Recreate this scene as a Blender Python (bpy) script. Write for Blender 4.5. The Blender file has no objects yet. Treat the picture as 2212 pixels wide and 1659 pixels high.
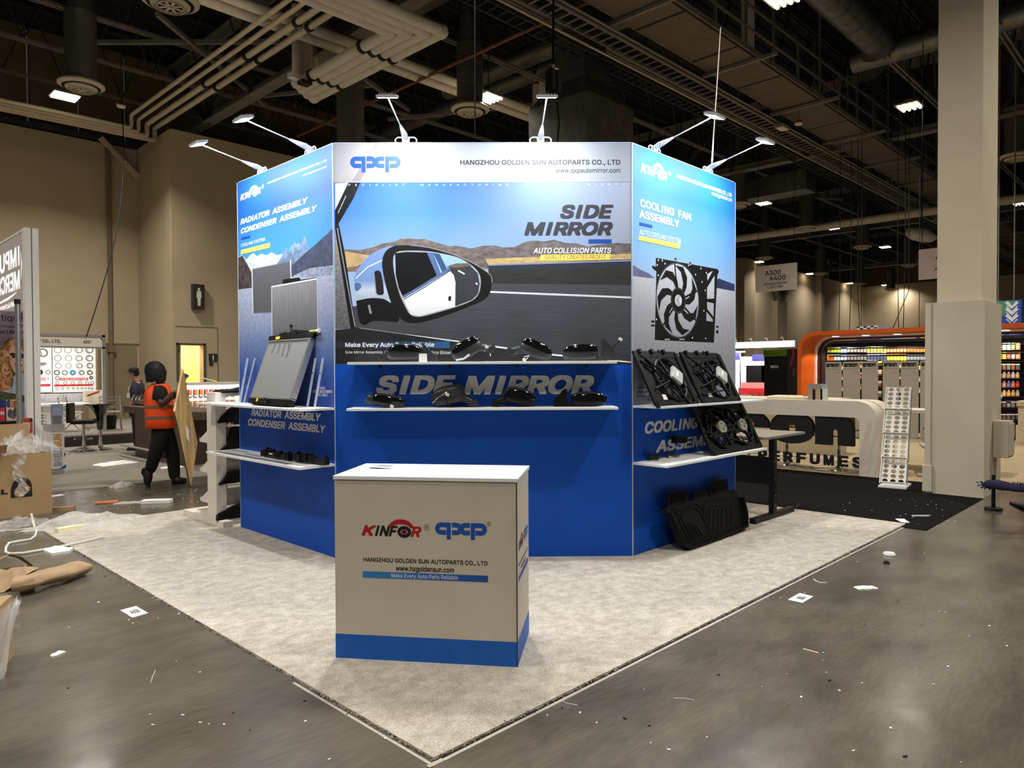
import bpy, math, random
import numpy as np
from mathutils import Vector, Matrix, noise, geometry
sc = bpy.context.scene
COL = sc.collection
random.seed(11)
PI = math.pi
# ---------------------------------------------------------------- camera
FPX = 1558.25
CP = Vector((-1.87315, -2.29625, 1.6))
CR = Vector((0.69972548, -0.71439582, -0.00478124))
CU = Vector((0.01555837, 0.00854723, 0.99984243))
CF = Vector((0.71424238, 0.69968962, -0.01709555))
cam = bpy.data.cameras.new('camera')
cam.sensor_fit = 'HORIZONTAL'; cam.sensor_width = 36.0
cam.lens = FPX * 36.0 / 2212.0
cam.clip_start = 0.05; cam.clip_end = 300
camo = bpy.data.objects.new('camera', cam); COL.objects.link(camo)
camo.matrix_world = Matrix(((CR.x, CU.x, -CF.x, CP.x), (CR.y, CU.y, -CF.y, CP.y), (CR.z, CU.z, -CF.z, CP.z), (0, 0, 0, 1)))
sc.camera = camo
# ---------------------------------------------------------------- world, exposure
w = bpy.data.worlds.new('hall_air'); sc.world = w; w.use_nodes = True
w.node_tree.nodes['Background'].inputs[0].default_value = (1.0, 0.96, 0.9, 1)
w.node_tree.nodes['Background'].inputs[1].default_value = 0.04
sc.view_settings.view_transform = 'Standard'
sc.view_settings.look = 'None'
sc.view_settings.gamma = 1.0
sc.view_settings.use_curve_mapping = False
sc.view_settings.exposure = 0.0
# hall lamp grid that carries on behind the camera (same fittings, out of frame)
HALL_W = 305.0
def hall_light(x, y, z=8.93, pw=1.0):
    l = bpy.data.lights.new('hall_lamp_light', 'AREA'); l.shape = 'RECTANGLE'; l.size = 0.6; l.size_y = 0.5
    l.energy = HALL_W * pw; l.color = (1.0, 0.93, 0.83); l.spread = math.radians(134)
    o = bpy.data.objects.new('hall_lamp_light', l); COL.objects.link(o); o.location = (x, y, z)
    return o
for gx, gy in ((3.6, 4.0), (3.6, 12.0), (-4.6, 4.0), (-4.6, 12.0), (-4.6, 20.0), (3.6, -4.0), (11.9, -4.0), (20.2, -4.0), (-4.6, -4.0), (-12, 4), (-12, 12)):
    hall_light(gx, gy)
# ---------------------------------------------------------------- pixel rays -> points in the place
def ray(x, y): return CR * ((x - 1106) / FPX) + CU * ((829.5 - y) / FPX) + CF
def G(x, y, z=0.0):
    d = ray(x, y); return CP + d * ((z - CP.z) / d.z)
def D(x, y, dep): return CP + ray(x, y) * dep
def PXp(x, y, X):
    d = ray(x, y); return CP + d * ((X - CP.x) / d.x)
def PYp(x, y, Y):
    d = ray(x, y); return CP + d * ((Y - CP.y) / d.y)
def plane(x, y, p0, n):
    d = ray(x, y); return CP + d * ((Vector(p0) - CP).dot(n) / d.dot(n))
# ---------------------------------------------------------------- materials
def lin(c):
    c = c / 255.0
    return c / 12.92 if c <= 0.04045 else ((c + 0.055) / 1.055) ** 2.4
def rgba(c): return (lin(c[0]), lin(c[1]), lin(c[2]), 1.0)
_M = {}
def mat(name, c, rough=0.5, metal=0.0, var=0.08, scale=12.0, bump=0.0, bscale=None, emit=0.0, spec=0.5, coat=0.0, alpha=1.0, trans=0.0, stretch=None, c2=None, ior=1.45):
    if name in _M: return _M[name]
    m = bpy.data.materials.new(name); m.use_nodes = True
    nt = m.node_tree; N = nt.nodes; L = nt.links
    b = N['Principled BSDF']
    base = rgba(c)
    b.inputs['Roughness'].default_value = rough
    b.inputs['Metallic'].default_value = metal
    b.inputs['Specular IOR Level'].default_value = spec
    b.inputs['Coat Weight'].default_value = coat
    b.inputs['Alpha'].default_value = alpha
    b.inputs['Transmission Weight'].default_value = trans
    b.inputs['IOR'].default_value = ior
    b.inputs['Base Color'].default_value = base
    if var > 0 or bump > 0 or c2:
        tc = N.new('ShaderNodeTexCoord')
        src = tc.outputs['Object']
        if stretch:
            mp = N.new('ShaderNodeMapping'); mp.inputs['Scale'].default_value = stretch
            L.new(src, mp.inputs[0]); src = mp.outputs[0]
        nz = N.new('ShaderNodeTexNoise'); nz.inputs['Scale'].default_value = scale; nz.inputs['Detail'].default_value = 5
        L.new(src, nz.inputs['Vector'])
        if var > 0 or c2:
            mx = N.new('ShaderNodeMix'); mx.data_type = 'RGBA'
            if c2: lo, hi = base, rgba(c2)
            else:
                lo = tuple(v * (1 - var) for v in base[:3]) + (1,); hi = tuple(min(1, v * (1 + var)) for v in base[:3]) + (1,)
            mx.inputs[6].default_value = lo; mx.inputs[7].default_value = hi
            rp = N.new('ShaderNodeMapRange'); rp.inputs[1].default_value = 0.35; rp.inputs[2].default_value = 0.65
            L.new(nz.outputs['Fac'], rp.inputs[0]); L.new(rp.outputs[0], mx.inputs[0])
            L.new(mx.outputs[2], b.inputs['Base Color'])
        if bump > 0:
            n2 = N.new('ShaderNodeTexNoise'); n2.inputs['Scale'].default_value = bscale or scale * 4; n2.inputs['Detail'].default_value = 3
            L.new(src, n2.inputs['Vector'])
            bp = N.new('ShaderNodeBump'); bp.inputs['Strength'].default_value = bump; bp.inputs['Distance'].default_value = 0.01
            L.new(n2.outputs['Fac'], bp.inputs['Height']); L.new(bp.outputs[0], b.inputs['Normal'])
    if emit > 0:
        b.inputs['Emission Color'].default_value = base; b.inputs['Emission Strength'].default_value = emit
    _M[name] = m
    return m
def gradmat(name, stops, axis='Z', lo=0.0, hi=1.0, rough=0.6, var=0.0, scale=4.0, stretch=(1, 1, 1), side=None):
    """printed artwork: colours run along one axis of the sheet, with an optional streaky print texture"""
    if name in _M: return _M[name]
    m = bpy.data.materials.new(name); m.use_nodes = True
    nt = m.node_tree; N = nt.nodes; L = nt.links
    b = N['Principled BSDF']; b.inputs['Roughness'].default_value = rough
    tc = N.new('ShaderNodeTexCoord'); sp = N.new('ShaderNodeSeparateXYZ'); L.new(tc.outputs['Object'], sp.inputs[0])
    mr = N.new('ShaderNodeMapRange'); mr.inputs[1].default_value = lo; mr.inputs[2].default_value = hi
    L.new(sp.outputs[axis], mr.inputs[0])
    cr = N.new('ShaderNodeValToRGB'); el = cr.color_ramp.elements
    while len(el) > 1: el.remove(el[-1])
    el[0].position = stops[0][0]; el[0].color = rgba(stops[0][1])
    for p, c in stops[1:]:
        e = el.new(p); e.color = rgba(c)
    out = cr.outputs[0]; L.new(mr.outputs[0], cr.inputs[0])
    if side:
        m3 = N.new('ShaderNodeMapRange'); m3.inputs[1].default_value = side[0]; m3.inputs[2].default_value = side[1]; L.new(sp.outputs['X'], m3.inputs[0])
        mx = N.new('ShaderNodeMix'); mx.data_type = 'RGBA'; mx.inputs[7].default_value = rgba(side[2]); L.new(m3.outputs[0], mx.inputs[0]); L.new(out, mx.inputs[6]); out = mx.outputs[2]
    if var > 0:
        mp = N.new('ShaderNodeMapping'); mp.inputs['Scale'].default_value = stretch; L.new(tc.outputs['Object'], mp.inputs[0])
        nz = N.new('ShaderNodeTexNoise'); nz.inputs['Scale'].default_value = scale; nz.inputs['Detail'].default_value = 6; nz.inputs['Roughness'].default_value = 0.65
        L.new(mp.outputs[0], nz.inputs['Vector'])
        m2 = N.new('ShaderNodeMapRange'); m2.inputs[1].default_value = 0.3; m2.inputs[2].default_value = 0.7
        m2.inputs[3].default_value = 1 - var; m2.inputs[4].default_value = 1 + var; L.new(nz.outputs['Fac'], m2.inputs[0])
        vm = N.new('ShaderNodeVectorMath'); vm.operation = 'SCALE'; L.new(out, vm.inputs[0]); L.new(m2.outputs[0], vm.inputs['Scale'])
        out = vm.outputs[0]
    L.new(out, b.inputs['Base Color'])
    _M[name] = m
    return m
def emitmat(name, c, s):
    if name in _M: return _M[name]
    m = bpy.data.materials.new(name); m.use_nodes = True
    nt = m.node_tree; nt.nodes.clear()
    e = nt.nodes.new('ShaderNodeEmission'); e.inputs[0].default_value = rgba(c); e.inputs[1].default_value = s
    o = nt.nodes.new('ShaderNodeOutputMaterial'); nt.links.new(e.outputs[0], o.inputs[0])
    _M[name] = m
    return m
# ---------------------------------------------------------------- things, parts
_X = {}
def thing(name, label, cat, loc=(0, 0, 0), rz=0.0, group=None):
    o = bpy.data.objects.new(name, None); COL.objects.link(o)
    o.location = loc; o.rotation_euler = (0, 0, rz)
    o.empty_display_size = 0.05
    o['label'] = label; o['category'] = cat
    if group: o['group'] = group
    _X[o.name] = Matrix.Translation(loc) @ Matrix.Rotation(rz, 4, 'Z')
    return o
def tag(o, label, cat, group=None, kind=None):
    o['label'] = label; o['category'] = cat
    if group: o['group'] = group
    if kind: o['kind'] = kind
    return o
def dup(root, loc, rz=None, label=None, group=None, scale=None):
    def cp(o, par):
        c = o.copy(); COL.objects.link(c)
        if par is not None: c.parent = par
        for ch in [q for q in bpy.data.objects if q.parent == o]: cp(ch, c)
        return c
    r = cp(root, None); r.location = loc
    if rz is not None: r.rotation_euler = (0, 0, rz)
    if scale: r.scale = scale
    if label: r['label'] = label
    if group: r['group'] = group
    return r
def rot(v, d):
    v = Vector(v); d = Vector(d); return v
class MB:
    def __init__(s, T=None):
        s.v = []; s.f = []; s.fm = []; s.mats = []; s.T = T or Matrix(); s.lay = 0
    def mi(s, m):
        if m not in s.mats: s.mats.append(m)
        return s.mats.index(m)
    def add(s, pts, faces, m):
        n = len(s.v); T = s.T; k = s.mi(m)
        s.v += [T @ Vector(p) for p in pts]
        for f in faces: s.f.append([n + i for i in f]); s.fm.append(k)
    def face(s, pts, m): s.add(pts, [range(len(pts))], m)
    def box(s, c, d, m, R=None):
        x, y, z = d[0] / 2, d[1] / 2, d[2] / 2
        ps = [Vector((a * x, b * y, e * z)) for a in (-1, 1) for b in (-1, 1) for e in (-1, 1)]
        if R: ps = [R @ p for p in ps]
        c = Vector(c)
        s.add([p + c for p in ps], [(0, 1, 3, 2), (4, 6, 7, 5), (0, 4, 5, 1), (2, 3, 7, 6), (0, 2, 6, 4), (1, 5, 7, 3)], m)
    def box2(s, a, b, m):
        s.box([(a[i] + b[i]) / 2 for i in range(3)], [abs(b[i] - a[i]) for i in range(3)], m)
    def beam(s, p, q, w, h, m, up=(0, 0, 1)):
        p = Vector(p); q = Vector(q); d = (q - p); l = d.length
        if l < 1e-6: return
        d.normalize(); u = Vector(up)
        if abs(d.dot(u)) > 0.98: u = Vector((1, 0, 0))
        r = d.cross(u).normalized(); u = r.cross(d)
        ps = [b + r * (i * w / 2) + u * (j * h / 2) for b in (p, q) for i, j in ((-1, -1), (1, -1), (1, 1), (-1, 1))]
        s.add(ps, [(3, 2, 1, 0), (4, 5, 6, 7), (0, 1, 5, 4), (1, 2, 6, 5), (2, 3, 7, 6), (3, 0, 4, 7)], m)
    def cyl(s, p, q, r, m, r2=None, n=14, cap=True):
        p = Vector(p); q = Vector(q); d = (q - p).normalized(); r2 = r if r2 is None else r2
        u = Vector((0, 0, 1)) if abs(d.z) < 0.95 else Vector((1, 0, 0))
        a = d.cross(u).normalized(); b = d.cross(a)
        ps = [c + (a * math.cos(2 * PI * i / n) + b * math.sin(2 * PI * i / n)) * rr for c, rr in ((p, r), (q, r2)) for i in range(n)]
        fs = [(i, (i + 1) % n, n + (i + 1) % n, n + i) for i in range(n)]
        if cap: fs += [tuple(range(n - 1, -1, -1)), tuple(range(n, 2 * n))]
        s.add(ps, fs, m)
    def tube(s, path, r, m, n=8, cap=True):
        P = [Vector(p) for p in path]; k = len(P); rr = r if isinstance(r, (list, tuple)) else [r] * k
        ps = []; a = None
        for i in range(k):
            d = (P[min(i + 1, k - 1)] - P[max(i - 1, 0)]).normalized()
            if a is None:
                u = Vector((0, 0, 1)) if abs(d.z) < 0.9 else Vector((1, 0, 0)); a = d.cross(u).normalized()
            else: a = (a - d * a.dot(d)).normalized()
            b = d.cross(a)
            ps += [P[i] + (a * math.cos(2 * PI * j / n) + b * math.sin(2 * PI * j / n)) * rr[i] for j in range(n)]
        fs = [(i * n + j, i * n + (j + 1) % n, (i + 1) * n + (j + 1) % n, (i + 1) * n + j) for i in range(k - 1) for j in range(n)]
        if cap: fs += [tuple(range(n - 1, -1, -1)), tuple(range((k - 1) * n, k * n))]
        s.add(ps, fs, m)
    def lathe(s, prof, c, m, n=24, R=None):
        c = Vector(c); ps = []
        for r, z in prof:
            for j in range(n):
                p = Vector((r * math.cos(2 * PI * j / n), r * math.sin(2 * PI * j / n), z))
                ps.append((R @ p if R else p) + c)
        k = len(prof)
        fs = [(i * n + j, i * n + (j + 1) % n, (i + 1) * n + (j + 1) % n, (i + 1) * n + j) for i in range(k - 1) for j in range(n)]
        if prof[0][0] > 1e-5: fs.append(tuple(range(n - 1, -1, -1)))
        if prof[-1][0] > 1e-5: fs.append(tuple(range((k - 1) * n, k * n)))
        s.add(ps, fs, m)
    def loft(s, rings, m, cap=True, closed=True):
        n = len(rings[0]); ps = [p for r in rings for p in r]; k = len(rings)
        fs = [(i * n + j, i * n + (j + 1) % n, (i + 1) * n + (j + 1) % n, (i + 1) * n + j) for i in range(k - 1) for j in range(n if closed else n - 1)]
        if cap and closed: fs += [tuple(range(n - 1, -1, -1)), tuple(range((k - 1) * n, k * n))]
        s.add(ps, fs, m)
    def ell(s, c, r, m, n=16, k=10, e=1.0, R=None, fn=None):
        sg = lambda x, p: math.copysign(abs(x) ** p, x)
        c = Vector(c); ps = []
        for i in range(k + 1):
            t = -PI / 2 + PI * i / k
            for j in range(n):
                a = 2 * PI * j / n
                p = Vector((r[0] * sg(math.cos(t), e) * sg(math.cos(a), e), r[1] * sg(math.cos(t), e) * sg(math.sin(a), e), r[2] * sg(math.sin(t), e)))
                if fn: p = fn(p)
                ps.append((R @ p if R else p) + c)
        s.add(ps, [(i * n + j, i * n + (j + 1) % n, (i + 1) * n + (j + 1) % n, (i + 1) * n + j) for i in range(k) for j in range(n)], m)
    def prism(s, poly, fn, t0, t1, m, ms=None):
        """poly (x,z) pushed from depth t0 to t1 through fn(x,z,t)"""
        n = len(poly); a = [fn(x, z, t0) for x, z in poly]; b = [fn(x, z, t1) for x, z in poly]
        s.add(a + b, [tuple(range(n)), tuple(range(2 * n - 1, n - 1, -1))], m)
        s.add(a + b, [(i, n + i, n + (i + 1) % n, (i + 1) % n) for i in range(n)], ms or m)
    def hole(s, outer, inner, fn, t0, t1, m):
        """plate between two loops of the same length"""
        n = len(outer)
        A = [fn(x, z, t0) for x, z in outer]; B = [fn(x, z, t0) for x, z in inner]
        Cc = [fn(x, z, t1) for x, z in outer]; Dd = [fn(x, z, t1) for x, z in inner]
        fs = []
        for i in range(n):
            j = (i + 1) % n
            fs += [(i, j, n + j, n + i), (2 * n + i, 3 * n + i, 3 * n + j, 2 * n + j), (i, 2 * n + i, 2 * n + j, j), (n + i, n + j, 3 * n + j, 3 * n + i)]
        s.add(A + B + Cc + Dd, fs, m)
    def build(s, name, parent=None, bevel=0.0, smooth=None, world=False, fix=True, seg=2):
        me = bpy.data.meshes.new(name)
        vs = s.v
        if world and parent is not None:
            iv = _X[parent.name].inverted(); vs = [iv @ p for p in vs]
        me.from_pydata([tuple(p) for p in vs], [], [tuple(f) for f in s.f])
        for m in s.mats: me.materials.append(m)
        me.polygons.foreach_set('material_index', s.fm)
        if smooth:
            me.polygons.foreach_set('use_smooth', [True] * len(me.polygons))
            me.set_sharp_from_angle(angle=math.radians(smooth))
        me.update(); me.validate()
        o = bpy.data.objects.new(name, me); COL.objects.link(o)
        if parent is not None: o.parent = parent
        if bevel > 0:
            b = o.modifiers.new('bevel', 'BEVEL'); b.width = bevel; b.segments = seg; b.limit_method = 'ANGLE'; b.angle_limit = math.radians(35)
        return o
def struct(mb, name, parent=None, **k):
    o = mb.build(name, parent, **k)
    o['kind'] = 'structure'
    return o
# ---------------------------------------------------------------- lettering
_TC = {}
def find_font():
    try:
        import os
        p = os.path.join(bpy.utils.system_resource('DATAFILES', path='fonts'), 'Inter.woff2')
        return bpy.data.fonts.load(p) if os.path.exists(p) else None
    except Exception: return None
FONT = find_font()
def glyphs(t, bold=0.0, sp=1.0, sh=0.0):
    key = (t, bold, sp, sh)
    if key not in _TC:
        cu = bpy.data.curves.new('t', 'FONT'); cu.body = t; cu.size = 1
        if FONT: cu.font = FONT
        cu.space_character = sp; cu.resolution_u = 3; cu.fill_mode = 'NONE'
        ob = bpy.data.objects.new('t', cu); me = bpy.data.meshes.new_from_object(ob)
        pv = [(v.co.x, v.co.y) for v in me.vertices]; nxt = {}
        for e in me.edges:
            i, j = e.vertices
            nxt.setdefault(i, []).append(j); nxt.setdefault(j, []).append(i)
        loops = []; seen = set()
        for i in range(len(pv)):
            if i in seen or i not in nxt: continue
            lp = [i]; seen.add(i)
            while True:
                c = [k for k in nxt[lp[-1]] if k not in seen]
                if not c: break
                k = min(c); lp.append(k); seen.add(k)
            if len(lp) > 2: loops.append([pv[k] for k in lp])
        bpy.data.objects.remove(ob); bpy.data.curves.remove(cu); bpy.data.meshes.remove(me)
        loops.sort(key=lambda l: min(p[0] for p in l)); groups = []; right = -1e9
        for l in loops:                      # strokes of one letter overlap in x: fill letter by letter
            if min(p[0] for p in l) > right: groups.append([])
            groups[-1].append(l); right = max(right, max(p[0] for p in l))
        vis = [c for c in t if c != ' ']
        if len(vis) == len(groups):          # plain bar for the capital I
            for c, g in zip(vis, groups):
                if c == 'I':
                    xx = [p[0] for l in g for p in l]; yy = [p[1] for l in g for p in l]; cx = (min(xx) + max(xx)) / 2; hw = .062 * (max(yy) - min(yy))
                    g[:] = [[(cx - hw, min(yy)), (cx + hw, min(yy)), (cx + hw, max(yy)), (cx - hw, max(yy))]]
        ps = []; fs = []
        for g in groups:
            V = []; E = []
            for l in g:
                n = len(V); V += [Vector(p) for p in l]; E += [(n + i, n + (i + 1) % len(l)) for i in range(len(l))]
            ov, _, of, *_r = geometry.delaunay_2d_cdt(V, E, [], 0, 1e-5)
            A = np.array([V[i][:] for i, j in E]); B = np.array([V[j][:] for i, j in E]); O = np.array([v[:] for v in ov]); T = np.array(of)
            cen = O[T].mean(axis=1); py = cen[:, 1:2]; px = cen[:, 0:1]
            left = (B[:, 0] - A[:, 0]) * (py - A[:, 1]) - (px - A[:, 0]) * (B[:, 1] - A[:, 1])
            wn = ((A[:, 1] <= py) & (B[:, 1] > py) & (left > 0)).sum(1) - ((A[:, 1] > py) & (B[:, 1] <= py) & (left < 0)).sum(1)
            n = len(ps); ps += [(v[0] + sh * v[1], v[1]) for v in O]; fs += [tuple(int(n + i) for i in T[k]) for k in np.nonzero(wn)[0]]
        x0 = min(p[0] for p in ps); x1 = max(p[0] for p in ps); y0 = min(p[1] for p in ps); y1 = max(p[1] for p in ps)
        ps = [((p[0] - x0) / (x1 - x0), (p[1] - y0) / (y1 - y0)) for p in ps]
        if bold > 0:      # heavier strokes: the letters printed again, shifted a little each way
            bx, bz = bold / (x1 - x0 + 2 * bold), bold / (y1 - y0 + 2 * bold); q = []; g = []
            for dx, dz in ((0, 0), (1, 1), (-1, 1), (1, -1), (-1, -1), (1, 0), (-1, 0), (0, 1), (0, -1)):
                n = len(q); q += [(bx + dx * bx + x * (1 - 2 * bx), bz + dz * bz + z * (1 - 2 * bz)) for x, z in ps]; g += [tuple(n + i for i in f) for f in fs]
            ps, fs = q, g
        nn = len(ps) // (9 if bold > 0 else 1)
        _TC[key] = (ps, fs, nn)
    return _TC[key]
class Sheet:
    """artwork lying on a flat face of a thing; fn(x,z,lift) gives the point; px turns photo pixels into sheet x,z"""
    def __init__(s, mb, fn, px=None, step=0.00003, start=0.00006):
        s.mb = mb; s.fn = fn; s.px = px; s.o = (0, 0); s.k = 1.0; s.l = start; s.step = step; s.lim = None
    def zoom(s, ox, oy, k): s.o = (ox, oy); s.k = k; return s
    def q(s, p):
        if not s.px: return p
        x, z = s.px(s.o[0] + p[0] / s.k, s.o[1] + p[1] / s.k)
        return (min(max(x, s.lim[0]), s.lim[1]), z) if s.lim else (x, z)
    def up(s): s.l += s.step
    def poly(s, pts, m, raw=False):
        P = [p if raw else s.q(p) for p in pts]
        s.mb.face([s.fn(x, z, s.l) for x, z in P], m); s.up()
    def curve(s, pts, m, raw=False, it=2):
        P = [p if raw else s.q(p) for p in pts]
        for _ in range(it):
            Q = []
            for a, b in zip(P, P[1:] + P[:1]): Q += [(a[0] * .75 + b[0] * .25, a[1] * .75 + b[1] * .25), (a[0] * .25 + b[0] * .75, a[1] * .25 + b[1] * .75)]
            P = Q
        s.poly(P, m, True); return P
    def rect(s, a, b, m, raw=False):
        a = a if raw else s.q(a); b = b if raw else s.q(b)
        s.poly([(a[0], a[1]), (b[0], a[1]), (b[0], b[1]), (a[0], b[1])], m, True)
    def text(s, t, a, b, m, bold=0.0, sh=0.0, sp=1.0, raw=False):
        """a: left-bottom, b: right-top corner of the words"""
        a = a if raw else s.q(a); b = b if raw else s.q(b)
        ps, fs, n = glyphs(t, bold, sp, sh)
        s.mb.add([s.fn(a[0] + q[0] * (b[0] - a[0]), a[1] + q[1] * (b[1] - a[1]), s.l + (i // n) * 4e-5) for i, q in enumerate(ps)], fs, m)
    def ribbon(s, pts, w, m, raw=False, closed=False):
        P = [Vector(p if raw else s.q(p)) for p in pts]; n = len(P)
        Lf = []; Rt = []
        for i in range(n):
            if closed: a, b = P[i - 1], P[(i + 1) % n]
            else: a, b = P[max(i - 1, 0)], P[min(i + 1, n - 1)]
            d = (b - a).normalized(); nn = Vector((-d.y, d.x))
            ww = w[i] if isinstance(w, (list, tuple)) else w
            Lf.append(P[i] + nn * ww / 2); Rt.append(P[i] - nn * ww / 2)
        pts3 = [s.fn(p.x, p.y, s.l) for p in Lf + Rt]
        fs = [(i, (i + 1) % n, n + (i + 1) % n, n + i) for i in range(n if closed else n - 1)]
        s.mb.add(pts3, fs, m); s.up()
    def disc(s, c, rx, rz, m, n=28, raw=True, a0=0, a1=360):
        c = c if raw else s.q(c)
        s.poly([(c[0] + rx * math.cos(math.radians(a0 + (a1 - a0) * i / n)), c[1] + rz * math.sin(math.radians(a0 + (a1 - a0) * i / n))) for i in range(n if a1 - a0 >= 360 else n + 1)], m, True)
    def ring(s, c, rx, rz, w, m, n=28, raw=True, a0=0, a1=360):
        c = c if raw else s.q(c); full = a1 - a0 >= 360
        pts = [(c[0] + rx * math.cos(math.radians(a0 + (a1 - a0) * i / n)), c[1] + rz * math.sin(math.radians(a0 + (a1 - a0) * i / n))) for i in range(n if full else n + 1)]
        s.ribbon(pts, w, m, True, full)
def arc(cx, cz, rx, rz, a0, a1, n=10):
    return [(cx + rx * math.cos(math.radians(a0 + (a1 - a0) * i / n)), cz + rz * math.sin(math.radians(a0 + (a1 - a0) * i / n))) for i in range(n + 1)]
def qxp_logo(S, x0, x1, z0, z1, m, rm):
    """three joined letters drawn with one round-ended stroke; letters hang below the line z of the bowls"""
    W = x1 - x0; H = z1 - z0; t = 0.092 * W; zt = z1 - t / 2; zb = z0 + 0.27 * H + t / 2; zm = (zt + zb) / 2; r = (zt - zb) / 2
    X = lambda f: x0 + f * W
    S.ribbon([(X(.295), zt), (X(.10), zt)] + arc(X(.10), zm, r * .95, r, 90, 270, 12)[1:] + [(X(.21), zb)], t, m, True)
    S.rect((X(.215), zt + t / 2), (X(.295), z0), m, True)
    S.ribbon([(X(.318), zt), (X(.415), zt)] + arc(X(.415), zm, r * .9, r, 90, -90, 12)[1:] + [(X(.318), zb)], t, m, True)
    S.ribbon([(X(.675), zt), (X(.575), zt)] + arc(X(.575), zm, r * .9, r, 90, 270, 12)[1:] + [(X(.675), zb)], t, m, True)
    S.rect((X(.69), zt + t / 2), (X(.77), z0), m, True)
    S.ribbon([(X(.69), zt), (X(.89), zt)] + arc(X(.89), zm, r * .95, r, 90, -90, 12)[1:] + [(X(.78), zb)], t, m, True)
    S.ring((x1 + .045 * W, z1 - .02 * H), .04 * W, .04 * W, .006 * W, rm)
    S.text('R', (x1 + .028 * W, z1 - .02 * H - .02 * W), (x1 + .062 * W, z1 - .02 * H + .022 * W), rm, raw=True)
def kinfor_logo(S, x0, x1, z0, z1, m, mk, mf):
    """slanted word with an arched roof over its round letter and a little fan inside it"""
    W = x1 - x0; H = z1 - z0; zt = z0 + .60 * H
    X = lambda f: x0 + f * W
    S.text('K', (X(0), z0), (X(.25), zt), mk, .03, .28, raw=True)
    S.text('INF', (X(.225), z0), (X(.61), zt), m, .03, .28, raw=True)
    S.text('R', (X(.82), z0), (X(1.0), zt), mk, .03, .28, raw=True)
    S.ring((X(.715), z0 + .27 * H), .088 * W, .24 * H, .055 * W, m)
    S.disc((X(.715), z0 + .27 * H), .048 * W, .14 * H, mf)
    for i in range(5):
        a = i * 72
        S.ribbon([(X(.715) + .008 * W * math.cos(math.radians(a)), z0 + .27 * H + .02 * H * math.sin(math.radians(a))), (X(.715) + .042 * W * math.cos(math.radians(a + 35)), z0 + .27 * H + .12 * H * math.sin(math.radians(a + 35)))], .016 * W, m if mf is not m else mk, True)
    up = arc(X(.66), z0 + .45 * H, .215 * W, .53 * H, 5, 175, 18); lo = arc(X(.66), z0 + .44 * H, .16 * W, .26 * H, 172, 8, 18)
    S.poly(up + lo, mk, True)
    S.ring((X(1.09), z0 + .56 * H), .045 * W, .045 * W, .006 * W, m)
    S.text('R', (X(1.07), z0 + .56 * H - .024 * W), (X(1.11), z0 + .56 * H + .024 * W), m, raw=True)
def blob(x, y, z, s=1.0, o=0): return noise.noise(Vector((x * s + o, y * s + o * .7, z * s - o)))
# ================================================================ shell of the hall
def floormat():
    m = bpy.data.materials.new('polished_concrete'); m.use_nodes = True
    nt = m.node_tree; N = nt.nodes; L = nt.links; b = N['Principled BSDF']
    tc = N.new('ShaderNodeTexCoord')
    def nz(sc_, det, st=(1, 1, 1)):
        mp = N.new('ShaderNodeMapping'); mp.inputs['Scale'].default_value = st; mp.inputs['Rotation'].default_value = (0, 0, 0.75); L.new(tc.outputs['Object'], mp.inputs[0])
        n = N.new('ShaderNodeTexNoise'); n.inputs['Scale'].default_value = sc_; n.inputs['Detail'].default_value = det; n.inputs['Roughness'].default_value = .62; L.new(mp.outputs[0], n.inputs[0]); return n.outputs['Fac']
    cr = N.new('ShaderNodeValToRGB'); L.new(nz(.9, 7, (1, 2.2, 1)), cr.inputs[0])
    e = cr.color_ramp.elements; e[0].position = .3; e[0].color = rgba((68, 65, 57)); e[1].position = .72; e[1].color = rgba((108, 101, 88))
    c2 = N.new('ShaderNodeMapRange'); c2.inputs[1].default_value = .35; c2.inputs[2].default_value = .7; c2.inputs[3].default_value = .86; c2.inputs[4].default_value = 1.12
    L.new(nz(26, 6, (.35, 2, 1)), c2.inputs[0])
    vm = N.new('ShaderNodeVectorMath'); vm.operation = 'SCALE'; L.new(cr.outputs[0], vm.inputs[0]); L.new(c2.outputs[0], vm.inputs['Scale'])
    L.new(vm.outputs[0], b.inputs['Base Color'])
    r = N.new('ShaderNodeMapRange'); r.inputs[1].default_value = .3; r.inputs[2].default_value = .7; r.inputs[3].default_value = .13; r.inputs[4].default_value = .28
    L.new(nz(1.7, 8, (1, 1.5, 1)), r.inputs[0]); L.new(r.outputs[0], b.inputs['Roughness'])
    bp = N.new('ShaderNodeBump'); bp.inputs['Strength'].default_value = .05; bp.inputs['Distance'].default_value = .01; L.new(nz(14, 6), bp.inputs['Height']); L.new(bp.outputs[0], b.inputs['Normal'])
    b.inputs['Specular IOR Level'].default_value = .5
    return m
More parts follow.
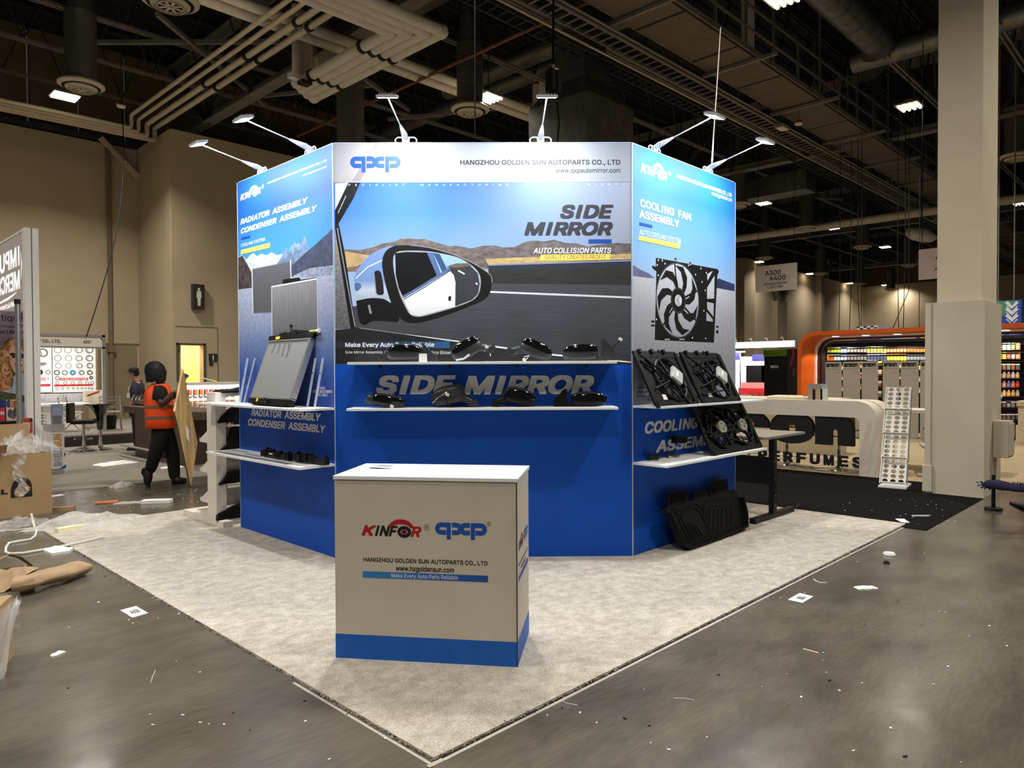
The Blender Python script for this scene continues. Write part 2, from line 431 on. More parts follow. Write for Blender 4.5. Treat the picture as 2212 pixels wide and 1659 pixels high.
def carpetmat(name, a, bcol, fine=420, patch=5, bump=.6, sheen=0.0):
    m = bpy.data.materials.new(name); m.use_nodes = True
    nt = m.node_tree; N = nt.nodes; L = nt.links; b = N['Principled BSDF']; b.inputs['Roughness'].default_value = .95; b.inputs['Specular IOR Level'].default_value = .1
    b.inputs['Sheen Weight'].default_value = sheen
    tc = N.new('ShaderNodeTexCoord')
    mp = N.new('ShaderNodeMapping'); mp.inputs['Rotation'].default_value = (0, 0, .5); mp.inputs['Scale'].default_value = (1, 1.3, 1); L.new(tc.outputs['Object'], mp.inputs[0])
    n1 = N.new('ShaderNodeTexNoise'); n1.inputs['Scale'].default_value = fine; n1.inputs['Detail'].default_value = 2; L.new(tc.outputs['Object'], n1.inputs[0])
    n2 = N.new('ShaderNodeTexNoise'); n2.inputs['Scale'].default_value = patch; n2.inputs['Detail'].default_value = 9; n2.inputs['Roughness'].default_value = .72; L.new(mp.outputs[0], n2.inputs[0])
    r1 = N.new('ShaderNodeMapRange'); r1.inputs[1].default_value = .3; r1.inputs[2].default_value = .7; L.new(n1.outputs['Fac'], r1.inputs[0])
    r2 = N.new('ShaderNodeMapRange'); r2.inputs[1].default_value = .38; r2.inputs[2].default_value = .64; L.new(n2.outputs['Fac'], r2.inputs[0])
    ad = N.new('ShaderNodeMath'); ad.operation = 'MULTIPLY_ADD'; ad.inputs[1].default_value = .6; L.new(r1.outputs[0], ad.inputs[0])
    m5 = N.new('ShaderNodeMath'); m5.operation = 'MULTIPLY'; m5.inputs[1].default_value = .4; L.new(r2.outputs[0], m5.inputs[0]); L.new(m5.outputs[0], ad.inputs[2])
    mx = N.new('ShaderNodeMix'); mx.data_type = 'RGBA'; mx.inputs[6].default_value = rgba(a); mx.inputs[7].default_value = rgba(bcol); L.new(ad.outputs[0], mx.inputs[0]); L.new(mx.outputs[2], b.inputs['Base Color'])
    bp = N.new('ShaderNodeBump'); bp.inputs['Strength'].default_value = bump; bp.inputs['Distance'].default_value = .012; L.new(ad.outputs[0], bp.inputs['Height']); L.new(bp.outputs[0], b.inputs['Normal'])
    return m
M_wall = mat('painted_wall', (196, 178, 148), .85, var=.05, scale=.8, bump=.05, bscale=60)
M_wallup = mat('upper_wall_siding', (120, 104, 80), .9, var=.15, scale=1.5)
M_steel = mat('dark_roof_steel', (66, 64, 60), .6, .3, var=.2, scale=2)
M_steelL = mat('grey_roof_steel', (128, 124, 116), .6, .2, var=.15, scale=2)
M_deck = mat('roof_deck', (26, 25, 24), .8, var=.2, scale=.7)
M_trimD = mat('door_frame_paint', (96, 84, 66), .6, var=.05)
M_seam = mat('wall_seam', (128, 114, 92), .9, var=.05)
M_pipe = mat('cream_pipe', (214, 200, 172), .55, var=.07, scale=3)
M_pipeW = mat('insulated_pipe_jacket', (222, 214, 198), .6, var=.06, scale=6, bump=.1, bscale=20)
M_galv = mat('galvanised_duct', (120, 120, 116), .42, .75, var=.15, scale=5)
M_white = mat('white_paint', (232, 230, 224), .5, var=.03)
M_black = mat('black_plastic', (10, 10, 11), .42, var=.2, scale=30, spec=.35)
M_dark = mat('dark_metal', (34, 33, 32), .5, .3, var=.1)
M_chrome = mat('chrome', (220, 220, 222), .12, 1.0, var=.02)
M_alu = mat('brushed_aluminium', (196, 196, 194), .35, .85, var=.05, scale=30)
fl = MB(); fl.face([(-16, -14, 0), (72, -14, 0), (72, 27, 0), (-16, 27, 0)], floormat()); struct(fl, 'floor')
WZ = 9.1; YB = 20.711; YR = 23.665; XB = 6.709
m = MB(); m.box2((-16, YR, 0), (XB + .3, YR + .3, WZ), M_wall)
m.box2((XB, YB + .3, 0), (XB + .3, YR, WZ), M_wall)
# seam lines and the head of the wide service opening
m.box2((3.2, YR - .03, 2.55), (XB, YR, 2.6), M_seam)
struct(m, 'wall_left')
DX0, DX1, DZ = 6.86, 7.63, 2.48
m = MB()
m.box2((XB, YB, 0), (DX0, YB + .3, WZ), M_wall); m.box2((DX1, YB, 0), (68, YB + .3, WZ), M_wall); m.box2((DX0, YB, DZ), (DX1, YB + .3, WZ), M_wall)
for x0, x1, z0, z1 in ((6.78, 8.1, 3.05, 3.07), (8.08, 8.1, 0, 3.07)): m.box2((x0, YB - .012, z0), (x1, YB, z1), M_seam)
struct(m, 'wall_back')
m = MB(); m.box2((67, -14, 0), (67.3, YB, WZ), M_wall); struct(m, 'wall_right')
m = MB()
for i in range(60): m.box2((-16 + i * 1.42, 24.6, WZ), (-16 + i * 1.42 + 1.34, 24.8, 12.6), M_wallup)
m.box2((-16, YR, WZ - .02), (XB + .3, 24.9, WZ), M_steel); m.box2((-16, YR + .05, WZ), (68, YR + .25, WZ + .22), M_steel)
struct(m, 'wall_back_upper')
m = MB(); m.box2((67.6, -14, WZ), (67.8, 24, 12.6), M_wallup); struct(m, 'wall_right_upper')
for k, (x, wd) in enumerate(((44.0, 1.5), (49.1, 1.6), (56.6, .7), (31, 1.0))):
    m = MB(); m.box2((x - wd / 2, YB - .45, 0), (x + wd / 2, YB, 6.6 if wd > 1.5 else WZ), mat('pilaster_paint', (172, 156, 130), .85, var=.05))
    if wd > 1.5:
        for sx in (-1, 1): m.beam((x + sx * .2, YB - .3, 6.6), (x + sx * 1.9, YB - .3, 9), .3, .3, M_steelL)
    struct(m, 'trim_%d' % (k + 1))
# restroom doorway
m = MB(); M_lit = mat('washroom_wall', (240, 224, 170), .8, var=.03)
m.box2((XB + .34, YB + 2.2, 0), (DX1 + 1.2, YB + 2.3, 3), M_lit); m.box2((XB + .301, YB + .3, 0), (XB + .34, YB + 2.3, 3), M_lit); m.box2((DX1 + .55, YB + .3, 0), (DX1 + .65, YB + 2.3, 3), M_lit); m.box2((XB + .34, YB + .3, 3), (DX1 + 1.2, YB + 2.3, 3.05), M_lit)
struct(m, 'wall_washroom')
l = bpy.data.lights.new('washroom_light', 'AREA'); l.size = .8; l.energy = 75; l.color = (1, .87, .6); o = bpy.data.objects.new('washroom_light', l); COL.objects.link(o); o.location = (7.3, YB + 1.1, 2.95)
m = MB()
for a, b in (((DX0 - .06, YB - .03, 0), (DX0, YB + .28, DZ + .06)), ((DX1, YB - .03, 0), (DX1 + .07, YB + .28, DZ + .06)), ((DX0 - .06, YB - .03, DZ), (DX1 + .07, YB + .28, DZ + .06))): m.box2(a, b, M_trimD)
struct(m, 'door_1')
m = MB(); m.box2((4.1, YR - .05, 0), (5.15, YR, 2.5), mat('service_door', (150, 134, 106), .7, var=.06)); m.box2((5.45, YR - .05, 0), (6.6, YR, 2.5), mat('service_door', (150, 134, 106))); m.box2((4.55, YR - .12, 1.05), (4.9, YR - .05, 1.1), M_dark)
struct(m, 'door_2')
# signs of the washroom
SG = mat('sign_brown', (52, 46, 38), .5, var=.05); SGw = mat('sign_white', (235, 232, 222), .5, var=.02)
def manicon(S, cx, z0, h, m):
    S.disc((cx, z0 + .92 * h), .07 * h, .08 * h, m)
    S.poly([(cx - .12 * h, z0 + .82 * h), (cx + .12 * h, z0 + .82 * h), (cx + .14 * h, z0 + .45 * h), (cx + .09 * h, z0 + .45 * h), (cx + .075 * h, z0), (cx - .075 * h, z0), (cx - .09 * h, z0 + .45 * h), (cx - .14 * h, z0 + .45 * h)], m, True)
def wallsign(x0, x1, z0, z1, th, label):
    t = thing('restroom_sign', label, 'sign', ((x0 + x1) / 2, YB, z0))
    m = MB(); m.box2((-(x1 - x0) / 2, -th, 0), ((x1 - x0) / 2, 0, z1 - z0), SG)
    manicon(Sheet(m, lambda x, z, l: (x, -th - l, z), start=.002), 0, (z1 - z0) * .14, (z1 - z0) * .72, SGw)
    m.build('sign_plate', t)
wallsign(7.27, 7.62, 3.6, 4.38, .18, 'tall dark sign with a white standing figure high above the washroom doorway')
wallsign(7.80, 8.06, 1.96, 2.22, .03, 'small square dark washroom sign beside the lit doorway')
t = thing('braille_sign', 'tiny dark plate under the square washroom sign', 'sign', (7.87, YB, 1.83)); m = MB(); m.box2((-.055, -.02, 0), (.06, 0, .11), SG); m.build('sign_plate', t)
# downpipe and brace on the left wall
p = PYp(240, 600, YR - .2); m = MB(); m.cyl((p.x, YR - .1, 0), (p.x, YR - .1, 9), .07, M_seam); m.box2((p.x - .11, YR - .2, 2.3), (p.x + .11, YR, 2.5), M_seam)
tag(m.build('downpipe', smooth=40), 'beige downpipe running up the left hall wall', 'pipe')
m = MB(); m.beam((5.57, YR - .15, 9.2), (6.72, YR - .15, 8.13), .14, .14, M_pipe); tag(m.build('brace'), 'pale diagonal brace in the upper corner of the left wall', 'brace')
m = MB(); a = G(262, 205, 10); b = PYp(187, 726, 16.55)
m.tube([a + (b - a) * (i / 12) + Vector((.35 * math.sin(i / 12 * PI), 0, -.12 * math.sin(i / 12 * PI))) for i in range(13)], .013, mat('void_black', (4, 4, 4), .9, var=0)); tag(m.build('power_cable', smooth=60), 'long black cable hanging down the left wall to the seal stand', 'cable')
# ================================================================ roof
m = MB(); ps = []; y = -14.0; rows = []
while y < 25:
    for dy, z in ((0, 12.5), (.12, 12.5), (.15, 12.56), (.27, 12.56)): rows.append((y + dy, z))
    y += .3
m.loft([[(-16, a, b), (70, a, b)] for a, b in rows], M_deck, cap=False, closed=False); struct(m, 'ceiling')
for i in range(14):
    yy = -11.3 + i * 2.62
    if abs(yy) > 30: continue
    m = MB(); z0, z1 = 10.35, 12.35
    for dz in (z0, z1):
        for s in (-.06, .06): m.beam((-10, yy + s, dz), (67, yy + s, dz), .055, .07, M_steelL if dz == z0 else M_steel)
    x = -10.0
    while x < 66:
        m.beam((x, yy, z0), (x + .8, yy, z1), .04, .04, M_steel); m.beam((x + .8, yy, z1), (x + 1.6, yy, z0), .04, .04, M_steel); x += 1.6
    o = struct(m, 'roof_truss'); o['label'] = 'open web roof joist running away under the deck'; o['group'] = 'roof joists'
for i, x in enumerate((-8.6, 8.0, 25.6, 42.0, 58.4)):
    m = MB(); z0, z1 = 9.65, 12.2
    for dz in (z0, z1):
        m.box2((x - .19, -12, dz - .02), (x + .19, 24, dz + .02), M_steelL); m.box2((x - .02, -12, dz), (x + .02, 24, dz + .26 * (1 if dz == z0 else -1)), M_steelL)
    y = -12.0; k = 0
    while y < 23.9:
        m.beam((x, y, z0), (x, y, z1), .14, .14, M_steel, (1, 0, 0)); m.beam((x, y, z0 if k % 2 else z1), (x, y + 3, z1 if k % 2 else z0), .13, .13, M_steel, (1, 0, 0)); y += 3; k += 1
    o = struct(m, 'roof_girder'); o['label'] = 'deep steel girder crossing the hall under the joists'; o['group'] = 'roof girders'
for k, (x0, y0, x1, y1) in enumerate(((9.5, 20, 4.5, 15.5), (4, 19, 7.5, 14.5), (11, 16, 8.6, 18.5), (13, 17, 9.5, 15), (16, 13, 12.5, 17.5), (22, 15, 17, 19), (27, 9.5, 33, 5), (30, 15, 35, 11))):
    m = MB(); m.beam((x0, y0, 10.3), (x1, y1, 10.0), .1, .1, M_steelL); o = struct(m, 'roof_brace'); o['group'] = 'roof braces'
# four cream pipes: along the wall, then out over the hall
for i, (x, y) in enumerate(((5.66, 20.9), (5.94, 21.15), (6.27, 21.4), (6.58, 21.65))):
    m = MB(); z = 9.3; zl = 8.92 - .0 * i
    m.tube([(-6, y, zl - .1), (x - .1, y, zl), (x - .02, y, zl + .02), (x, y, zl + .1), (x, y, z - .1), (x, y - .02, z - .02), (x, y - .1, z), (x, -3, z)], .055 if i < 2 else .075, M_pipe)
    if i > 1:
        for yy in (12.2, 14.6, 17): m.cyl((x, yy, z), (x, yy + .12, z), .1, M_dark)
    tag(m.build('overhead_pipe', smooth=50), ['thin cream pipe, outer left of four turning off the left wall', 'thin cream pipe, second of four turning off the left wall', 'thicker clamped cream pipe, third of four off the left wall', 'thicker clamped cream pipe, innermost of four off the left wall'][i], 'pipe')
for i, (x, y, ye) in enumerate(((7.88, 9.2, 14.3), (7.62, 9.46, 14.15), (7.36, 9.72, 13.95), (7.1, 9.98, 13.75))):
    m = MB(); z = 8.62; r = .115
    m.tube([(-3, y, z), (x - .16, y, z), (x - .05, y + .04, z), (x, y + .16, z), (x, ye - .14, z), (x, ye - .03, z + .04), (x, ye, z + .16), (x, ye, 10.5)], r, M_pipeW, 12)
    for p in ((x - .03, y + .03, z), (x, ye, z + .02)): m.ell(p, (.155, .155, .15), M_pipeW, 12, 8)
    for yy in (10.9, 13.0): m.cyl((x, yy, z), (x, yy + .1, z), .14, M_dark)
    tag(m.build('insulated_pipe', smooth=50), ['fat white lagged pipe, outer right of four with elbows', 'fat white lagged pipe, second from the right of four with elbows', 'fat white lagged pipe, third from the right of four with elbows', 'fat white lagged pipe, inner left of four with elbows'][i], 'pipe')
for i, y in enumerate((12.65, 13.1)):
    m = MB(); z = 9.5; m.tube([(3, y, z), (14.6 + .2 * i, y, z), (14.75 + .2 * i, y, z + .04), (14.8 + .2 * i, y, z + .18), (14.8 + .2 * i, y, 10.6)], .12, M_pipeW, 12); m.ell((14.75 + .2 * i, y, z), (.16, .16, .15), M_pipeW, 12, 8)
    for xx in (8.3, 8.6): m.cyl((xx, y, z), (xx + .1, y, z), .14, M_chrome)
    tag(m.build('insulated_pipe', smooth=50), ['white lagged pipe behind the middle diffuser, nearer of two', 'white lagged pipe behind the middle diffuser, farther of two'][i], 'pipe')
m = MB(); m.tube([(10.3, 19.5, 9.4), (10.25, 2, 9.4)], .045, mat('rusty_sprinkler_pipe', (118, 74, 44), .6, var=.2)); tag(m.build('sprinkler_pipe', smooth=50), 'thin rusty sprinkler pipe crossing over the middle panel', 'pipe')
# ducts
def duct(path, r, label, n=18):
    m = MB(); P = [Vector(p) for p in path]; m.tube(P, r, M_galv, n)
    for a, b in zip(P, P[1:]):
        L_ = (b - a).length; d = (b - a).normalized()
        for j in range(int(L_ / .55)): m.cyl(a + d * (j * .55 + .2), a + d * (j * .55 + .23), r * 1.025, M_galv, n=n, cap=False)
    return tag(m.build('spiral_duct', smooth=40), label, 'duct')
duct([(9, 4.45, 10.6), (19.2, 4.45, 10.6), (19.5, 4.45, 10.3)], .42, 'shiny round spiral duct aimed away beside the hall column')
duct([(20.3, 5.4, 10.6), (20.3, -2, 10.6)], .34, 'galvanised round duct crossing behind the column top')
a = G(1034, 167, 10.9); duct([(a.x, 16, 10.9), (a.x, 7.7, 10.9)], .3, 'galvanised duct crossing the roof behind the middle diffuser')
a = G(900, 60, 11.2); duct([(a.x - .9, 15, 11.2), (a.x - .9, 7.7, 11.2)], .36, 'dark round duct crossing the roof above the middle diffuser')
a = G(900, 215, 10.7); duct([(a.x + 1.2, 21, 10.7), (a.x + 1.2, 10, 10.7)], .26, 'narrow duct crossing low over the left of the middle panel')
m = MB(); m.box2((27.2, 9.6, 8.9), (28.2, 20, 9.7), M_galv); m.box2((27.6, 12, 9.7), (27.65, 12.05, 12.6), M_steel); m.box2((27.6, 17, 9.7), (27.65, 17.05, 12.6), M_steel); tag(m.build('square_duct'), 'square sheet metal duct crossing the roof beyond the right panel', 'duct')
m = MB(); p = D(1255, 190, 18.5)
m.loft([[Vector((p.x + a, p.y + b, z)) for a, b in ((-w2, -w2), (w2, -w2), (w2, w2), (-w2, w2))] for z, w2 in ((11.5, .3), (8.9, .55), (8.3, .95), (6.9, .95))], M_galv)
tag(m.build('air_plenum'), 'flared sheet metal air box hanging behind the middle panel', 'duct')
# diffusers under round drops
def diffuser(x, y, z, label, r=.5):
    t = thing('ceiling_diffuser', label, 'air diffuser', (x, y, z), 0, 'round air diffusers')
    m = MB(); m.cyl((0, 0, .14), (0, 0, 1.7), .34, mat('painted_drop', (88, 86, 80), .6, .2, var=.12)); m.cyl((0, 0, 1.7), (0, 0, 4.0), .26, M_galv)
    for j in range(5): m.cyl((0, 0, .4 + j * .3), (0, 0, .42 + j * .3), .348, mat('painted_drop', (0, 0, 0)), cap=False)
    m.build('drop_duct', t, smooth=40)
    m = MB(); MD = mat('diffuser_paint', (206, 194, 170), .5, var=.05)
    m.lathe([(.36, .16), (r, .05), (r, .02), (r * .82, -.03), (r * .80, .05)], (0, 0, 0), MD, 32); m.lathe([(r * .68, -.01), (r * .69, -.05), (r * .56, -.1), (r * .54, -.04)], (0, 0, 0), MD, 32)
    m.build('outer_ring', t, smooth=40)
    m = MB(); m.lathe([(r * .44, -.07), (r * .45, -.09), (r * .42, -.1), (r * .41, -.07)], (0, 0, 0), MD, 28)
    for j in range(8):
        a = j * PI / 4; m.beam((0, 0, -.08), (r * .42 * math.cos(a), r * .42 * math.sin(a), -.08), .05, .012, MD)
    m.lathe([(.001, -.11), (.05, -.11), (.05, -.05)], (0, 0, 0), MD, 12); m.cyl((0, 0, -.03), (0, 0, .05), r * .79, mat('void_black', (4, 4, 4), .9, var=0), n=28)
    m.build('core', t, smooth=40)
for x, y, z, lb in ((3.3, 17.0, 8.4, 'round diffuser under a dark duct beside the lit lamp at far left'), (3.3, 11.5, 8.4, 'round diffuser cut by the top edge, nearest to the left'), (10.9, 11.7, 8.4, 'round diffuser under a dark duct above the middle panel'), (26, 11.9, 8.4, 'round diffuser peeping out at the right panel edge'), (32.9, 11.9, 8.4, 'round diffuser under the cream pipes left of the column'), (26.1, 2.4, 8.4, 'round diffuser hanging just right of the column'), (40.3, 17.5, 8.4, 'round diffuser above the hanging aisle number sign'), (50, 17.9, 8.4, 'round diffuser just right of the hanging aisle number sign'), (58.3, 18.1, 8.4, 'round diffuser third along the row behind the aisle sign'), (64.3, 17.6, 8.4, 'farthest round diffuser by the far corner of the hall'), (40.5, 11.9, 8.4, 'round diffuser right above the far white strip light'), (50, 12.2, 8.4, 'round diffuser left of the half hidden aisle sign')):
    diffuser(x, y, z, lb)
x, y = 8.9, 14.2
m = MB(); m.cyl((x, y, 7.5), (x, y, 12), .36, mat('painted_drop', (0, 0, 0))); tag(m.build('drop_duct', smooth=40), 'dark vertical round duct above the left end of the middle panel', 'duct')
# hall lamps
ML = emitmat('lamp_tube', (255, 238, 204), 11.0); MLh = mat('lamp_housing', (150, 142, 126), .5, .2, var=.05)
def hall_lamp(x, y, label, z=9.0, pw=1.0):
    t = thing('high_bay_lamp', label, 'ceiling lamp', (x, y, z), 0, 'lit high bay lamps')
    m = MB(); m.box2((-.32, -.3, .02), (.32, .3, .07), MLh); m.box2((-.12, -.12, .07), (.12, .12, .2), MLh); m.build('housing', t)
    for j in range(4):
        m = MB(); m.box2((-.29, -.24 + j * .14, -.02), (.29, -.19 + j * .14, .02), ML); m.build('light_strip', t)
    m = MB(); m.cyl((0, 0, .2), (0, 0, 3.56), .012, M_dark, n=6); m.build('hanger', t)
    hall_light(x, y - (1.2 if y > 17 else 0), z - .05, .3 if y > 17 and x > 10 else pw)
for x, y, lb in ((3.66, 19.8, 'lit lamp of four strips under the far left diffuser'), (11.76, 11.9, 'lit lamp of four strips above the middle panel'), (20.6, 4.0, 'lit lamp hanging just left of the column'), (12.3, 4.0, 'lit lamp cut by the top edge beside the catwalk'), (28.9, 12.2, 'lit lamp just right of the right panel top'), (36.9, 12.15, 'lit lamp under the cream pipes left of the column'), (45.1, 12.15, 'lit lamp right of the cream pipes, near the half hidden aisle sign'), (45.2, 20.2, 'lit lamp at the top left of the aisle number sign'), (53.9, 20.2, 'lit lamp just right of the aisle number sign'), (62.5, 20.3, 'lit lamp second right of the aisle number sign'), (66.2, 18.6, 'farthest lit lamp before the far corner'), (37.2, 4.1, 'lit lamp at the far right edge behind the column')):
    hall_lamp(x, y, lb)
# cable ladder, catwalk, conduits
m = MB()
for y in (7.52, 7.96): m.beam((7, y, 9.2), (64, y, 9.2), .03, .1, M_steelL)
x = 7.0
while x < 64: m.beam((x, 7.52, 9.17), (x, 7.96, 9.17), .035, .03, M_steelL); x += .3
for j in range(5): m.tube([(7, 7.58 + j * .08, 9.22), (64, 7.56 + j * .08, 9.22)], .014, M_black, 5)
tag(m.build('cable_ladder'), 'long overhead cable ladder running away to the right', 'cable ladder')
m = MB()
for y in (8.7, 9.1): m.beam((6, y, 9.4), (64, y, 9.4), .03, .08, M_steel)
x = 6.0
while x < 64: m.beam((x, 8.7, 9.38), (x, 9.1, 9.38), .03, .03, M_steel); x += .3
tag(m.build('cable_ladder'), 'second darker cable ladder, left of the main one', 'cable ladder')
t = thing('catwalk', 'steel catwalk with railings under the roof, upper right', 'catwalk', (11.2, 6.5, 9.4))
CWm = mat('catwalk_panel', (100, 90, 76), .7, var=.12, scale=2)
m = MB()
for j in range(24): m.box2((-4 + j * 2.4, -.5, -.05), (-4 + j * 2.4 + 2.3, .75, .02), CWm)
m.build('walkway', t)
for s, y in (('a', -.55), ('b', .8)):
    m = MB()
    for zz in (.55, 1.1): m.beam((-4, y, zz), (53, y, zz), .05, .05, M_steelL)
    m.beam((-4, y, .06), (53, y, .06), .03, .14, M_steelL)
    for j in range(38): m.beam((-4 + j * 1.5, y, 0), (-4 + j * 1.5, y, 1.15), .06, .06, M_steelL, (1, 0, 0))
    for j in range(19): m.beam((-4 + j * 3, y, 1.1), (-4 + j * 3, y, 3), .05, .05, M_steelL, (1, 0, 0))
    m.build('railing', t)
for j in range(14): m = MB(); m.beam((-4 + j * 4, -1.1, -.12), (-4 + j * 4, .9, -.12), .08, .08, M_steelL); m.build('cross_bearer', t)
for j, (y, z) in enumerate(((7.28, 9.12), (7.34, 9.16), (7.4, 9.1), (8.15, 9.1), (8.22, 9.15), (8.4, 9.3))):
    m = MB(); m.tube([(7, y, z), (64, y, z)], .02, M_pipe if j % 2 else M_steelL, 6); tag(m.build('conduit', smooth=50), 'thin straight electrical conduit running along the catwalk', 'conduit', 'overhead conduits')
t = thing('service_panel', 'pale upright panel on the catwalk railing', 'panel', (15.3, 6.2, 9.45)); m = MB(); m.box2((-.3, -.03, .1), (.3, .03, 1.5), M_white); m.build('panel_face', t)
# rectangular trunk and cream pipes far right
m = MB()
for y in (0, .28, .56): m.tube([(34.2 + y, 16.5, 8.7), (34.2 + y, 3, 8.7)], .13, M_pipe, 10)
tag(m.build('pipe_rack'), 'bundle of cream pipes crossing far behind the right panel', 'pipe')
m = MB(); m.box2((31.6, 15.9, 8.75), (31.9, 16.1, 9.9), M_pipe); m.box2((31.6, 16.4, 8.75), (31.9, 16.6, 9.9), M_pipe); m.box2((31.7, 15.95, 9.9), (31.8, 16.05, 12.5), M_steel); tag(m.build('pipe_drop'), 'pair of cream pipe drops at the left end of the far pipes', 'pipe')
# small ceiling fittings
t = thing('emergency_light', 'small twin emergency lamp on the beam left of the lagged pipes', 'emergency lamp', G(642, 172, 8.5)); m = MB(); m.box2((-.2, -.08, 0), (.05, .1, .1), M_white); m.build('head', t); m = MB(); m.box2((.02, -.2, -.1), (.28, .04, -.02), M_dark); m.build('head', t)
t = thing('emergency_light', 'small flat lamp under the cable ladder right of the booth', 'emergency lamp', G(1690, 272, 9.0)); m = MB(); m.box2((-.25, -.15, -.08), (.25, .15, 0), M_steelL); m.cyl((0, 0, 0), (0, 0, .2), .015, M_steel, n=6); m.build('body', t); m = MB(); m.box2((-.2, -.11, -.1), (.2, .11, -.08), M_white); m.build('lens', t)
for x, y, lb in ((262, 228, 'small round red and white detector on the left wall beam'), (1725, 266, 'small round detector under the catwalk right of the booth')):
    t = thing('fire_bell', lb, 'detector', G(x, y, 8.9)); m = MB(); m.lathe([(.001, -.06), (.1, -.05), (.12, 0), (.1, .04)], (0, 0, 0), M_white, 16); m.cyl((0, 0, .04), (0, 0, 3.6), .012, M_steel, n=6); m.build('cover', t, smooth=50); m = MB(); m.lathe([(.125, -.01), (.13, .03), (.06, .08)], (0, 0, 0), mat('red_paint', (150, 30, 26), .5), 16); m.build('rim', t)
t = thing('hanging_drape', 'white bundled sheet slung under the roof left of the column', 'sheet', D(1990, 507, 26)); m = MB()
m.ell((0, 0, 0), (.55, .5, .26), mat('white_cloth', (214, 210, 202), .9, var=.05), 20, 10, fn=lambda p: Vector((p.x, p.y, p.z + .25 * p.y - .12 * abs(p.x) + .08 * blob(p.x, p.y, p.z, 3)))); m.build('cloth', t, smooth=60); m = MB(); m.cyl((0, 0, .1), (0, 0, 12.6 - t.location.z), .015, M_dark, n=6); m.build('cord', t)
# chain hoist over the middle panel
p = D(1195, 165, 14.5); t = thing('chain_hoist', 'black chain hoist hanging above the middle panel', 'hoist', p)
m = MB(); m.cyl((0, 0, -.5), (0, 0, .1), .11, M_black); m.box2((-.13, -.1, -.3), (.13, .1, .1), M_black); m.build('motor', t)
m = MB(); m.tube([(0, 0, .1), (.02, 0, 2), (0, 0, 4)], .025, M_black, 6); m.tube([(.1, 0, -.4), (.18, 0, -.9), (.12, 0, -1.3)], .018, M_black, 6); m.build('chain', t)
m = MB(); m.lathe([(.1, .1), (.12, .12), (.12, .2), (.05, .24)], (0, 0, 0), M_chrome, 12); m.build('hook_block', t)

m = MB(); m.tube([D(1557, 60, 9), D(1548, 200, 7.6), D(1541, 300, 6.6), D(1538, 352, 6.25)], .006, M_white, 6); tag(m.build('lamp_cable', smooth=60), 'thin white cable hanging down to the outer right arm lamp', 'cable')
m = MB(); a = D(1026, 20, 9); m.tube([Vector((a.x, a.y, 12.5)), a, D(1026, 300, 9)], .008, mat('void_black', (0, 0, 0)), 6); tag(m.build('drop_cable', smooth=60), 'thin black cable hanging beside the middle diffuser', 'cable')
# ================================================================ floor coverings and column
M_carp = carpetmat('grey_pile', (160, 149, 132), (246, 238, 224), 210, 9, .8)
m = MB(); m.box2((0, 0, 0), (6.28, 6.3, .012), M_carp)
tag(m.build('booth_carpet'), 'light grey pile carpet under the blue booth', 'carpet')
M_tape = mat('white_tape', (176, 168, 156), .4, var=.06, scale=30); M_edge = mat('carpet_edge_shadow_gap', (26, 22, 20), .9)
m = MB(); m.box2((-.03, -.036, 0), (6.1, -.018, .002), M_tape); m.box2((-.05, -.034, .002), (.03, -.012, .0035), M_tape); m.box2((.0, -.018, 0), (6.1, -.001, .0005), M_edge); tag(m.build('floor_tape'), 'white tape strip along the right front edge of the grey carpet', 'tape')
m = MB(); m.box2((-.035, -.012, 0), (-.02, 1.1, .002), M_tape); tag(m.build('floor_tape'), 'short white tape strip at the left front carpet edge', 'tape')
rnd = random.Random(5)
m = MB()
for ax in (0, 1):
    for i in range(900):
        s = rnd.random() * 6.2; q = rnd.uniform(-.012, .002); l = rnd.uniform(.006, .016)
        a = Vector((s, q, rnd.uniform(.001, .011))) if ax == 0 else Vector((q, s, rnd.uniform(.001, .011)))
        b = a + Vector((rnd.uniform(-l, l), rnd.uniform(-l, l), rnd.uniform(-.002, .004))); b.z = max(b.z, .001)
        m.beam(a, b, .0025, .0025, M_carp if i % 3 else M_edge)
o = m.build('carpet_fringe'); tag(o, 'frayed pile along the two front edges of the grey carpet', 'carpet edge', kind='stuff')
m = MB(); bp_ = carpetmat('black_pile', (7, 6, 5), (20, 18, 15), 300, 8, .4); m.box2((6.10, -.235, 0), (8.54, 9.0, .006), bp_); m.box2((8.54, .46, 0), (9.50, 9.0, .006), bp_); tag(m.build('aisle_carpet'), 'black aisle carpet between the booth and the white arch', 'carpet')
m = MB(); m.box2((9.5, .43, 0), (24, 16, .006), carpetmat('beige_pile', (150, 134, 104), (182, 166, 132), 200, 6, .3)); m.box2((9.55, -.62, 0), (24, .43, .0055), carpetmat('beige_pile2', (146, 130, 102), (176, 160, 128), 200, 6, .3)); tag(m.build('stand_carpet'), 'beige carpet under the perfume stand', 'carpet')
m = MB(); m.box2((9.55, -.7, 0), (24, -.62, .012), mat('carpet_edging', (198, 178, 140), .7)); tag(m.build('carpet_edging'), 'pale edge strip of the beige carpet at the right', 'edging')
m = MB(); m.box2((-14, 8.93, 0), (4.85, 22.5, .006), carpetmat('grey_stand_pile', (112, 108, 98), (158, 152, 140), 200, 7, .3)); tag(m.build('stand_carpet'), 'worn grey carpet of the stands at the left', 'carpet')
m = MB(); m.box2((8.66, -.18, 2.4), (9.5, .315, 12.4), mat('column_paint', (218, 204, 176), .8, var=.03, scale=2)); m.box2((8.6, -.225, 0), (9.56, .36, 2.46), mat('column_cladding', (206, 196, 172), .8, var=.04, scale=2)); struct(m, 'column')
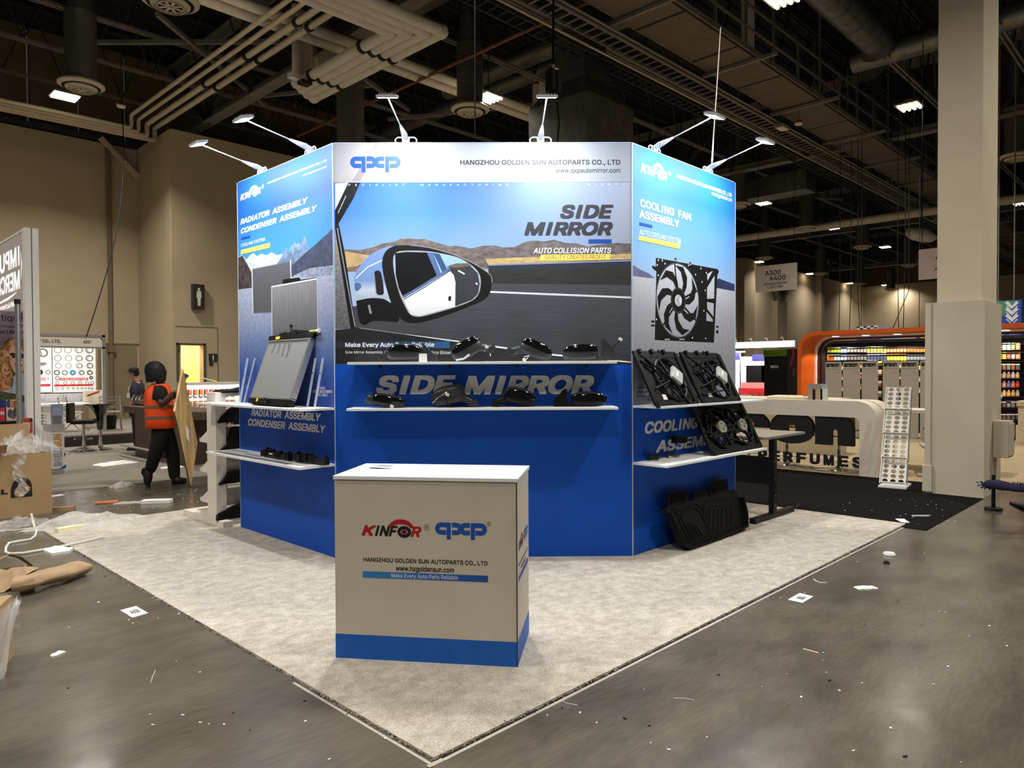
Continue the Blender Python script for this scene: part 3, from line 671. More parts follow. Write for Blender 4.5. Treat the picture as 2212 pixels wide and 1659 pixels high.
m = MB(); m.box2((8.57, .36, 0), (9.5, .43, 2.46), mat('column_cladding', (0, 0, 0))); m.box2((8.55, .34, .02), (8.6, .45, .36), mat('column_cladding', (0, 0, 0))); struct(m, 'column_board', bevel=.004)
t = thing('electrical_box', 'beige electrical box on the right side of the column', 'electrical box', (9.05, -.23, .47)); m = MB(); m.box2((0, -.17, 0), (.32, 0, .47), mat('box_paint', (196, 186, 164), .6, var=.03)); m.build('housing', t, bevel=.008); m = MB(); m.box2((.02, -.185, .03), (.3, -.17, .44), mat('box_paint', (0, 0, 0))); m.box2((.26, -.19, .2), (.28, -.185, .26), M_dark); m.build('door', t)
# ================================================================ blue booth
H = 3.542
class Pan:
    def __init__(s, o, rz, W):
        s.o = Vector(o); s.rz = rz; s.W = W; s.ax = Vector((math.cos(rz), math.sin(rz), 0)); s.ay = Vector((-math.sin(rz), math.cos(rz), 0))
    def loc(s, px, py, y=0.0):
        p = plane(px, py, s.o + s.ay * y, s.ay) - s.o; return (p.dot(s.ax), p.z)
    def W3(s, x, y, z): return s.o + s.ax * x + s.ay * y + Vector((0, 0, z))
PC = Pan((1.4611, 3.0851, 0), -PI / 4, 2.5418)
PL = Pan((1.4611, 3.0851 + 1.8071, 0), -PI / 2, 1.8071)
PR = Pan((1.4611 + 2.5418 * .70711, 3.0851 - 2.5418 * .70711, 0), 0.0, 1.8381)
M_blue = mat('blue_fabric', (6, 76, 180), .55, var=.04, scale=3, bump=.03, bscale=300, spec=.3)
M_frameA = mat('panel_edge_trim', (206, 212, 222), .4, .3, var=.03)
M_pw = mat('print_white', (238, 240, 242), .55, var=.01)
M_pb = mat('print_dark', (46, 46, 52), .55, var=.02)
M_pblk = mat('print_black', (7, 7, 8), .5, var=.1, scale=8)
M_plogo = mat('print_blue', (4, 66, 152), .55, var=.02)
M_pyel = mat('print_yellow', (240, 204, 96), .55, var=.02)
M_pgold = mat('print_olive', (96, 82, 40), .55, var=.02)
M_let = mat('light_grey_lettering', (240, 237, 232), .5, var=.02)
def panel(P, label, m0, m1):
    t = thing('display_stand', label, 'display wall', P.o, P.rz)
    th = .07; k = th * .4142; m = MB()
    m.prism([(0, 0), (P.W, 0), (P.W - (k if m1 else 0), th), (k if m0 else 0, th)], lambda x, y, z: Vector((x, y, z)), 0, H, M_blue)
    m.build('panel_body', t)
    m = MB()
    for x in (.002, P.W - .002): m.box((x, -.001, H / 2), (.004, .006, H), M_frameA)
    m.box((P.W / 2, .03, H + .004), (P.W - .02, .05, .008), M_frameA)
    m.build('edge_trim', t)
    return t
def facefn(x, z, l): return Vector((x, -.0004 - l, z))
# ---- middle panel
tC = panel(PC, 'wide middle booth panel with a printed car side mirror', True, True)
mb = MB(); S = Sheet(mb, facefn, PC.loc); S.lim = (.004, PC.W - .004); S.zoom(700, 290, 3.16)
zb = PC.loc(1000, 786)[1]; zh = PC.loc(1000, 394)[1]
sky = gradmat('print_sky_middle', [(0, (176, 196, 222)), (.3, (136, 172, 214)), (.7, (62, 118, 200)), (1, (26, 82, 174))], 'Z', 2.25, 3.25, side=(.9, 2.5, (140, 148, 164)))
S.rect((.006, zb), (PC.W - .006, H - .003), sky, True)
hills = gradmat('print_hills', [(0, (196, 168, 118)), (.4, (150, 124, 96)), (1, (112, 98, 92))], 'Z', 2.28, 2.52, var=.7, scale=13, stretch=(1, 1, 2.2), side=(.5, 2.2, (96, 88, 90)))
S.poly([(140, 785), (250, 790), (340, 770), (400, 745), (470, 735), (520, 715), (580, 710), (640, 717), (690, 714), (750, 735), (860, 765), (900, 760), (960, 770), (1000, 780), (1080, 762), (1160, 758), (1220, 772), (1300, 770), (1380, 732), (1440, 725), (1500, 732), (1570, 720), (1650, 742), (1720, 745), (1800, 768), (1850, 757), (2000, 742), (2095, 746), (2095, 900), (140, 940)], hills)
S.poly([(1100, 850), (2095, 815), (2095, 870), (1120, 890)], gradmat('print_grass', [(0, (150, 126, 70)), (1, (186, 160, 104))], 'Z', 2.2, 2.3, var=.4, scale=14, stretch=(1, 1, 3)))
S.poly([(140, 800), (330, 830), (230, 900), (150, 910)], mat('print_sand', (196, 164, 116), .6, var=.2, scale=8))
S.poly([(1120, 920), (2095, 900), (2095, 1040), (1130, 1025)], gradmat('print_brush', [(0, (28, 27, 22)), (.6, (62, 56, 34)), (1, (34, 34, 30))], 'Z', 1.98, 2.12, var=.6, scale=6, stretch=(1, 1, 7)))
S.poly([(1110, 890), (2095, 853), (2095, 905), (1130, 925)], mat('print_rail', (40, 46, 62), .5, var=.15, scale=10, stretch=(1, 1, 9)))
S.ribbon([(1120, 893), (2095, 862)], .012, mat('print_rail_light', (128, 140, 164), .5))
road = gradmat('print_road', [(0, (50, 52, 58)), (1, (64, 66, 73))], 'Z', 1.66, 2.05, var=.35, scale=7, stretch=(.5, 1, 14))
S.poly([(1100, 1018), (2095, 1030), (2095, 1570), (150, 1570), (150, 1180), (900, 1100)], road)
S.poly([(1100, 1068), (2095, 1108), (2095, 1121), (1100, 1081)], mat('print_lane', (214, 218, 222), .6))
S.poly([(75, 650), (110, 880), (185, 1330), (78, 1330)], gradmat('print_verge', [(0, (92, 92, 94)), (.6, (120, 120, 124)), (1, (150, 136, 110))], 'Z', 2.0, 2.7, var=.5, scale=40))
S.poly([(75, 335), (168, 330), (100, 500), (75, 520)], mat('print_car_grey', (182, 180, 180), .6, var=.05))
S.poly([(165, 332), (250, 325), (200, 440), (98, 612), (75, 640), (75, 520)], M_pblk)
S.ribbon([(150, 420), (95, 540)], .008, mat('print_glint', (150, 150, 156), .5))
S.poly([(75, 640), (100, 612), (140, 800), (218, 1322), (182, 1330)], M_pblk)
S.ribbon([(90, 640), (212, 1315)], .009, mat('print_glint', (0, 0, 0)))
S.poly([(78, 1335), (182, 1328), (235, 1322), (560, 1368), (1000, 1428), (1560, 1508), (2095, 1562), (2095, 1570), (78, 1570)], gradmat('print_sill', [(0, (12, 12, 15)), (1, (22, 22, 27))], 'X', 0, 2.4))
S.ribbon([(560, 1366), (1000, 1426), (1560, 1505), (2095, 1556)], [.004, .014, .014, .012], M_pw)
S.ribbon([(240, 1322), (560, 1366)], .006, mat('print_glint', (0, 0, 0)))
# mirror: silver cap, black frame, chrome edge, glass
silver = gradmat('print_silver', [(0, (96, 112, 146)), (.4, (142, 158, 188)), (.8, (196, 206, 222)), (1, (120, 150, 204))], 'Z', 1.98, 2.38)
S.curve([(202, 1000), (215, 945), (255, 880), (320, 815), (420, 768), (520, 757), (470, 1130), (330, 1115), (222, 1137)], silver)
S.curve([(205, 1010), (245, 1015), (258, 1040), (240, 1065), (212, 1075)], mat('print_reflect', (84, 110, 160), .5))
S.ribbon([(215, 985), (300, 905), (420, 850)], .008, M_pw)
S.curve([(220, 1137), (220, 1137), (330, 1113), (450, 1130), (540, 1290), (400, 1272), (320, 1275), (275, 1310), (235, 1280)], M_pblk)
S.ribbon([(305, 1165), (320, 1225)], .02, mat('print_glint', (0, 0, 0)))
fr = [(460, 768), (500, 758), (600, 757), (720, 773), (850, 808), (960, 850), (1050, 898), (1112, 938), (1148, 972), (1143, 1040), (1132, 1090), (1090, 1135), (1000, 1172), (850, 1232), (700, 1278), (600, 1294), (530, 1272), (485, 1205), (440, 1110), (405, 960), (392, 870), (415, 800)]
cf = S.curve(fr, M_pblk)
S.ribbon(cf[6:34], .006, mat('print_glint', (0, 0, 0)), True)
gl = [(485, 812), (560, 802), (700, 805), (820, 825), (930, 852), (1010, 905), (1056, 955), (1064, 1020), (1050, 1090), (1010, 1130), (900, 1172), (760, 1212), (650, 1242), (592, 1230), (560, 1172), (518, 1080), (490, 960), (478, 880)]
gq = S.curve(gl, mat('print_chrome', (168, 172, 180), .4))
S.ribbon(gq, .022, mat('print_chrome', (0, 0, 0)), True, closed=True)
S.poly(gq, gradmat('print_mirror_sky', [(0, (196, 206, 214)), (1, (150, 186, 226))], 'Z', 2.2, 2.36), True)
S.poly([(840, 915), (900, 890), (985, 885), (1050, 950), (1062, 1020), (1050, 1090), (1010, 1130), (890, 1176), (880, 1000)], mat('print_asphalt', (50, 52, 58), .6, var=.15, scale=10))
S.poly([(830, 905), (900, 882), (985, 880), (1005, 900), (900, 912)], mat('print_bank', (104, 92, 74), .6))
S.ribbon([(915, 930), (960, 955)], .012, M_pw); S.ribbon([(1035, 1015), (1048, 1025)], .012, M_pw)
S.poly([(485, 812), (560, 803), (735, 808), (795, 962), (540, 1112), (510, 1050), (490, 960)], mat('print_window', (16, 17, 21), .4, var=.3, scale=6))
S.poly([(700, 806), (745, 809), (800, 960), (775, 975)], mat('print_reflect', (0, 0, 0)))
S.poly([(745, 809), (790, 818), (842, 925), (812, 950)], mat('print_window2', (60, 84, 128), .4))
S.poly([(540, 1112), (795, 962), (850, 922), (885, 960), (897, 1010), (895, 1176), (760, 1212), (650, 1242), (592, 1230), (562, 1175)], gradmat('print_white_car', [(0, (206, 206, 206)), (1, (244, 246, 248))], 'Z', 1.85, 2.25))
S.ribbon([(540, 1112), (680, 1030), (860, 918)], .022, mat('print_reflect', (0, 0, 0))); S.ribbon([(545, 1128), (690, 1042), (865, 928)], .007, M_pblk)
S.poly([(848, 1108), (868, 1104), (866, 1135), (850, 1141)], M_pblk)
S.curve([(340, 945), (352, 932), (378, 930), (392, 948), (412, 1082), (400, 1098), (368, 1098), (355, 1085)], mat('print_blinker', (24, 24, 28), .5)); S.ribbon([(342, 950), (356, 1085), (370, 1098)], .006, mat('print_glint', (0, 0, 0)))
# header band
head = gradmat('print_header', [(0, (140, 140, 148)), (.1, (148, 144, 146)), (.16, (160, 160, 168)), (.5, (156, 160, 170)), (1, (138, 142, 152))], 'X', 0, 2.54)
S.rect((.006, zh), (PC.W - .006, H - .003), head, True)
S.poly([(75, 318), (245, 322), (395, 64), (275, 62)], mat('print_streak', (150, 144, 144), .6)); S.poly([(190, 320), (245, 322), (395, 64), (350, 64)], mat('print_streak2', (124, 118, 122), .6))
a = S.q((183, 262)); b = S.q((522, 152)); qxp_logo(S, a[0], b[0], a[1], b[1], M_plogo, mat('print_grey', (150, 150, 156), .6))
S.text('HANGZHOU GOLDEN SUN AUTOPARTS CO., LTD', (930, 217), (2022, 174), M_pb, .02)
S.text('www.qxpautomirror.com', (1580, 272), (2022, 230), M_pb, .008)
S.text('SPECIALIST  MANUFACTURING  OF  SIDE  MIRROR', (118, 354), (2052, 336), mat('print_pale', (190, 206, 232), .6), 0, 0, 2.6)
S.text('SIDE', (1612, 577), (1975, 480), M_pb, .034, .22); S.text('MIRROR', (1368, 692), (1970, 597), M_pb, .034, .22)
S.rect((1805, 745), (1962, 717), M_plogo)
S.text('AUTO COLLISION PARTS', (1430, 814), (1960, 774), M_pw, .014, .22)
S.poly([(1480, 822), (1958, 817), (1950, 858), (1473, 864)], M_pyel); S.text('QUALITY CREATES PROFIT', (1508, 856), (1924, 824), M_pgold)
S.poly([(80, 1415), (858, 1413), (858, 1460), (80, 1462)], gradmat('print_strap', [(0, (26, 34, 48)), (1, (34, 92, 140))], 'X', .3, 1.1))
S.text('Make Every Auto Parts Reliable', (145, 1460), (752, 1420), M_pw, .018)
S.text('Side Mirror Assembly / S', (145, 1502), (440, 1477), M_pw); S.text('Mirror Blinker', (722, 1502), (866, 1478), M_pw)
mb.build('printed_graphic', tC)
mb = MB(); S = Sheet(mb, facefn, PC.loc); S.lim = (.004, PC.W - .004); S.zoom(720, 700, 3.253)
S.text('SIDE', (303, 497), (860, 358), M_let, .036, .22); mb.build('lettering', tC); mb = MB(); S = Sheet(mb, facefn, PC.loc); S.zoom(720, 700, 3.253); S.text('MIRROR', (916, 497), (1832, 358), M_let, .036, .22)
mb.build('lettering', tC)
# ---- left panel
tL = panel(PL, 'left booth panel printed with radiators before snowy peaks', False, True)
mb = MB(); S = Sheet(mb, facefn, PL.loc); S.lim = (.004, PL.W - .004); S.zoom(480, 300, 4.146)
zb = PL.loc(600, 873)[1]
S.rect((.006, zb), (PL.W - .006, H - .003), gradmat('print_sky_left', [(0, (120, 186, 218)), (.35, (60, 140, 206)), (.75, (10, 74, 170)), (1, (16, 84, 176))], 'Z', 2.25, 3.5), True)
snow = gradmat('print_snowfield', [(0, (18, 52, 134)), (.3, (40, 76, 152)), (.55, (104, 124, 170)), (.8, (146, 156, 184)), (1, (160, 168, 190))], 'Z', 1.3, 2.35, var=.18, scale=16, stretch=(1, 1, 2))
rock = gradmat('print_rock', [(0, (40, 45, 68)), (.5, (66, 74, 100)), (1, (112, 136, 168))], 'Z', 2.1, 2.75, var=.6, scale=14)
S.poly([(135, 1062), (180, 1040), (215, 1082), (250, 1042), (280, 1020), (310, 1052), (350, 1030), (400, 1042), (440, 1015), (490, 1042), (530, 1030), (600, 1060), (700, 1150), (700, 1250), (135, 1300)], gradmat('print_snow_peaks', [(0, (104, 122, 156)), (1, (186, 194, 206))], 'Z', 2.2, 2.5, var=.35, scale=22))
S.poly([(490, 1120), (530, 1060), (560, 1000), (572, 978), (598, 992), (630, 950), (652, 920), (665, 952), (690, 905), (700, 942), (712, 935), (728, 890), (745, 870), (770, 960), (760, 1000), (850, 1100), (620, 1250), (490, 1200)], rock)
S.poly([(590, 1180), (650, 1110), (760, 1010), (850, 935), (900, 885), (945, 850), (975, 815), (1004, 802), (1004, 1235), (620, 1250)], gradmat('print_ridge', [(0, (78, 84, 108)), (1, (44, 52, 80))], 'Z', 2.1, 2.8, var=.55, scale=16))
S.poly([(135, 1065), (182, 1045), (240, 1150), (266, 1200), (266, 1345), (145, 1365)], mat('print_rock_brown', (66, 54, 58), .6, var=.5, scale=14))
S.poly([(135, 1350), (300, 1330), (640, 1230), (760, 1195), (1004, 1205), (1004, 2400), (135, 2400)], snow)
S.rect((.006, zb), (PL.W - .006, PL.loc(600, 760)[1]), snow, True)
S.poly([(640, 1225), (780, 1160), (840, 1150), (1004, 1130), (1004, 1215), (760, 1240)], mat('print_snow_rocks', (138, 146, 166), .6, var=.4, scale=30))
fins = mat('print_fins', (120, 120, 124), .6, var=0); fins2 = gradmat('print_core', [(0, (92, 92, 98)), (1, (132, 132, 136))], 'Z', 1.9, 2.4, var=.3, scale=14, stretch=(5, 5, .3))
S.poly([(272, 1165), (612, 1098), (616, 1548), (282, 1562)], mat('print_condenser_back', (58, 58, 64), .6))
for i in range(30):
    f = (i + .5) / 30
    S.ribbon([(272 + 10 * f, 1165 + 397 * f), (612 + 4 * f, 1098 + 450 * f)], .0062, fins)
S.ribbon([(268, 1145), (277, 1580)], .022, mat('print_alu', (196, 198, 204), .5)); S.ribbon([(612, 1085), (618, 1250)], .02, mat('print_alu', (0, 0, 0)))
S.poly([(440, 1322), (540, 1300), (545, 1262), (690, 1240), (705, 1262), (850, 1240), (850, 1262), (440, 1340)], M_pblk)
core = [(442, 1325), (852, 1252), (858, 1745), (446, 1775)]
S.poly(core, fins2); S.ribbon([(442, 1325), (852, 1252)], .012, M_pw); S.ribbon([(444, 1325), (448, 1775)], .014, mat('print_alu', (0, 0, 0))); S.ribbon([(852, 1252), (859, 1745)], .012, mat('print_alu', (0, 0, 0))); S.ribbon([(446, 1772), (858, 1742)], .012, M_pw)
S.poly([(446, 1778), (858, 1748), (858, 1762), (800, 1800), (470, 1815)], M_pblk)
a = S.q((163, 556)); b = S.q((348, 418)); kinfor_logo(S, a[0], b[0], a[1], b[1] + .03, M_pw, M_pw, mat('print_sky_blue', (40, 130, 222), .6))
S.text('HANGZHOU GOLDEN SUN AUTOPARTS CO., LTD', (410, 410), (938, 181), M_pw, .012); S.text('www.hzgoldensun.com', (718, 342), (938, 238), M_pw)
S.text('RADIATOR  ASSEMBLY', (166, 770), (766, 520), M_pw, .024, .22); S.text('CONDENSER  ASSEMBLY', (169, 852), (850, 590), M_pw, .024, .22)
S.poly([(170, 884), (252, 864), (252, 886), (170, 906)], M_plogo); S.text('COOLING SYSTEM', (171, 970), (386, 882), M_pw, .0, .2)
S.poly([(172, 996), (433, 930), (428, 975), (166, 1036)], M_pyel); S.text('QUALITY CREATES PROFIT', (183, 1022), (412, 945), M_pgold)
S.zoom(500, 690, 7.9)
S.text('EN, AUDI, HYUNDAI, KIA', (1140, 852), (1485, 808), mat('print_dim', (120, 140, 176), .6)); S.text('ER CHINESE MODELS', (1130, 920), (1448, 876), mat('print_dim', (0, 0, 0)))
S.text('MAKE', (1512, 1192), (1604, 1148), M_pw); S.text('EVERY AUTO PARTS', (1398, 1250), (1718, 1208), M_pw, .01); S.text('RELIABLE', (1478, 1306), (1644, 1264), M_pw)
c = S.q((1560, 1235)); S.ring(c, .1, .13, .004, mat('print_ring_blue', (20, 50, 130), .6), a0=-60, a1=70); S.ring(c, .1, .13, .004, mat('print_ring_blue', (0, 0, 0)), a0=215, a1=290)
S.text('CARS', (200, 1170), (310, 1135), mat('print_dim', (0, 0, 0)))
mb.build('printed_graphic', tL)
mb = MB(); S = Sheet(mb, facefn, PL.loc); S.lim = (.004, PL.W - .004); S.zoom(430, 660, 3.3177)
S.text('RADIATOR', (377, 790), (590, 755), M_let, .024, .22); mb.build('lettering', tL); mb = MB(); S = Sheet(mb, facefn, PL.loc); S.zoom(430, 660, 3.3177); S.text('ASSEMBLY', (612, 809), (873, 774), M_let, .024, .22); mb.build('lettering', tL); mb = MB(); S = Sheet(mb, facefn, PL.loc); S.lim = (.004, PL.W - .004); S.zoom(430, 660, 3.3177); S.text('CONDENSER', (352, 860), (617, 833), M_let, .024, .22); mb.build('lettering', tL); mb = MB(); S = Sheet(mb, facefn, PL.loc); S.zoom(430, 660, 3.3177); S.text('ASSEMBLY', (640, 888), (906, 858), M_let, .024, .22)
mb.build('lettering', tL)
# ---- right panel
tR = panel(PR, 'right booth panel printed with a cooling fan on a salt flat', True, False)
mb = MB(); S = Sheet(mb, facefn, PR.loc); S.lim = (.004, PR.W - .004); S.zoom(1350, 300, 3.457)
zb = PR.loc(1365, 876)[1]
S.rect((.006, zb), (PR.W - .006, H - .003), gradmat('print_sky_right', [(0, (160, 182, 208)), (.35, (106, 152, 200)), (.75, (26, 104, 182)), (1, (18, 102, 184))], 'Z', 2.3, 3.5), True)
S.poly([(48, 945), (72, 948), (112, 975), (180, 1005), (222, 1040), (48, 1040)], mat('print_far_hill', (92, 94, 128), .6, var=.2, scale=12))
S.poly([(590, 1100), (640, 1065), (700, 1042), (760, 1065), (818, 1085), (818, 1145), (590, 1110)], mat('print_dark_hill', (34, 46, 82), .6, var=.3, scale=10))
flat = gradmat('print_salt', [(0, (124, 126, 134)), (.4, (146, 147, 154)), (.8, (160, 161, 168)), (1, (174, 175, 180))], 'Z', 1.3, 2.35, var=.12, scale=26)
S.poly([(48, 1022), (220, 1045), (600, 1098), (818, 1138), (818, 1900), (48, 1900)], flat)
S.rect((.006, zb), (PR.W - .006, PR.loc(1365, 740)[1]), flat, True)
S.poly([(230, 888), (690, 972), (702, 990), (690, 1020), (664, 1522), (222, 1502), (234, 990), (205, 968), (200, 945), (230, 955)], M_pblk)
for q in ([(195, 1355), (222, 1358), (222, 1374), (195, 1370)], [(195, 1385), (222, 1388), (222, 1402), (195, 1400)], [(680, 1395), (698, 1398), (698, 1412), (680, 1408)], [(680, 1428), (698, 1430), (698, 1455), (680, 1450)]): S.poly(q, M_pblk)
for x, y in ((378, 905), (488, 935)): S.disc((x, y), .02, .022, M_pblk, raw=False); S.disc((x, y + 2), .009, .01, flat, raw=False)
c = S.q((398, 1207)); e1 = S.q((548, 1207)); rx = abs(e1[0] - c[0]); rz_ = abs(S.q((398, 935))[1] - S.q((398, 1478))[1]) / 2
S.disc(c, rx, rz_, flat, 40); S.ring(c, rx * 1.02, rz_ * 1.02, .012, mat('print_glint2', (66, 66, 72), .5), 40)
for i in range(7):
    a0 = 18 + i * 360 / 7
    def pp(r, a): return (c[0] + rx * r * math.cos(math.radians(a)), c[1] + rz_ * r * math.sin(math.radians(a)))
    S.poly([pp(.3, a0 - 12), pp(.55, a0 - 4), pp(.8, a0 + 12), pp(.97, a0 + 30), pp(.97, a0 + 6), pp(.8, a0 - 12), pp(.55, a0 - 26), pp(.3, a0 - 34)], M_pblk, True)
    S.ribbon([pp(.32, a0 - 12), pp(.55, a0 - 5), pp(.8, a0 + 11), pp(.95, a0 + 28)], .006, mat('print_glint2', (0, 0, 0)), True)
for a0 in (100, 225, 330, 20): S.ribbon([pp(.2, a0), pp(1, a0)], .02, M_pblk, True)
S.disc(c, rx * .36, rz_ * .36, M_pblk); S.ring(c, rx * .33, rz_ * .33, .008, mat('print_glint2', (0, 0, 0))); S.disc(c, rx * .17, rz_ * .16, mat('print_hub', (196, 198, 204), .5)); S.text('K', (c[0] - .03, c[1] - .05), (c[0] + .03, c[1] + .05), mat('print_grey', (0, 0, 0)), .02, raw=True)
for q in ([(612, 1010), (655, 985), (615, 1062)], [(612, 1112), (668, 1020), (665, 1192), (612, 1195)], [(612, 1218), (662, 1228), (660, 1330), (614, 1270)], [(608, 1292), (655, 1348), (655, 1366), (606, 1358)]): S.poly(q, flat)
for x, y in ((248, 905), (278, 908), (240, 942), (298, 932), (474, 944), (566, 968), (606, 1000), (526, 1014), (574, 1068), (598, 1132), (502, 1485), (602, 1490), (234, 1348), (588, 1284), (248, 1018)): S.disc((x, y), .008, .009, M_pw, 10, raw=False)
for x in (300, 310, 320, 330, 410, 420, 430, 440): S.disc((x, 1497), .006, .007, M_pw, 8, raw=False)
a = S.q((115, 252)); b = S.q((316, 262)); a2 = S.q((318, 322)); kinfor_logo(S, a[0], b[0], a2[1] + .005, a[1] + .14, M_pw, M_pw, mat('print_sky_blue', (0, 0, 0)))
S.text('HANGZHOU GOLDEN SUN AUTOPARTS CO., LTD', (383, 297), (795, 408), M_pw, .012); S.text('www.hzgoldensun.com', (645, 428), (797, 442), M_pw)
S.text('COOLING  FAN', (112, 508), (490, 557), M_pw, .024); S.text('ASSEMBLY', (107, 588), (403, 608), M_pw, .024)
S.poly([(106, 622), (203, 644), (203, 666), (106, 643)], M_plogo); S.text('AUTO COOLING SYSTEM', (106, 712), (416, 746), M_pw, 0, .2)
S.poly([(103, 722), (411, 786), (405, 823), (98, 755)], M_pyel); S.text('HIGH POWER / HIGH SPEED / STRONG COOLING', (108, 750), (403, 798), M_pgold)
S.zoom(1360, 740, 8.848)
for t_, a, b in (('FAN FRAME', (135, 885), (395, 832)), ('AND FAN MOTOR', (135, 970), (510, 912)), ('CAN BE SOLD', (135, 1050), (460, 1000))): S.text(t_, a, b, M_pb, .01)
mb.build('printed_graphic', tR)
mb = MB(); S = Sheet(mb, facefn, PR.loc); S.lim = (.004, PR.W - .004); S.zoom(1350, 730, 3.3175)
S.text('COOLING', (143, 690), (527, 566), M_let, .03, .2); mb.build('lettering', tR); mb = MB(); S = Sheet(mb, facefn, PR.loc); S.zoom(1350, 730, 3.3175); S.text('FAN', (575, 640), (745, 538), M_let, .03, .2); mb.build('lettering', tR); mb = MB(); S = Sheet(mb, facefn, PR.loc); S.lim = (.004, PR.W - .004); S.zoom(1350, 730, 3.3175); S.text('ASSEMBLY', (222, 824), (728, 672), M_let, .03, .2)
mb.build('lettering', tR)
# ---- shelves
M_shelf = mat('white_shelf', (232, 232, 230), .35, var=.03, scale=10)
def shelf(P, x0, x1, z, depth, label, slots=None, joint=None):
    t = thing('wall_shelf', label, 'shelf', P.W3(x0, 0, z), P.rz); L_ = x1 - x0
    m = MB()
    if joint: m.box2((0, -depth, -.02), (joint - .001, -.001, 0), M_shelf); m.box2((joint + .001, -depth + .004, -.02), (L_, -.001, .0015), M_shelf)
    else: m.box2((0, -depth, -.02), (L_, -.001, 0), M_shelf)
    if slots:
        for i in range(4): m.box2((.08 + i * .42, -.11 - .07 * (i % 2), .0004), (.42 + i * .42, -.095 - .07 * (i % 2), .0012), M_black)
        m.box2((.1, -depth + .02, .0004), (L_ - .25, -depth + .085, .003), M_alu)
    m.build('board', t, bevel=.002)
    for f in (.1, .37, .63, .9):
        m = MB(); m.prism([(-.001, -.02), (-.09, -.02), (-.09, -.028), (-.012, -.048), (-.001, -.048)], lambda a, b, q: Vector((L_ * f + q, a, b)), -.006, .006, M_dark); m.build('bracket', t)
    return t
zu = 1.3; xl = PL.loc(452, 868, -.3)[0]
shelf(PL, -.29, PL.W - .005, 1.3, .33, 'upper white shelf on the left panel, carrying the radiator')
shelf(PL, -.02, PL.W - .005, .82, .34, 'lower white shelf on the left panel, with dark slots and black brackets', slots=True)
ca = PC.loc(750, 783, -.3)[0]; cb = PC.loc(1333, 783, -.3)[0]
shelf(PC, ca, cb, 1.683, .3, 'upper white shelf of the middle panel, level with the eye', joint=(cb - ca) * .505)
ca2 = PC.loc(748, 885, -.3)[0]; cb2 = PC.loc(1336, 881, -.3)[0]
ZC2 = 1.306
shelf(PC, ca2, cb2, ZC2, .3, 'lower white shelf of the middle panel under the big lettering', joint=(cb2 - ca2) * .505)
shelf(PR, .004, PR.W + .03, 1.306, .3, 'upper white shelf on the right panel, carrying two fan units')
shelf(PR, .004, PR.W + .03, .817, .34, 'lower white shelf on the right panel, with carton and twin fan', joint=.96)
# ---- arm lamps
M_lampw = mat('lamp_white', (226, 230, 234), .35, var=.02)
LEDE = emitmat('led_lens', (244, 250, 255), 22.0)
ARM_W = 31.0
def arm_lamp(P, x, label, dx=0.0, out=.57, rise=.17, pw=1.0):
    t = thing('arm_spotlight', label, 'arm lamp', P.W3(x, .03, H + .008), P.rz)
    m = MB(); m.tube([(-.09, .0, .0), (-.09, .0, .035), (-.07, 0, .05), (.07, 0, .05), (.09, 0, .035), (.09, 0, 0)], .006, M_lampw, 8); m.box2((-.03, -.02, 0), (.03, .02, .05), M_lampw); m.build('clamp', t, smooth=50)
    hd = Vector((dx, -out - .03, rise)); b0 = Vector((0, 0, .045)); d = (hd - b0).normalized(); b1 = b0 + d * .2
    m = MB(); m.tube([b0, b0 + d * .05, b0 + d * .12, b1], [.018, .027, .019, .008], M_lampw, 12); m.build('arm_holder', t, smooth=50)
    m = MB(); m.tube([b1 - d * .02, hd], .0055, M_lampw, 8); m.build('rod', t, smooth=50)
    R = Matrix.Rotation(math.radians(-24), 4, 'X'); Tm = Matrix.Translation(hd) @ R
    # flat floodlight head: face looks down and back towards the panel
    R = Matrix.Rotation(math.radians(19), 4, 'X'); Tm = Matrix.Translation(hd) @ R
    m = MB(Tm); m.box2((-.08, -.06, -.01), (.08, .06, .01), M_lampw)
    for k in range(6): m.box((-.06 + .024 * k, 0, .016), (.005, .1, .014), mat('lamp_fins', (120, 122, 126), .4, .5))
    m.build('lamp_head', t, bevel=.004)
    m = MB(Tm); m.box2((-.07, -.05, -.0115), (.07, .05, -.01), LEDE); m.build('lens', t)
    l = bpy.data.lights.new('flood_light', 'AREA'); l.shape = 'RECTANGLE'; l.size = .14; l.size_y = .1; l.energy = ARM_W * pw; l.color = (.89, .95, 1.0); l.spread = math.radians(165)
    o = bpy.data.objects.new('flood_light', l); COL.objects.link(o); o.parent = t; o.matrix_local = Tm @ Matrix.Translation((0, 0, -.014))
cl = PL.loc(560, 372)[0]; arm_lamp(PL, cl, 'lit arm lamp at the outer end of the left panel', -.04)
cl = PL.loc(664, 326)[0]; arm_lamp(PL, cl, 'lit arm lamp at the inner end of the left panel', -.04)
cl = PC.loc(876, 305)[0]; arm_lamp(PC, cl, 'arm lamp above the logo on the middle panel', -.06)
cl = PC.loc(1168, 307)[0]; arm_lamp(PC, cl, 'arm lamp above the company name on the middle panel', .02)
cl = PR.loc(1420, 330)[0]; arm_lamp(PR, cl, 'lit arm lamp at the inner end of the right panel', -.02)
cl = PR.loc(1535, 372)[0]; arm_lamp(PR, cl, 'lit arm lamp at the outer end of the right panel', -.02)
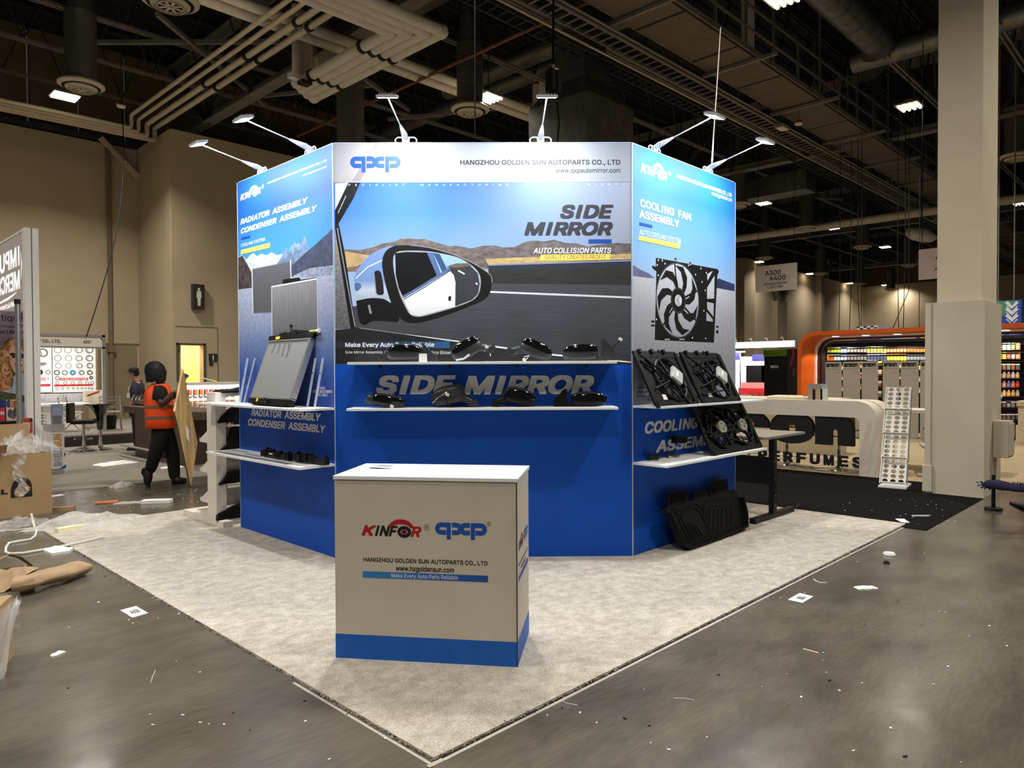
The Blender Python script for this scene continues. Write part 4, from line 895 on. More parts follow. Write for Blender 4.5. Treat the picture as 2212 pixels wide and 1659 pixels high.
# ---- counter
cx0 = Vector((.288, 1.204, 0)); cx1 = Vector((.893, .382, 0)); crz = math.atan2(cx1.y - cx0.y, cx1.x - cx0.x)
PK = Pan(cx0, crz, (cx1 - cx0).length); KH = PK.loc(727, 1027)[1]; KD = .524
t = thing('reception_counter', 'beige reception counter with blue base and logos', 'counter', cx0, crz)
M_kb = mat('counter_fabric', (206, 196, 180), .7, var=.03, scale=4, bump=.06, bscale=4)
kb = PK.loc(800, 1372)[1]
m = MB(); m.box2((0, 0, kb), (PK.W, KD, KH - .026), M_kb); m.build('cabinet', t)
m = MB(); m.box2((-.001, -.001, .012), (PK.W + .001, KD, kb), mat('counter_base_blue', (14, 94, 190), .55, var=.04)); m.build('blue_base', t)
m = MB(); m.box2((-.006, -.008, KH - .022), (PK.W + .008, KD + .006, KH), mat('counter_top', (240, 241, 242), .3, var=.02)); m.build('counter_top', t, bevel=.003)
m = MB(); m.box2((PK.W - .004, -.002, .012), (PK.W + .002, .001, KH - .026), mat('corner_seam', (40, 40, 44), .6)); m.build('corner_seam', t)
mr = mat('print_red', (178, 30, 34), .55, var=.03); mk = mat('print_ink', (26, 24, 28), .55)
def counter_art(S, side):
    if not side:
        S.zoom(700, 980, 3.455)
        a = S.q((281, 611)); b = S.q((726, 491)); kinfor_logo(S, a[0], b[0], a[1], b[1], mk, mr, mat('print_fan_red', (186, 60, 56), .5))
        a = S.q((835, 637)); b = S.q((1213, 521)); qxp_logo(S, a[0], b[0], a[1], b[1], mat('print_counter_blue', (24, 84, 176), .55), mk)
        S.text('HANGZHOU GOLDEN SUN AUTOPARTS CO., LTD', (294, 811), (1221, 803), mk, .016); S.text('www.hzgoldensun.com', (535, 883), (969, 850), mk, .016)
        S.poly([(289, 876), (1224, 911), (1224, 960), (289, 924)], gradmat('print_strap2', [(0, (50, 130, 200)), (1, (24, 70, 160))], 'X', .15, .9)); S.text('Make Every Auto Parts Reliable', (503, 930), (999, 910), M_pw)
    else:
        u = KD / 1.0
        kinfor_logo(S, .12 * u, .5 * u, .62, .70, mk, mr, mat('print_fan_red', (0, 0, 0))); qxp_logo(S, .55 * u, .9 * u, .615, .685, mat('print_counter_blue', (0, 0, 0)), mk)
        S.text('HANGZHOU GOLDEN SUN AUTOPARTS CO., LTD', (.1 * u, .535), (.92 * u, .55), mk, .025, raw=True); S.text('www.hzgoldensun.com', (.3 * u, .495), (.7 * u, .52), mk, .025, raw=True)
        S.rect((.1 * u, .455), (.92 * u, .485), M_plogo, True)
m = MB(); counter_art(Sheet(m, facefn, PK.loc), False); m.build('front_print', t)
m = MB(); counter_art(Sheet(m, lambda x, z, l: Vector((PK.W + .0004 + l, x, z))), True); m.build('side_print', t)
m = MB()
q = [G(700 + a / 3.455, 980 + b / 3.455, KH + .0012) for a, b in ((292, 112), (400, 78), (722, 82), (540, 127))]
M_pap = mat('paper', (246, 246, 242), .7, var=.02)
m.face(q, M_pap); m.face([p + Vector((0, 0, -.001)) for p in reversed(q)], M_pap)
for k in range(9):
    f = .12 + k * .05 if k < 4 else .3 + k * .06
    a = q[0].lerp(q[1], f); b = q[3].lerp(q[2], f)
    m.beam(a.lerp(b, .1) + Vector((0, 0, .0004)), a.lerp(b, .7 if k % 2 else .5) + Vector((0, 0, .0004)), .016 if k < 4 else .006, .0004, mk)
tag(m.build('paper_sheet'), 'printed paper sheet lying on the counter top', 'paper')
# ================================================================ goods on the booth shelves
M_gloss = mat('gloss_black_paint', (10, 10, 11), .1, 0, var=0, coat=1.0, spec=.7)
M_satin = mat('satin_black', (50, 51, 53), .38, var=.1, scale=20)
M_mirr = mat('mirror_glass', (200, 205, 210), .04, 1.0, var=0)
M_conn = mat('white_connector', (232, 232, 226), .5, var=.02)
def side_mirror(P, px, zs, w, h, tilt, flip, label, kind, y=-.15, cap=None, low=None, yaw=0.0):
    """flip: +1 mounting foot to the right, -1 to the left"""
    capm = cap or M_gloss; lowm = low or M_satin
    R = Matrix.Rotation(math.radians(-tilt), 4, 'Y')
    parts = []
    sp = (.06 if zs > 1.5 else -.06) * h
    def shp(p, top):
        x = p.x / (w / 2); z = p.z
        z *= 1 - .34 * max(0, -flip * x) ** 1.6 - .07 * x * flip
        if top: z = max(z, sp + .10 * h * -flip * x * .4)
        else: z = min(z, sp + .10 * h * -flip * x * .4 - .003); 
        if not top and z < -.36 * h: z = -.36 * h - (-.36 * h - z) * .5
        return Vector((p.x, p.y * (1 - .15 * abs(x)), z))
    a = MB(R); a.ell((0, 0, 0), (w / 2, .07, h / 2), capm, 32, 22, .6, fn=lambda p: shp(p, True)); parts.append(('cap', a, 35))
    b = MB(R); b.ell((0, 0, 0), (w / 2 * .985, .066, h / 2), lowm, 32, 22, .58, fn=lambda p: shp(p, False)); parts.append(('lower_housing', b, 35))
    g = MB(R); g.ell((0, .062, .0), (w / 2 * .86, .012, h / 2 * .7), M_mirr, 24, 10, .7); parts.append(('mirror_glass', g, 40))
    f = flip
    if kind in ('sail', 'foot'):
        s = MB(R); s.loft([[Vector((f * x, yy, z)) for yy, z in ((-.035, -h * .42), (.035, -h * .42), (.035, -h * .2), (-.035, -h * .2))] for x in (w * .2, w * .5, w * .5 + .06)], lowm); parts.append(('arm', s, 30))
        k = MB(R); x0 = w * .5 + .035
        if kind == 'sail': pl = [(x0, -h * .45), (x0 + .11, -h * .45), (x0 + .105, 0), (x0 + .02, h * .62), (x0, h * .62)]
        else: pl = [(x0, -h * .45), (x0 + .1, -h * .45), (x0 + .085, -h * .2), (x0 - .02, h * .5), (x0 - .04, h * .5), (x0 + .02, -h * .1)]
        k.prism([(f * x, z) for x, z in pl], lambda x, z, q: Vector((x, q, z)), -.03, .03, lowm); parts.append(('sail', k, 30))
    elif kind == 'stalk':
        s = MB(R); s.tube([(f * w * .3, 0, -h * .2), (f * w * .5, 0, -h * .42), (f * w * .62, 0, -h * .62)], [.035, .034, .03], lowm, 12); s.box((f * w * .66, 0, -h * .66), (.07, .08, .05), lowm); parts.append(('arm', s, 40))
    elif kind == 'bare':
        s = MB(R); s.ell((f * w * .44, 0, -h * .05), (.05, .05, h * .36), lowm, 12, 8, .6)
        for q in range(5): s.ell((f * (w * .46 + .012 * q), -.02 + .01 * q, h * (.3 - .14 * q)), (.02, .02, .018), M_satin, 8, 6)
        parts.append(('joint', s, 40))
    if kind == 'foot': 
        c = MB(); c.box((f * (w * .5 + .02), -.072, -h * .29), (.066, .004, .068), M_conn); parts.append(('sticker', c, None))
    mz = min(v.z for _, mbx, _ in parts for v in mbx.v)
    x, _ = P.loc(px, 800, y)
    t = thing('side_mirror', label, 'car side mirror', P.W3(x, y, zs - mz), P.rz + yaw, 'car side mirrors on the middle panel shelves')
    for n, mbx, sm in parts: mbx.build(n, t, smooth=sm)
    return t, -(zs - mz) + zs, R
def wire(t, pts, end, name='connector_lead', r=.004, m=None):
    q = MB(); q.tube(pts, r, m or M_black, 6); o = q.build(name, t, smooth=60)
    c = MB(); c.box(end, (.03, .02, .024), M_conn, Matrix.Rotation(.5, 4, 'Y')); c.build('connector', o)
    return o
side_mirror(PC, 873, 1.684, .29, .155, 0, 1, 'gloss black side mirror with a white sticker, first on the upper middle shelf', 'foot')
t, mz, R = side_mirror(PC, 1008, 1.684, .27, .17, 32, 1, 'tipped gloss black side mirror with a pale indicator strip, upper middle shelf', 'stalk')
m = MB(R); m.tube([(-.12, -.05, -.035), (-.06, -.066, -.06), (.0, -.066, -.055)], .009, M_alu, 8); m.build('indicator', t, smooth=60)
wire(t, [(.15, -.02, -.02), (.16, -.03, .01), (.19, -.03, 0), (.2, -.04, -.06)], (.17, -.03, .015), m=M_conn)
t, mz, R = side_mirror(PC, 1158, 1.684, .28, .16, -26, -1, 'tipped gloss black side mirror with white plug, third on the upper middle shelf', 'stalk')
wire(t, [(-.1, -.06, -.06), (-.06, -.07, -.05), (-.08, -.08, mz + .02)], (-.1, -.085, mz + .014), m=M_conn)
t, mz, R = side_mirror(PC, 1253, 1.684, .3, .165, 2, 1, 'satin and gloss black side mirror with a tall triangular foot, upper shelf end', 'sail')
wire(t, [(.27, 0, .02), (.29, -.01, .06), (.33, -.02, .1)], (.335, -.02, .11))
t, mz, R = side_mirror(PC, 838, ZC2 + .001, .29, .115, -8, -1, 'flat black side mirror lying with its bare joint to the left, lower shelf', 'bare')
wire(t, [(-.08, -.05, .0), (0, -.075, -.02), (.03, -.085, mz + .03)], (.045, -.09, mz + .014))
t, mz, R = side_mirror(PC, 968, ZC2 + .001, .29, .17, 14, 1, 'matt black side mirror with a chrome line and hanging white plug, lower shelf', 'stalk', cap=M_satin, low=M_satin)
m = MB(R); m.tube([(-.14, -.03, -.025), (-.08, -.07, .008), (.0, -.074, .03)], .005, M_chrome, 6); m.build('chrome_line', t, smooth=60)
wire(t, [(.03, -.07, -.06), (.0, -.08, mz + .006), (-.01, -.082, -.04), (.0, -.082, .0)], (.0, -.084, .012))
side_mirror(PC, 1122, ZC2 + .001, .27, .15, -14, -1, 'black side mirror with folded stalk to the left, third on the lower shelf', 'stalk', cap=M_gloss, low=M_black)
side_mirror(PC, 1272, ZC2 + .001, .3, .135, 0, -1, 'gloss black side mirror with a pointed foot at its left, lower shelf end', 'sail', low=M_black)
# radiator on the left panel
zs = 1.3
Rl = Matrix.Rotation(math.radians(-20), 4, 'X')
xL = PL.loc(538, 853, -.24)[0]; xR = PL.loc(627.8, 858, -.24)[0]
t = thing('radiator', 'silver car radiator leaning against the left panel', 'car radiator', PL.W3(xL, -.235, zs + .001), PL.rz)
W_ = xR - xL; Hc = .55
def finmat():
    m = bpy.data.materials.new('radiator_fins'); m.use_nodes = True; nt = m.node_tree; N = nt.nodes; L = nt.links; b = N['Principled BSDF']
    b.inputs['Metallic'].default_value = .5; b.inputs['Roughness'].default_value = .5
    tc = N.new('ShaderNodeTexCoord'); wv = N.new('ShaderNodeTexWave'); wv.bands_direction = 'Z'; wv.inputs['Scale'].default_value = 28; wv.inputs['Distortion'].default_value = .6; L.new(tc.outputs['Object'], wv.inputs[0])
    mx = N.new('ShaderNodeMix'); mx.data_type = 'RGBA'; mx.inputs[6].default_value = rgba((128, 130, 128)); mx.inputs[7].default_value = rgba((176, 178, 174)); L.new(wv.outputs['Fac'], mx.inputs[0]); L.new(mx.outputs[2], b.inputs['Base Color'])
    return m
m = MB(Rl); m.box2((.012, -.018, .075), (W_ - .02, .018, .075 + Hc), finmat()); m.build('core', t)
m = MB(Rl)
m.box2((0, -.022, .07), (.014, .022, .075 + Hc), M_alu); m.box2((W_ - .028, -.026, .07), (W_, .024, .075 + Hc), M_alu); m.box2((0, -.024, .062), (W_, .024, .078), M_alu); m.box2((0, -.024, .072 + Hc), (W_, .024, .088 + Hc), M_alu)
m.build('side_channel', t)
m = MB(Rl); mg = mat('fin_stain', (104, 104, 100), .6, .3)
for a, b, c, d in ((.20, .17, .58, .48), (.30, .32, .58, .46), (.43, .45, .58, .42), (.58, .56, .58, .40), (.50, .56, .56, .53)): m.beam((W_ * a, -.0185, .075 + Hc * (c + .42)), (W_ * b, -.0185, .075 + Hc * (d + .3)), .02, .0008, mg, (0, 1, 0))
m.box2((.012, -.019, .05 + Hc), (W_ - .02, -.0182, .073 + Hc), mg); m.build('stain', t)
m = MB(Rl); m.box2((.01, -.03, .012), (W_ - .01, .03, .062), M_black); m.prism([(0, .06), (W_, .06), (W_ - .1, .0), (.12, .015)], lambda x, z, q: Vector((x, q, z)), -.034, -.02, M_black)
m.cyl((.12, -.03, .02), (.12, -.03, -.0), .012, M_black); m.cyl((W_ * .5, -.04, .04), (W_ * .5, -.07, .04), .02, M_black); m.build('lower_tank', t, bevel=.004)
m = MB(Rl); z = .088 + Hc; m.box2((-.01, -.028, z), (W_ + .02, .028, z + .045), M_black); m.cyl((W_ * .22, 0, z + .05), (W_ * .34, 0, z + .06), .028, M_black); m.box2((W_ * .36, -.022, z + .04), (W_ * .6, .022, z + .07), M_black); m.cyl((W_ * .47, 0, z + .05), (W_ * .47, 0, z + .12), .024, M_black); m.lathe([(.024, 0), (.042, .005), (.042, .025), (.03, .034), (.001, .034)], (W_ * .47, 0, z + .115), M_black, 16); m.beam((W_ * .5, 0, z + .08), (W_ + .04, 0, z + .05), .04, .03, M_black)
m.build('upper_tank', t, bevel=.004, smooth=40)
m = MB(Rl); m.box2((W_ * .18, -.032, z + .002), (W_ * .28, -.029, z + .03), mat('yellow_label', (222, 200, 60), .5)); m.box2((W_ * .22, -.036, .03), (W_ * .26, -.034, .06), mat('yellow_label', (0, 0, 0))); m.build('yellow_label', t, )
m = MB(Rl); m.cyl((W_ * .93, -.02, z + .06), (W_ * 1.08, -.02, z + .06), .012, mat('green_cap', (186, 196, 90), .5)); m.cyl((W_ * 1.08, -.02, z + .06), (W_ * 1.13, -.02, z + .06), .016, M_conn); m.build('drain_plug', t)
M_acr = mat('clear_acrylic', (232, 236, 240), .08, 0, var=0, alpha=.45, spec=.8)
for px, pt, lb in ((518, 535, 'clear acrylic rod, leftmost of the four propped on the left panel'), (527, 551, 'clear acrylic rod hard left of the radiator'), (664, 682, 'clear acrylic rod, left of the pair right of the radiator'), (680, 698, 'clear acrylic rod, rightmost of the four on the left panel')):
    a = PL.loc(px, 868 + (0 if px < 600 else 9), -.09)[0]; b = PL.loc(pt, 774, -.012)
    t = thing('acrylic_rod', lb, 'rod', PL.W3(a, -.09, zs + .001), PL.rz); m = MB(); m.beam((0, 0, .006), (b[0] - a, .078, b[1] - zs), .018, .01, M_acr); m.build('rod', t)
    m = MB(); f = .62 if px < 600 else .7; m.cyl((f * (b[0] - a), f * .078 - .004, f * (b[1] - zs)), (f * (b[0] - a), f * .078 - .012, f * (b[1] - zs)), .008, M_chrome, n=10); m.build('screw', t)
for px, py, lb, mm in ((649, 881, 'tiny brass fitting near the front of the upper left shelf', mat('brass', (190, 160, 80), .3, .9)), (671, 878, 'tiny black wing nut near the right rods on the upper left shelf', M_black), (659, 876, 'tiny silver screw at the foot of the right rods', M_alu)):
    p = G(px, py, zs + .001); t = thing('loose_fitting', lb, 'fitting', p); m = MB(); m.cyl((0, 0, .002), (0, 0, .012), .013, mm, n=10); m.cyl((-.02, 0, .008), (.012, 0, .008), .006, mm, n=8); m.build('body', t)
# black brackets on the lower left shelf
def blackbar(pa, pb, zs, label, seed):
    a = G(*pa, zs); b = G(*pb, zs); r = random.Random(seed); t = thing('plastic_bracket', label, 'car bracket', (a.x, a.y, zs + .001)); d = b - a; d.z = 0; L_ = d.length; d.normalize()
    m = MB(); m.beam(d * .02 + Vector((0, 0, .03)), d * L_ + Vector((0, 0, .03)), .05, .05, M_black)
    for k in range(6): q = r.uniform(.05, .95) * L_; m.box(d * q + Vector((r.uniform(-.02, .02), r.uniform(-.02, .02), .035 + r.uniform(0, .02))), (.05, .06, .06), M_black, Matrix.Rotation(r.uniform(0, 1.5), 4, 'Z'))
    m.box(d * L_ * .5 + Vector((0, 0, .003)), (.05, .05, .006), M_black); m.build('bar', t, bevel=.004)
    m = MB(); m.cyl(d * .03 + Vector((0, 0, .07)), d * .07 + Vector((0, 0, .07)), .022, M_black); m.cyl(d * L_ * .95 + Vector((0, 0, .05)), d * L_ * .99 + Vector((0, 0, .06)), .026, M_black); m.build('end_socket', t, smooth=40)
    m = MB(); m.box(d * L_ * .35 + Vector((-.027, 0, .04)), (.003, .06, .012), M_conn); m.build('sticker', t)
blackbar((572, 986), (628, 996), .82, 'black plastic bracket bar, left piece on the lower left shelf', 3)
blackbar((636, 996), (707, 1006), .82, 'black plastic bracket bar, right piece on the lower left shelf', 8)
# cooling fan units
def fan_unit(P, x0, y, zs, w, h, lean, label, hubs, style):
    t = thing('cooling_fan', label, 'radiator fan', P.W3(x0, y, zs + .001), P.rz)
    R = Matrix.Rotation(-math.radians(lean), 4, 'X')
    FN = lambda x, z, q: Vector((x, q, z))
    m = MB(R); n = 48
    secs = [(0, w)] if len(hubs) == 1 else [(0, w * .52), (w * .52, w)]
    for (a, b), (hx, hz, r) in zip(secs, hubs):
        inn = []; out = []
        for i in range(n):
            an = 2 * PI * i / n + .001; cx, cz = math.cos(an), math.sin(an); inn.append((hx + r * cx, hz + r * cz))
            tt = min([((b - hx) / cx if cx > 0 else (a - hx) / cx) if abs(cx) > 1e-6 else 9, ((h - hz) / cz if cz > 0 else (.0 - hz) / cz) if abs(cz) > 1e-6 else 9]); out.append((hx + tt * cx, hz + tt * cz))
        m.hole(out, inn, FN, -.006, .012, M_black)
        m.tube([(hx + r * math.cos(2 * PI * i / n), -.02, hz + r * math.sin(2 * PI * i / n)) for i in range(n + 1)], .012, M_black, 6, False)
    m.beam((0, 0, h - .01), (w, 0, h - .01), .06, .02, M_black, (0, 1, 0)); m.beam((0, -.01, .01), (w, -.01, .01), .06, .02, M_black, (0, 1, 0)); m.beam((.01, -.01, 0), (.01, -.01, h), .05, .02, M_black, (0, 1, 0)); m.beam((w - .01, -.01, 0), (w - .01, -.01, h), .05, .02, M_black, (0, 1, 0))
    m.build('shroud', t, smooth=40)
    r_ = random.Random(int(x0 * 77) + len(hubs))
    m = MB(R)
    for k in range(9):
        a = Vector((r_.uniform(0, w), -.03, r_.uniform(0, h))); hx, hz, r = hubs[k % len(hubs)]; an = r_.uniform(0, 6.28); m.beam(a, (hx + r * math.cos(an), -.025, hz + r * math.sin(an)), .012, .014, M_black)
    for k in range(3): m.box2((w * (.1 + .28 * k), -.03, h - .005), (w * (.1 + .28 * k) + .035, .0, h + .03), M_black)
    for k in range(2): m.lathe([(.008, 0), (.016, 0), (.016, .012), (.008, .012)], (w * (.4 + .2 * k), -.005, h + .02), M_black, 10, Matrix.Rotation(PI / 2, 4, 'X'))
    m.build('ribs', t)
    for hx, hz, r in hubs:
        m = MB(R)
        for i in range(7):
            a0 = i * 2 * PI / 7
            f = lambda rr, an: Vector((hx + rr * math.cos(an), .012 + .02 * math.sin((an - a0) * 2), hz + rr * math.sin(an)))
            m.loft([[f(r * q, a0 + .5 * q - .16 + .05), f(r * q, a0 + .5 * q + .22)] for q in (.28, .5, .75, .95)], M_black, False, False)
        m.cyl((hx, .03, hz), (hx, -.01, hz), r * .3, M_black, n=24); m.tube([(hx + r * .96 * math.cos(2 * PI * i / 36), .012, hz + r * .96 * math.sin(2 * PI * i / 36)) for i in range(37)], .006, M_black, 5, False)
        m.build('rotor', t, smooth=40)
        m = MB(R)
        for k in range(4):
            an = .4 + k * PI / 2; m.beam((hx, -.035, hz), (hx + r * math.cos(an), -.03, hz + r * math.sin(an)), .026, .02, M_black, (0, 1, 0))
        m.cyl((hx, -.02, hz), (hx, -.06, hz), r * .3, M_black, n=24); m.build('motor_mount', t, smooth=40)
        m = MB(R)
        if style == 'box': m.box((hx + r * .12, -.075, hz + r * .05), (.13, .03, .13), mat('cast_aluminium', (186, 186, 180), .45, .4, var=.08), Matrix.Rotation(math.radians(38), 4, 'Y')); m.box((hx + r * .1, -.092, hz + r * .08), (.018, .003, .06), M_conn, Matrix.Rotation(math.radians(38), 4, 'Y')); m.build('control_box', t, bevel=.006)
        else:
            m.lathe([(.001, .07), (.06, .07), (.064, .062), (.064, .03)], (hx, 0, hz), mat('motor_zinc', (206, 204, 190), .35, .8, var=.08), 24, Matrix.Rotation(PI / 2, 4, 'X'))
            for k in range(3): m.cyl((hx + .03 * math.cos(k * 2.1), -.07, hz + .03 * math.sin(k * 2.1)), (hx + .03 * math.cos(k * 2.1), -.074, hz + .03 * math.sin(k * 2.1)), .008, M_dark, n=8)
            m.build('motor_cover', t, smooth=40)
    m = MB(R); m.tube([(w * .06, -.03, h * .95), (w * .25, -.05, h * .7), (w * .42, -.06, h * .48), (w * .55, -.06, h * .5)], .009, M_black, 6); m.tube([(w * .1, -.03, h * .3), (w * .35, -.05, h * .38), (w * .55, -.05, h * .45)], .008, M_black, 6); m.build('wiring', t, smooth=60)
    if style == 'box':
        m = MB(R); m.box2((w * .22, -.012, h * .1), (w * .31, -.0075, h * .2), mat('pink_label', (236, 206, 206), .6)); m.build('label_sticker', t)
        if hubs[0][0] < w * .54: m = MB(R); m.box((w * .48, -.05, h * .78), (.13, .03, .09), M_dark, Matrix.Rotation(.4, 4, 'Y')); m.build('relay_box', t, bevel=.005)
for k, m_ in enumerate(t_ for t_ in ()): pass
fan_unit(PR, PR.loc(1413, 868, -.265)[0] + .04, -.255, 1.306, .66, .50, 27, 'black cooling fan with silver box, left one on the upper right shelf', [(.37, .235, .205)], 'box')
fan_unit(PR, PR.loc(1515, 864, -.265)[0] + .03, -.255, 1.306, .70, .50, 27, 'black cooling fan with silver box, right one on the upper right shelf', [(.42, .235, .205)], 'box')
fan_unit(PR, PR.loc(1540, 975, -.26)[0] - .02, -.265, .817, .98, .50, 27, 'black twin cooling fan with round silver motors on the lower right shelf', [(.3, .25, .2), (.72, .25, .2)], 'disc')
# carton, black ring and cables on the lower right shelf
M_card = mat('cardboard', (172, 140, 98), .8, var=.08, scale=6, bump=.05, bscale=50)
zs = .817
t = thing('small_carton', 'small brown carton on the lower right shelf', 'carton', G(1452, 983, zs + .001) + Vector((.0, .06, 0)), .0)
m = MB(); m.box2((0, -.06, 0), (.2, .09, .125), M_card); m.build('box', t, bevel=.003)
m = MB(); S = Sheet(m, lambda x, z, l: Vector((x, -.0605 - l, z))); S.text('FAN', (.11, .02), (.15, .032), mk, raw=True); S.poly([(.04, .1), (.06, .115), (.08, .1)], mk, True); m.build('print', t)
p = G(1478, 958, zs + .127); t = thing('blower_motor', 'black round fan part resting on the small carton', 'car part', (p.x, p.y + .05, zs + .127)); m = MB(); m.lathe([(.05, 0), (.065, .01), (.065, .06), (.05, .07), (.001, .07)], (0, 0, 0), M_black, 20)
for k in range(10): m.box((.066 * math.cos(k * .628), .066 * math.sin(k * .628), .035), (.012, .012, .05), M_black)
m.build('housing', t, smooth=40)
p = G(1412, 994, zs + .004); t = thing('cable_coil', 'coiled black lead at the front of the lower right shelf', 'cable', p); m = MB()
m.tube([(.06 * math.cos(a * .5) * (1 + .02 * a) - .0, .035 * math.sin(a * .5), .004 + .0012 * a) for a in range(30)] + [(.1, .05, .03), (.16, .06, .03), (.22, .03, .012), (.25, .0, .004)], .007, M_black, 7); m.build('lead', t, smooth=60); m = MB(); m.cyl((.25, .005, .006), (.27, -.02, .006), .011, M_alu, n=10); m.build('plug', t)
p = G(1455, 987, zs + .004); t = thing('cable_coil', 'thin brown looped wire behind the black lead', 'cable', p); m = MB(); m.tube([(.07 * math.cos(a * .45), .045 * math.sin(a * .45), .003 + .0008 * a) for a in range(28)], .004, mat('brown_wire', (70, 54, 40), .5), 6); m.build('wire', t, smooth=60)
# boot liner leaning on the right panel
n0 = Vector((0, -math.cos(math.radians(16)), math.sin(math.radians(16)))); p0 = Vector((4.0, 1.075, 0.0))
def lp(px, py): return plane(px, py, p0, n0)
out = [(1427, 1106), (1442, 1100), (1442, 1068), (1486, 1060), (1488, 1086), (1497, 1083), (1499, 1066), (1527, 1061), (1530, 1074), (1535, 1078), (1534, 1046), (1571, 1036), (1574, 1062), (1586, 1060), (1597, 1078), (1605, 1112), (1606, 1141), (1545, 1167), (1482, 1190), (1470, 1183), (1450, 1135), (1440, 1112)]
pts = [lp(*q) for q in out]; mzz = min(p.z for p in pts)
t = thing('boot_liner', 'black rubber boot liner leaning on the foot of the right panel', 'car mat', (4.3, 1.1, 0)); M_rub = mat('black_rubber', (9, 9, 8), .7, var=.15, scale=20, spec=.3)
m = MB(); A = [p + Vector((0, 0, -mzz + .012)) for p in pts]; Bk = [p - n0 * .012 for p in A]
m.add(A + Bk, [tuple(range(len(A))), tuple(range(2 * len(A) - 1, len(A) - 1, -1))] + [(i, len(A) + i, len(A) + (i + 1) % len(A), (i + 1) % len(A)) for i in range(len(A))], M_rub)
o = m.build('tray', t, world=True)
m = MB(); rim = A[14:] + A[:1]
for a, b in zip(rim, rim[1:]): m.beam(a + n0 * .02, b + n0 * .02, .02, .07, M_rub, n0)
m.build('raised_rim', t, world=True)
m = MB()
def rib(pp):
    q = [lp(*c) + Vector((0, 0, -mzz + .012)) + n0 * .003 for c in pp]
    for a, b in zip(q, q[1:]): m.beam(a, b, .009, .008, M_rub, n0)
for k in range(7): rib([(1452 + k * 8.5, 1112 + k * 2.4 + (12 if k > 2 else 0)), (1482 + k * 6, 1176 - k * 2.5)])
for k in range(6): rib([(1533 + k * 9, 1106 - k * 2), (1531 + k * 9.5, 1156 - k * 4)])
rib([(1448, 1104), (1466, 1114), (1500, 1099), (1512, 1110), (1528, 1143)]); rib([(1452, 1100), (1466, 1106), (1504, 1091), (1520, 1106), (1524, 1130), (1529, 1106), (1540, 1096), (1565, 1094)])
rib([(1520, 1128), (1521, 1092), (1533, 1084), (1566, 1080)])
for k in range(4): rib([(1450, 1076 + k * 6), (1482, 1069 + k * 6)]); rib([(1540, 1052 + k * 6), (1568, 1046 + k * 6)])
m.build('ribs', t, world=True)
# ================================================================ work table right of the booth
t = thing('work_table', 'tall grey-topped table with black T legs right of the booth', 'table', (5.66, 1.9, 0)); M_tt = mat('grey_laminate', (134, 124, 110), .45, var=.05, scale=4)
zt = .915
m = MB(); m.box2((5.18, 1.0, zt - .025), (6.16, 2.2, zt), M_tt); m.box2((5.18, .996, zt - .026), (6.16, 1.0, zt + .0005), M_alu); m.build('table_top', t, world=True, bevel=.003)
for y in (1.14, 1.93):
    m = MB(); m.box2((5.18, y - .035, 0), (6.14, y + .035, .065), M_black); m.box2((5.62, y - .03, .06), (5.7, y + .03, zt - .025), M_black); m.build('leg', t, world=True, bevel=.004)
    m = MB()
    for z in (.42, .62, .14, .25): m.cyl((5.66, y - .031, z), (5.66, y - .036, z), .007, M_alu, n=8)
    m.build('bolts', t, world=True)
m = MB(); m.box2((5.645, 1.17, .36), (5.665, 1.9, .66), M_black); m.build('modesty_panel', t, world=True)
# ================================================================ perfume stand: white arch with letters
t = thing('display_arch', 'white rounded counter arch with big black letters', 'counter arch', (9.55, 2.6, 0)); M_arch = mat('arch_white', (224, 214, 196), .45, var=.02)
def rrect(y0, y1, z1, r, n=8, z0=0.0): return [(y0, z0), (y0, z1 - r)] + arc(y0 + r, z1 - r, r, r, 180, 90, n)[1:] + arc(y1 - r, z1 - r, r, r, 90, 0, n) + [(y1, z0)]
yA, yB = 1.3, 7.2
for x0, x1, o_ in ((9.53, 9.85, 0), (9.93, 10.3, .0)):
    m = MB(); o1 = rrect(yA + o_, yB, 1.13, .3); i1 = rrect(yA + .26, yB - .26, .88, .08)
    n = len(o1); A = [Vector((x0, y, z)) for y, z in o1]; B_ = [Vector((x0, y, z)) for y, z in i1]; C_ = [Vector((x1, y, z)) for y, z in o1]; D_ = [Vector((x1, y, z)) for y, z in i1]; fs = []
    for i in range(n - 1): fs += [(i, i + 1, n + i + 1, n + i), (2 * n + i + 1, 2 * n + i, 3 * n + i, 3 * n + i + 1), (i + 1, i, 2 * n + i, 2 * n + i + 1), (n + i, n + i + 1, 3 * n + i + 1, 3 * n + i)]
    fs += [(0, n, 3 * n, 2 * n), (n - 1, 2 * n - 1, 4 * n - 1, 3 * n - 1)]
    m.add(A + B_ + C_ + D_, fs, M_arch); m.build('arch_frame', t, smooth=40, world=True)
m = MB(); m.box2((9.84, 1.6, 1.0), (9.94, 6.9, 1.1), mat('arch_gap', (120, 104, 80), .7)); m.build('gap_filler', t, world=True)
def letter3(ch, y0, y1, z0, z1, x, th, mm, par, name='letter', bold=.03, sh=0):
    ps, fs, cn = glyphs(ch, bold, 1.0, sh); n = len(ps)
    P3 = lambda q, xx: Vector((xx + q[2], y0 + (y1 - y0) * q[0], z0 + (z1 - z0) * q[1]))
    m = MB(); ed = {}
    for f in fs:
        for a, b in zip(f, f[1:] + f[:1]): ed[(a, b)] = 1
    bd = [(a, b) for a, b in ed if (b, a) not in ed]
    ps = [(q[0], q[1], (i // cn) * 2e-4) for i, q in enumerate(ps)]; m.add([P3(q, x) for q in ps] + [P3(q, x + th) for q in ps], list(fs) + [tuple(n + i for i in reversed(f)) for f in fs] + [(b, a, n + a, n + b) for a, b in bd], mm)
    return m.build(name, par, world=True)
M_ltr = mat('black_letter_foam', (22, 21, 20), .6, var=.05)
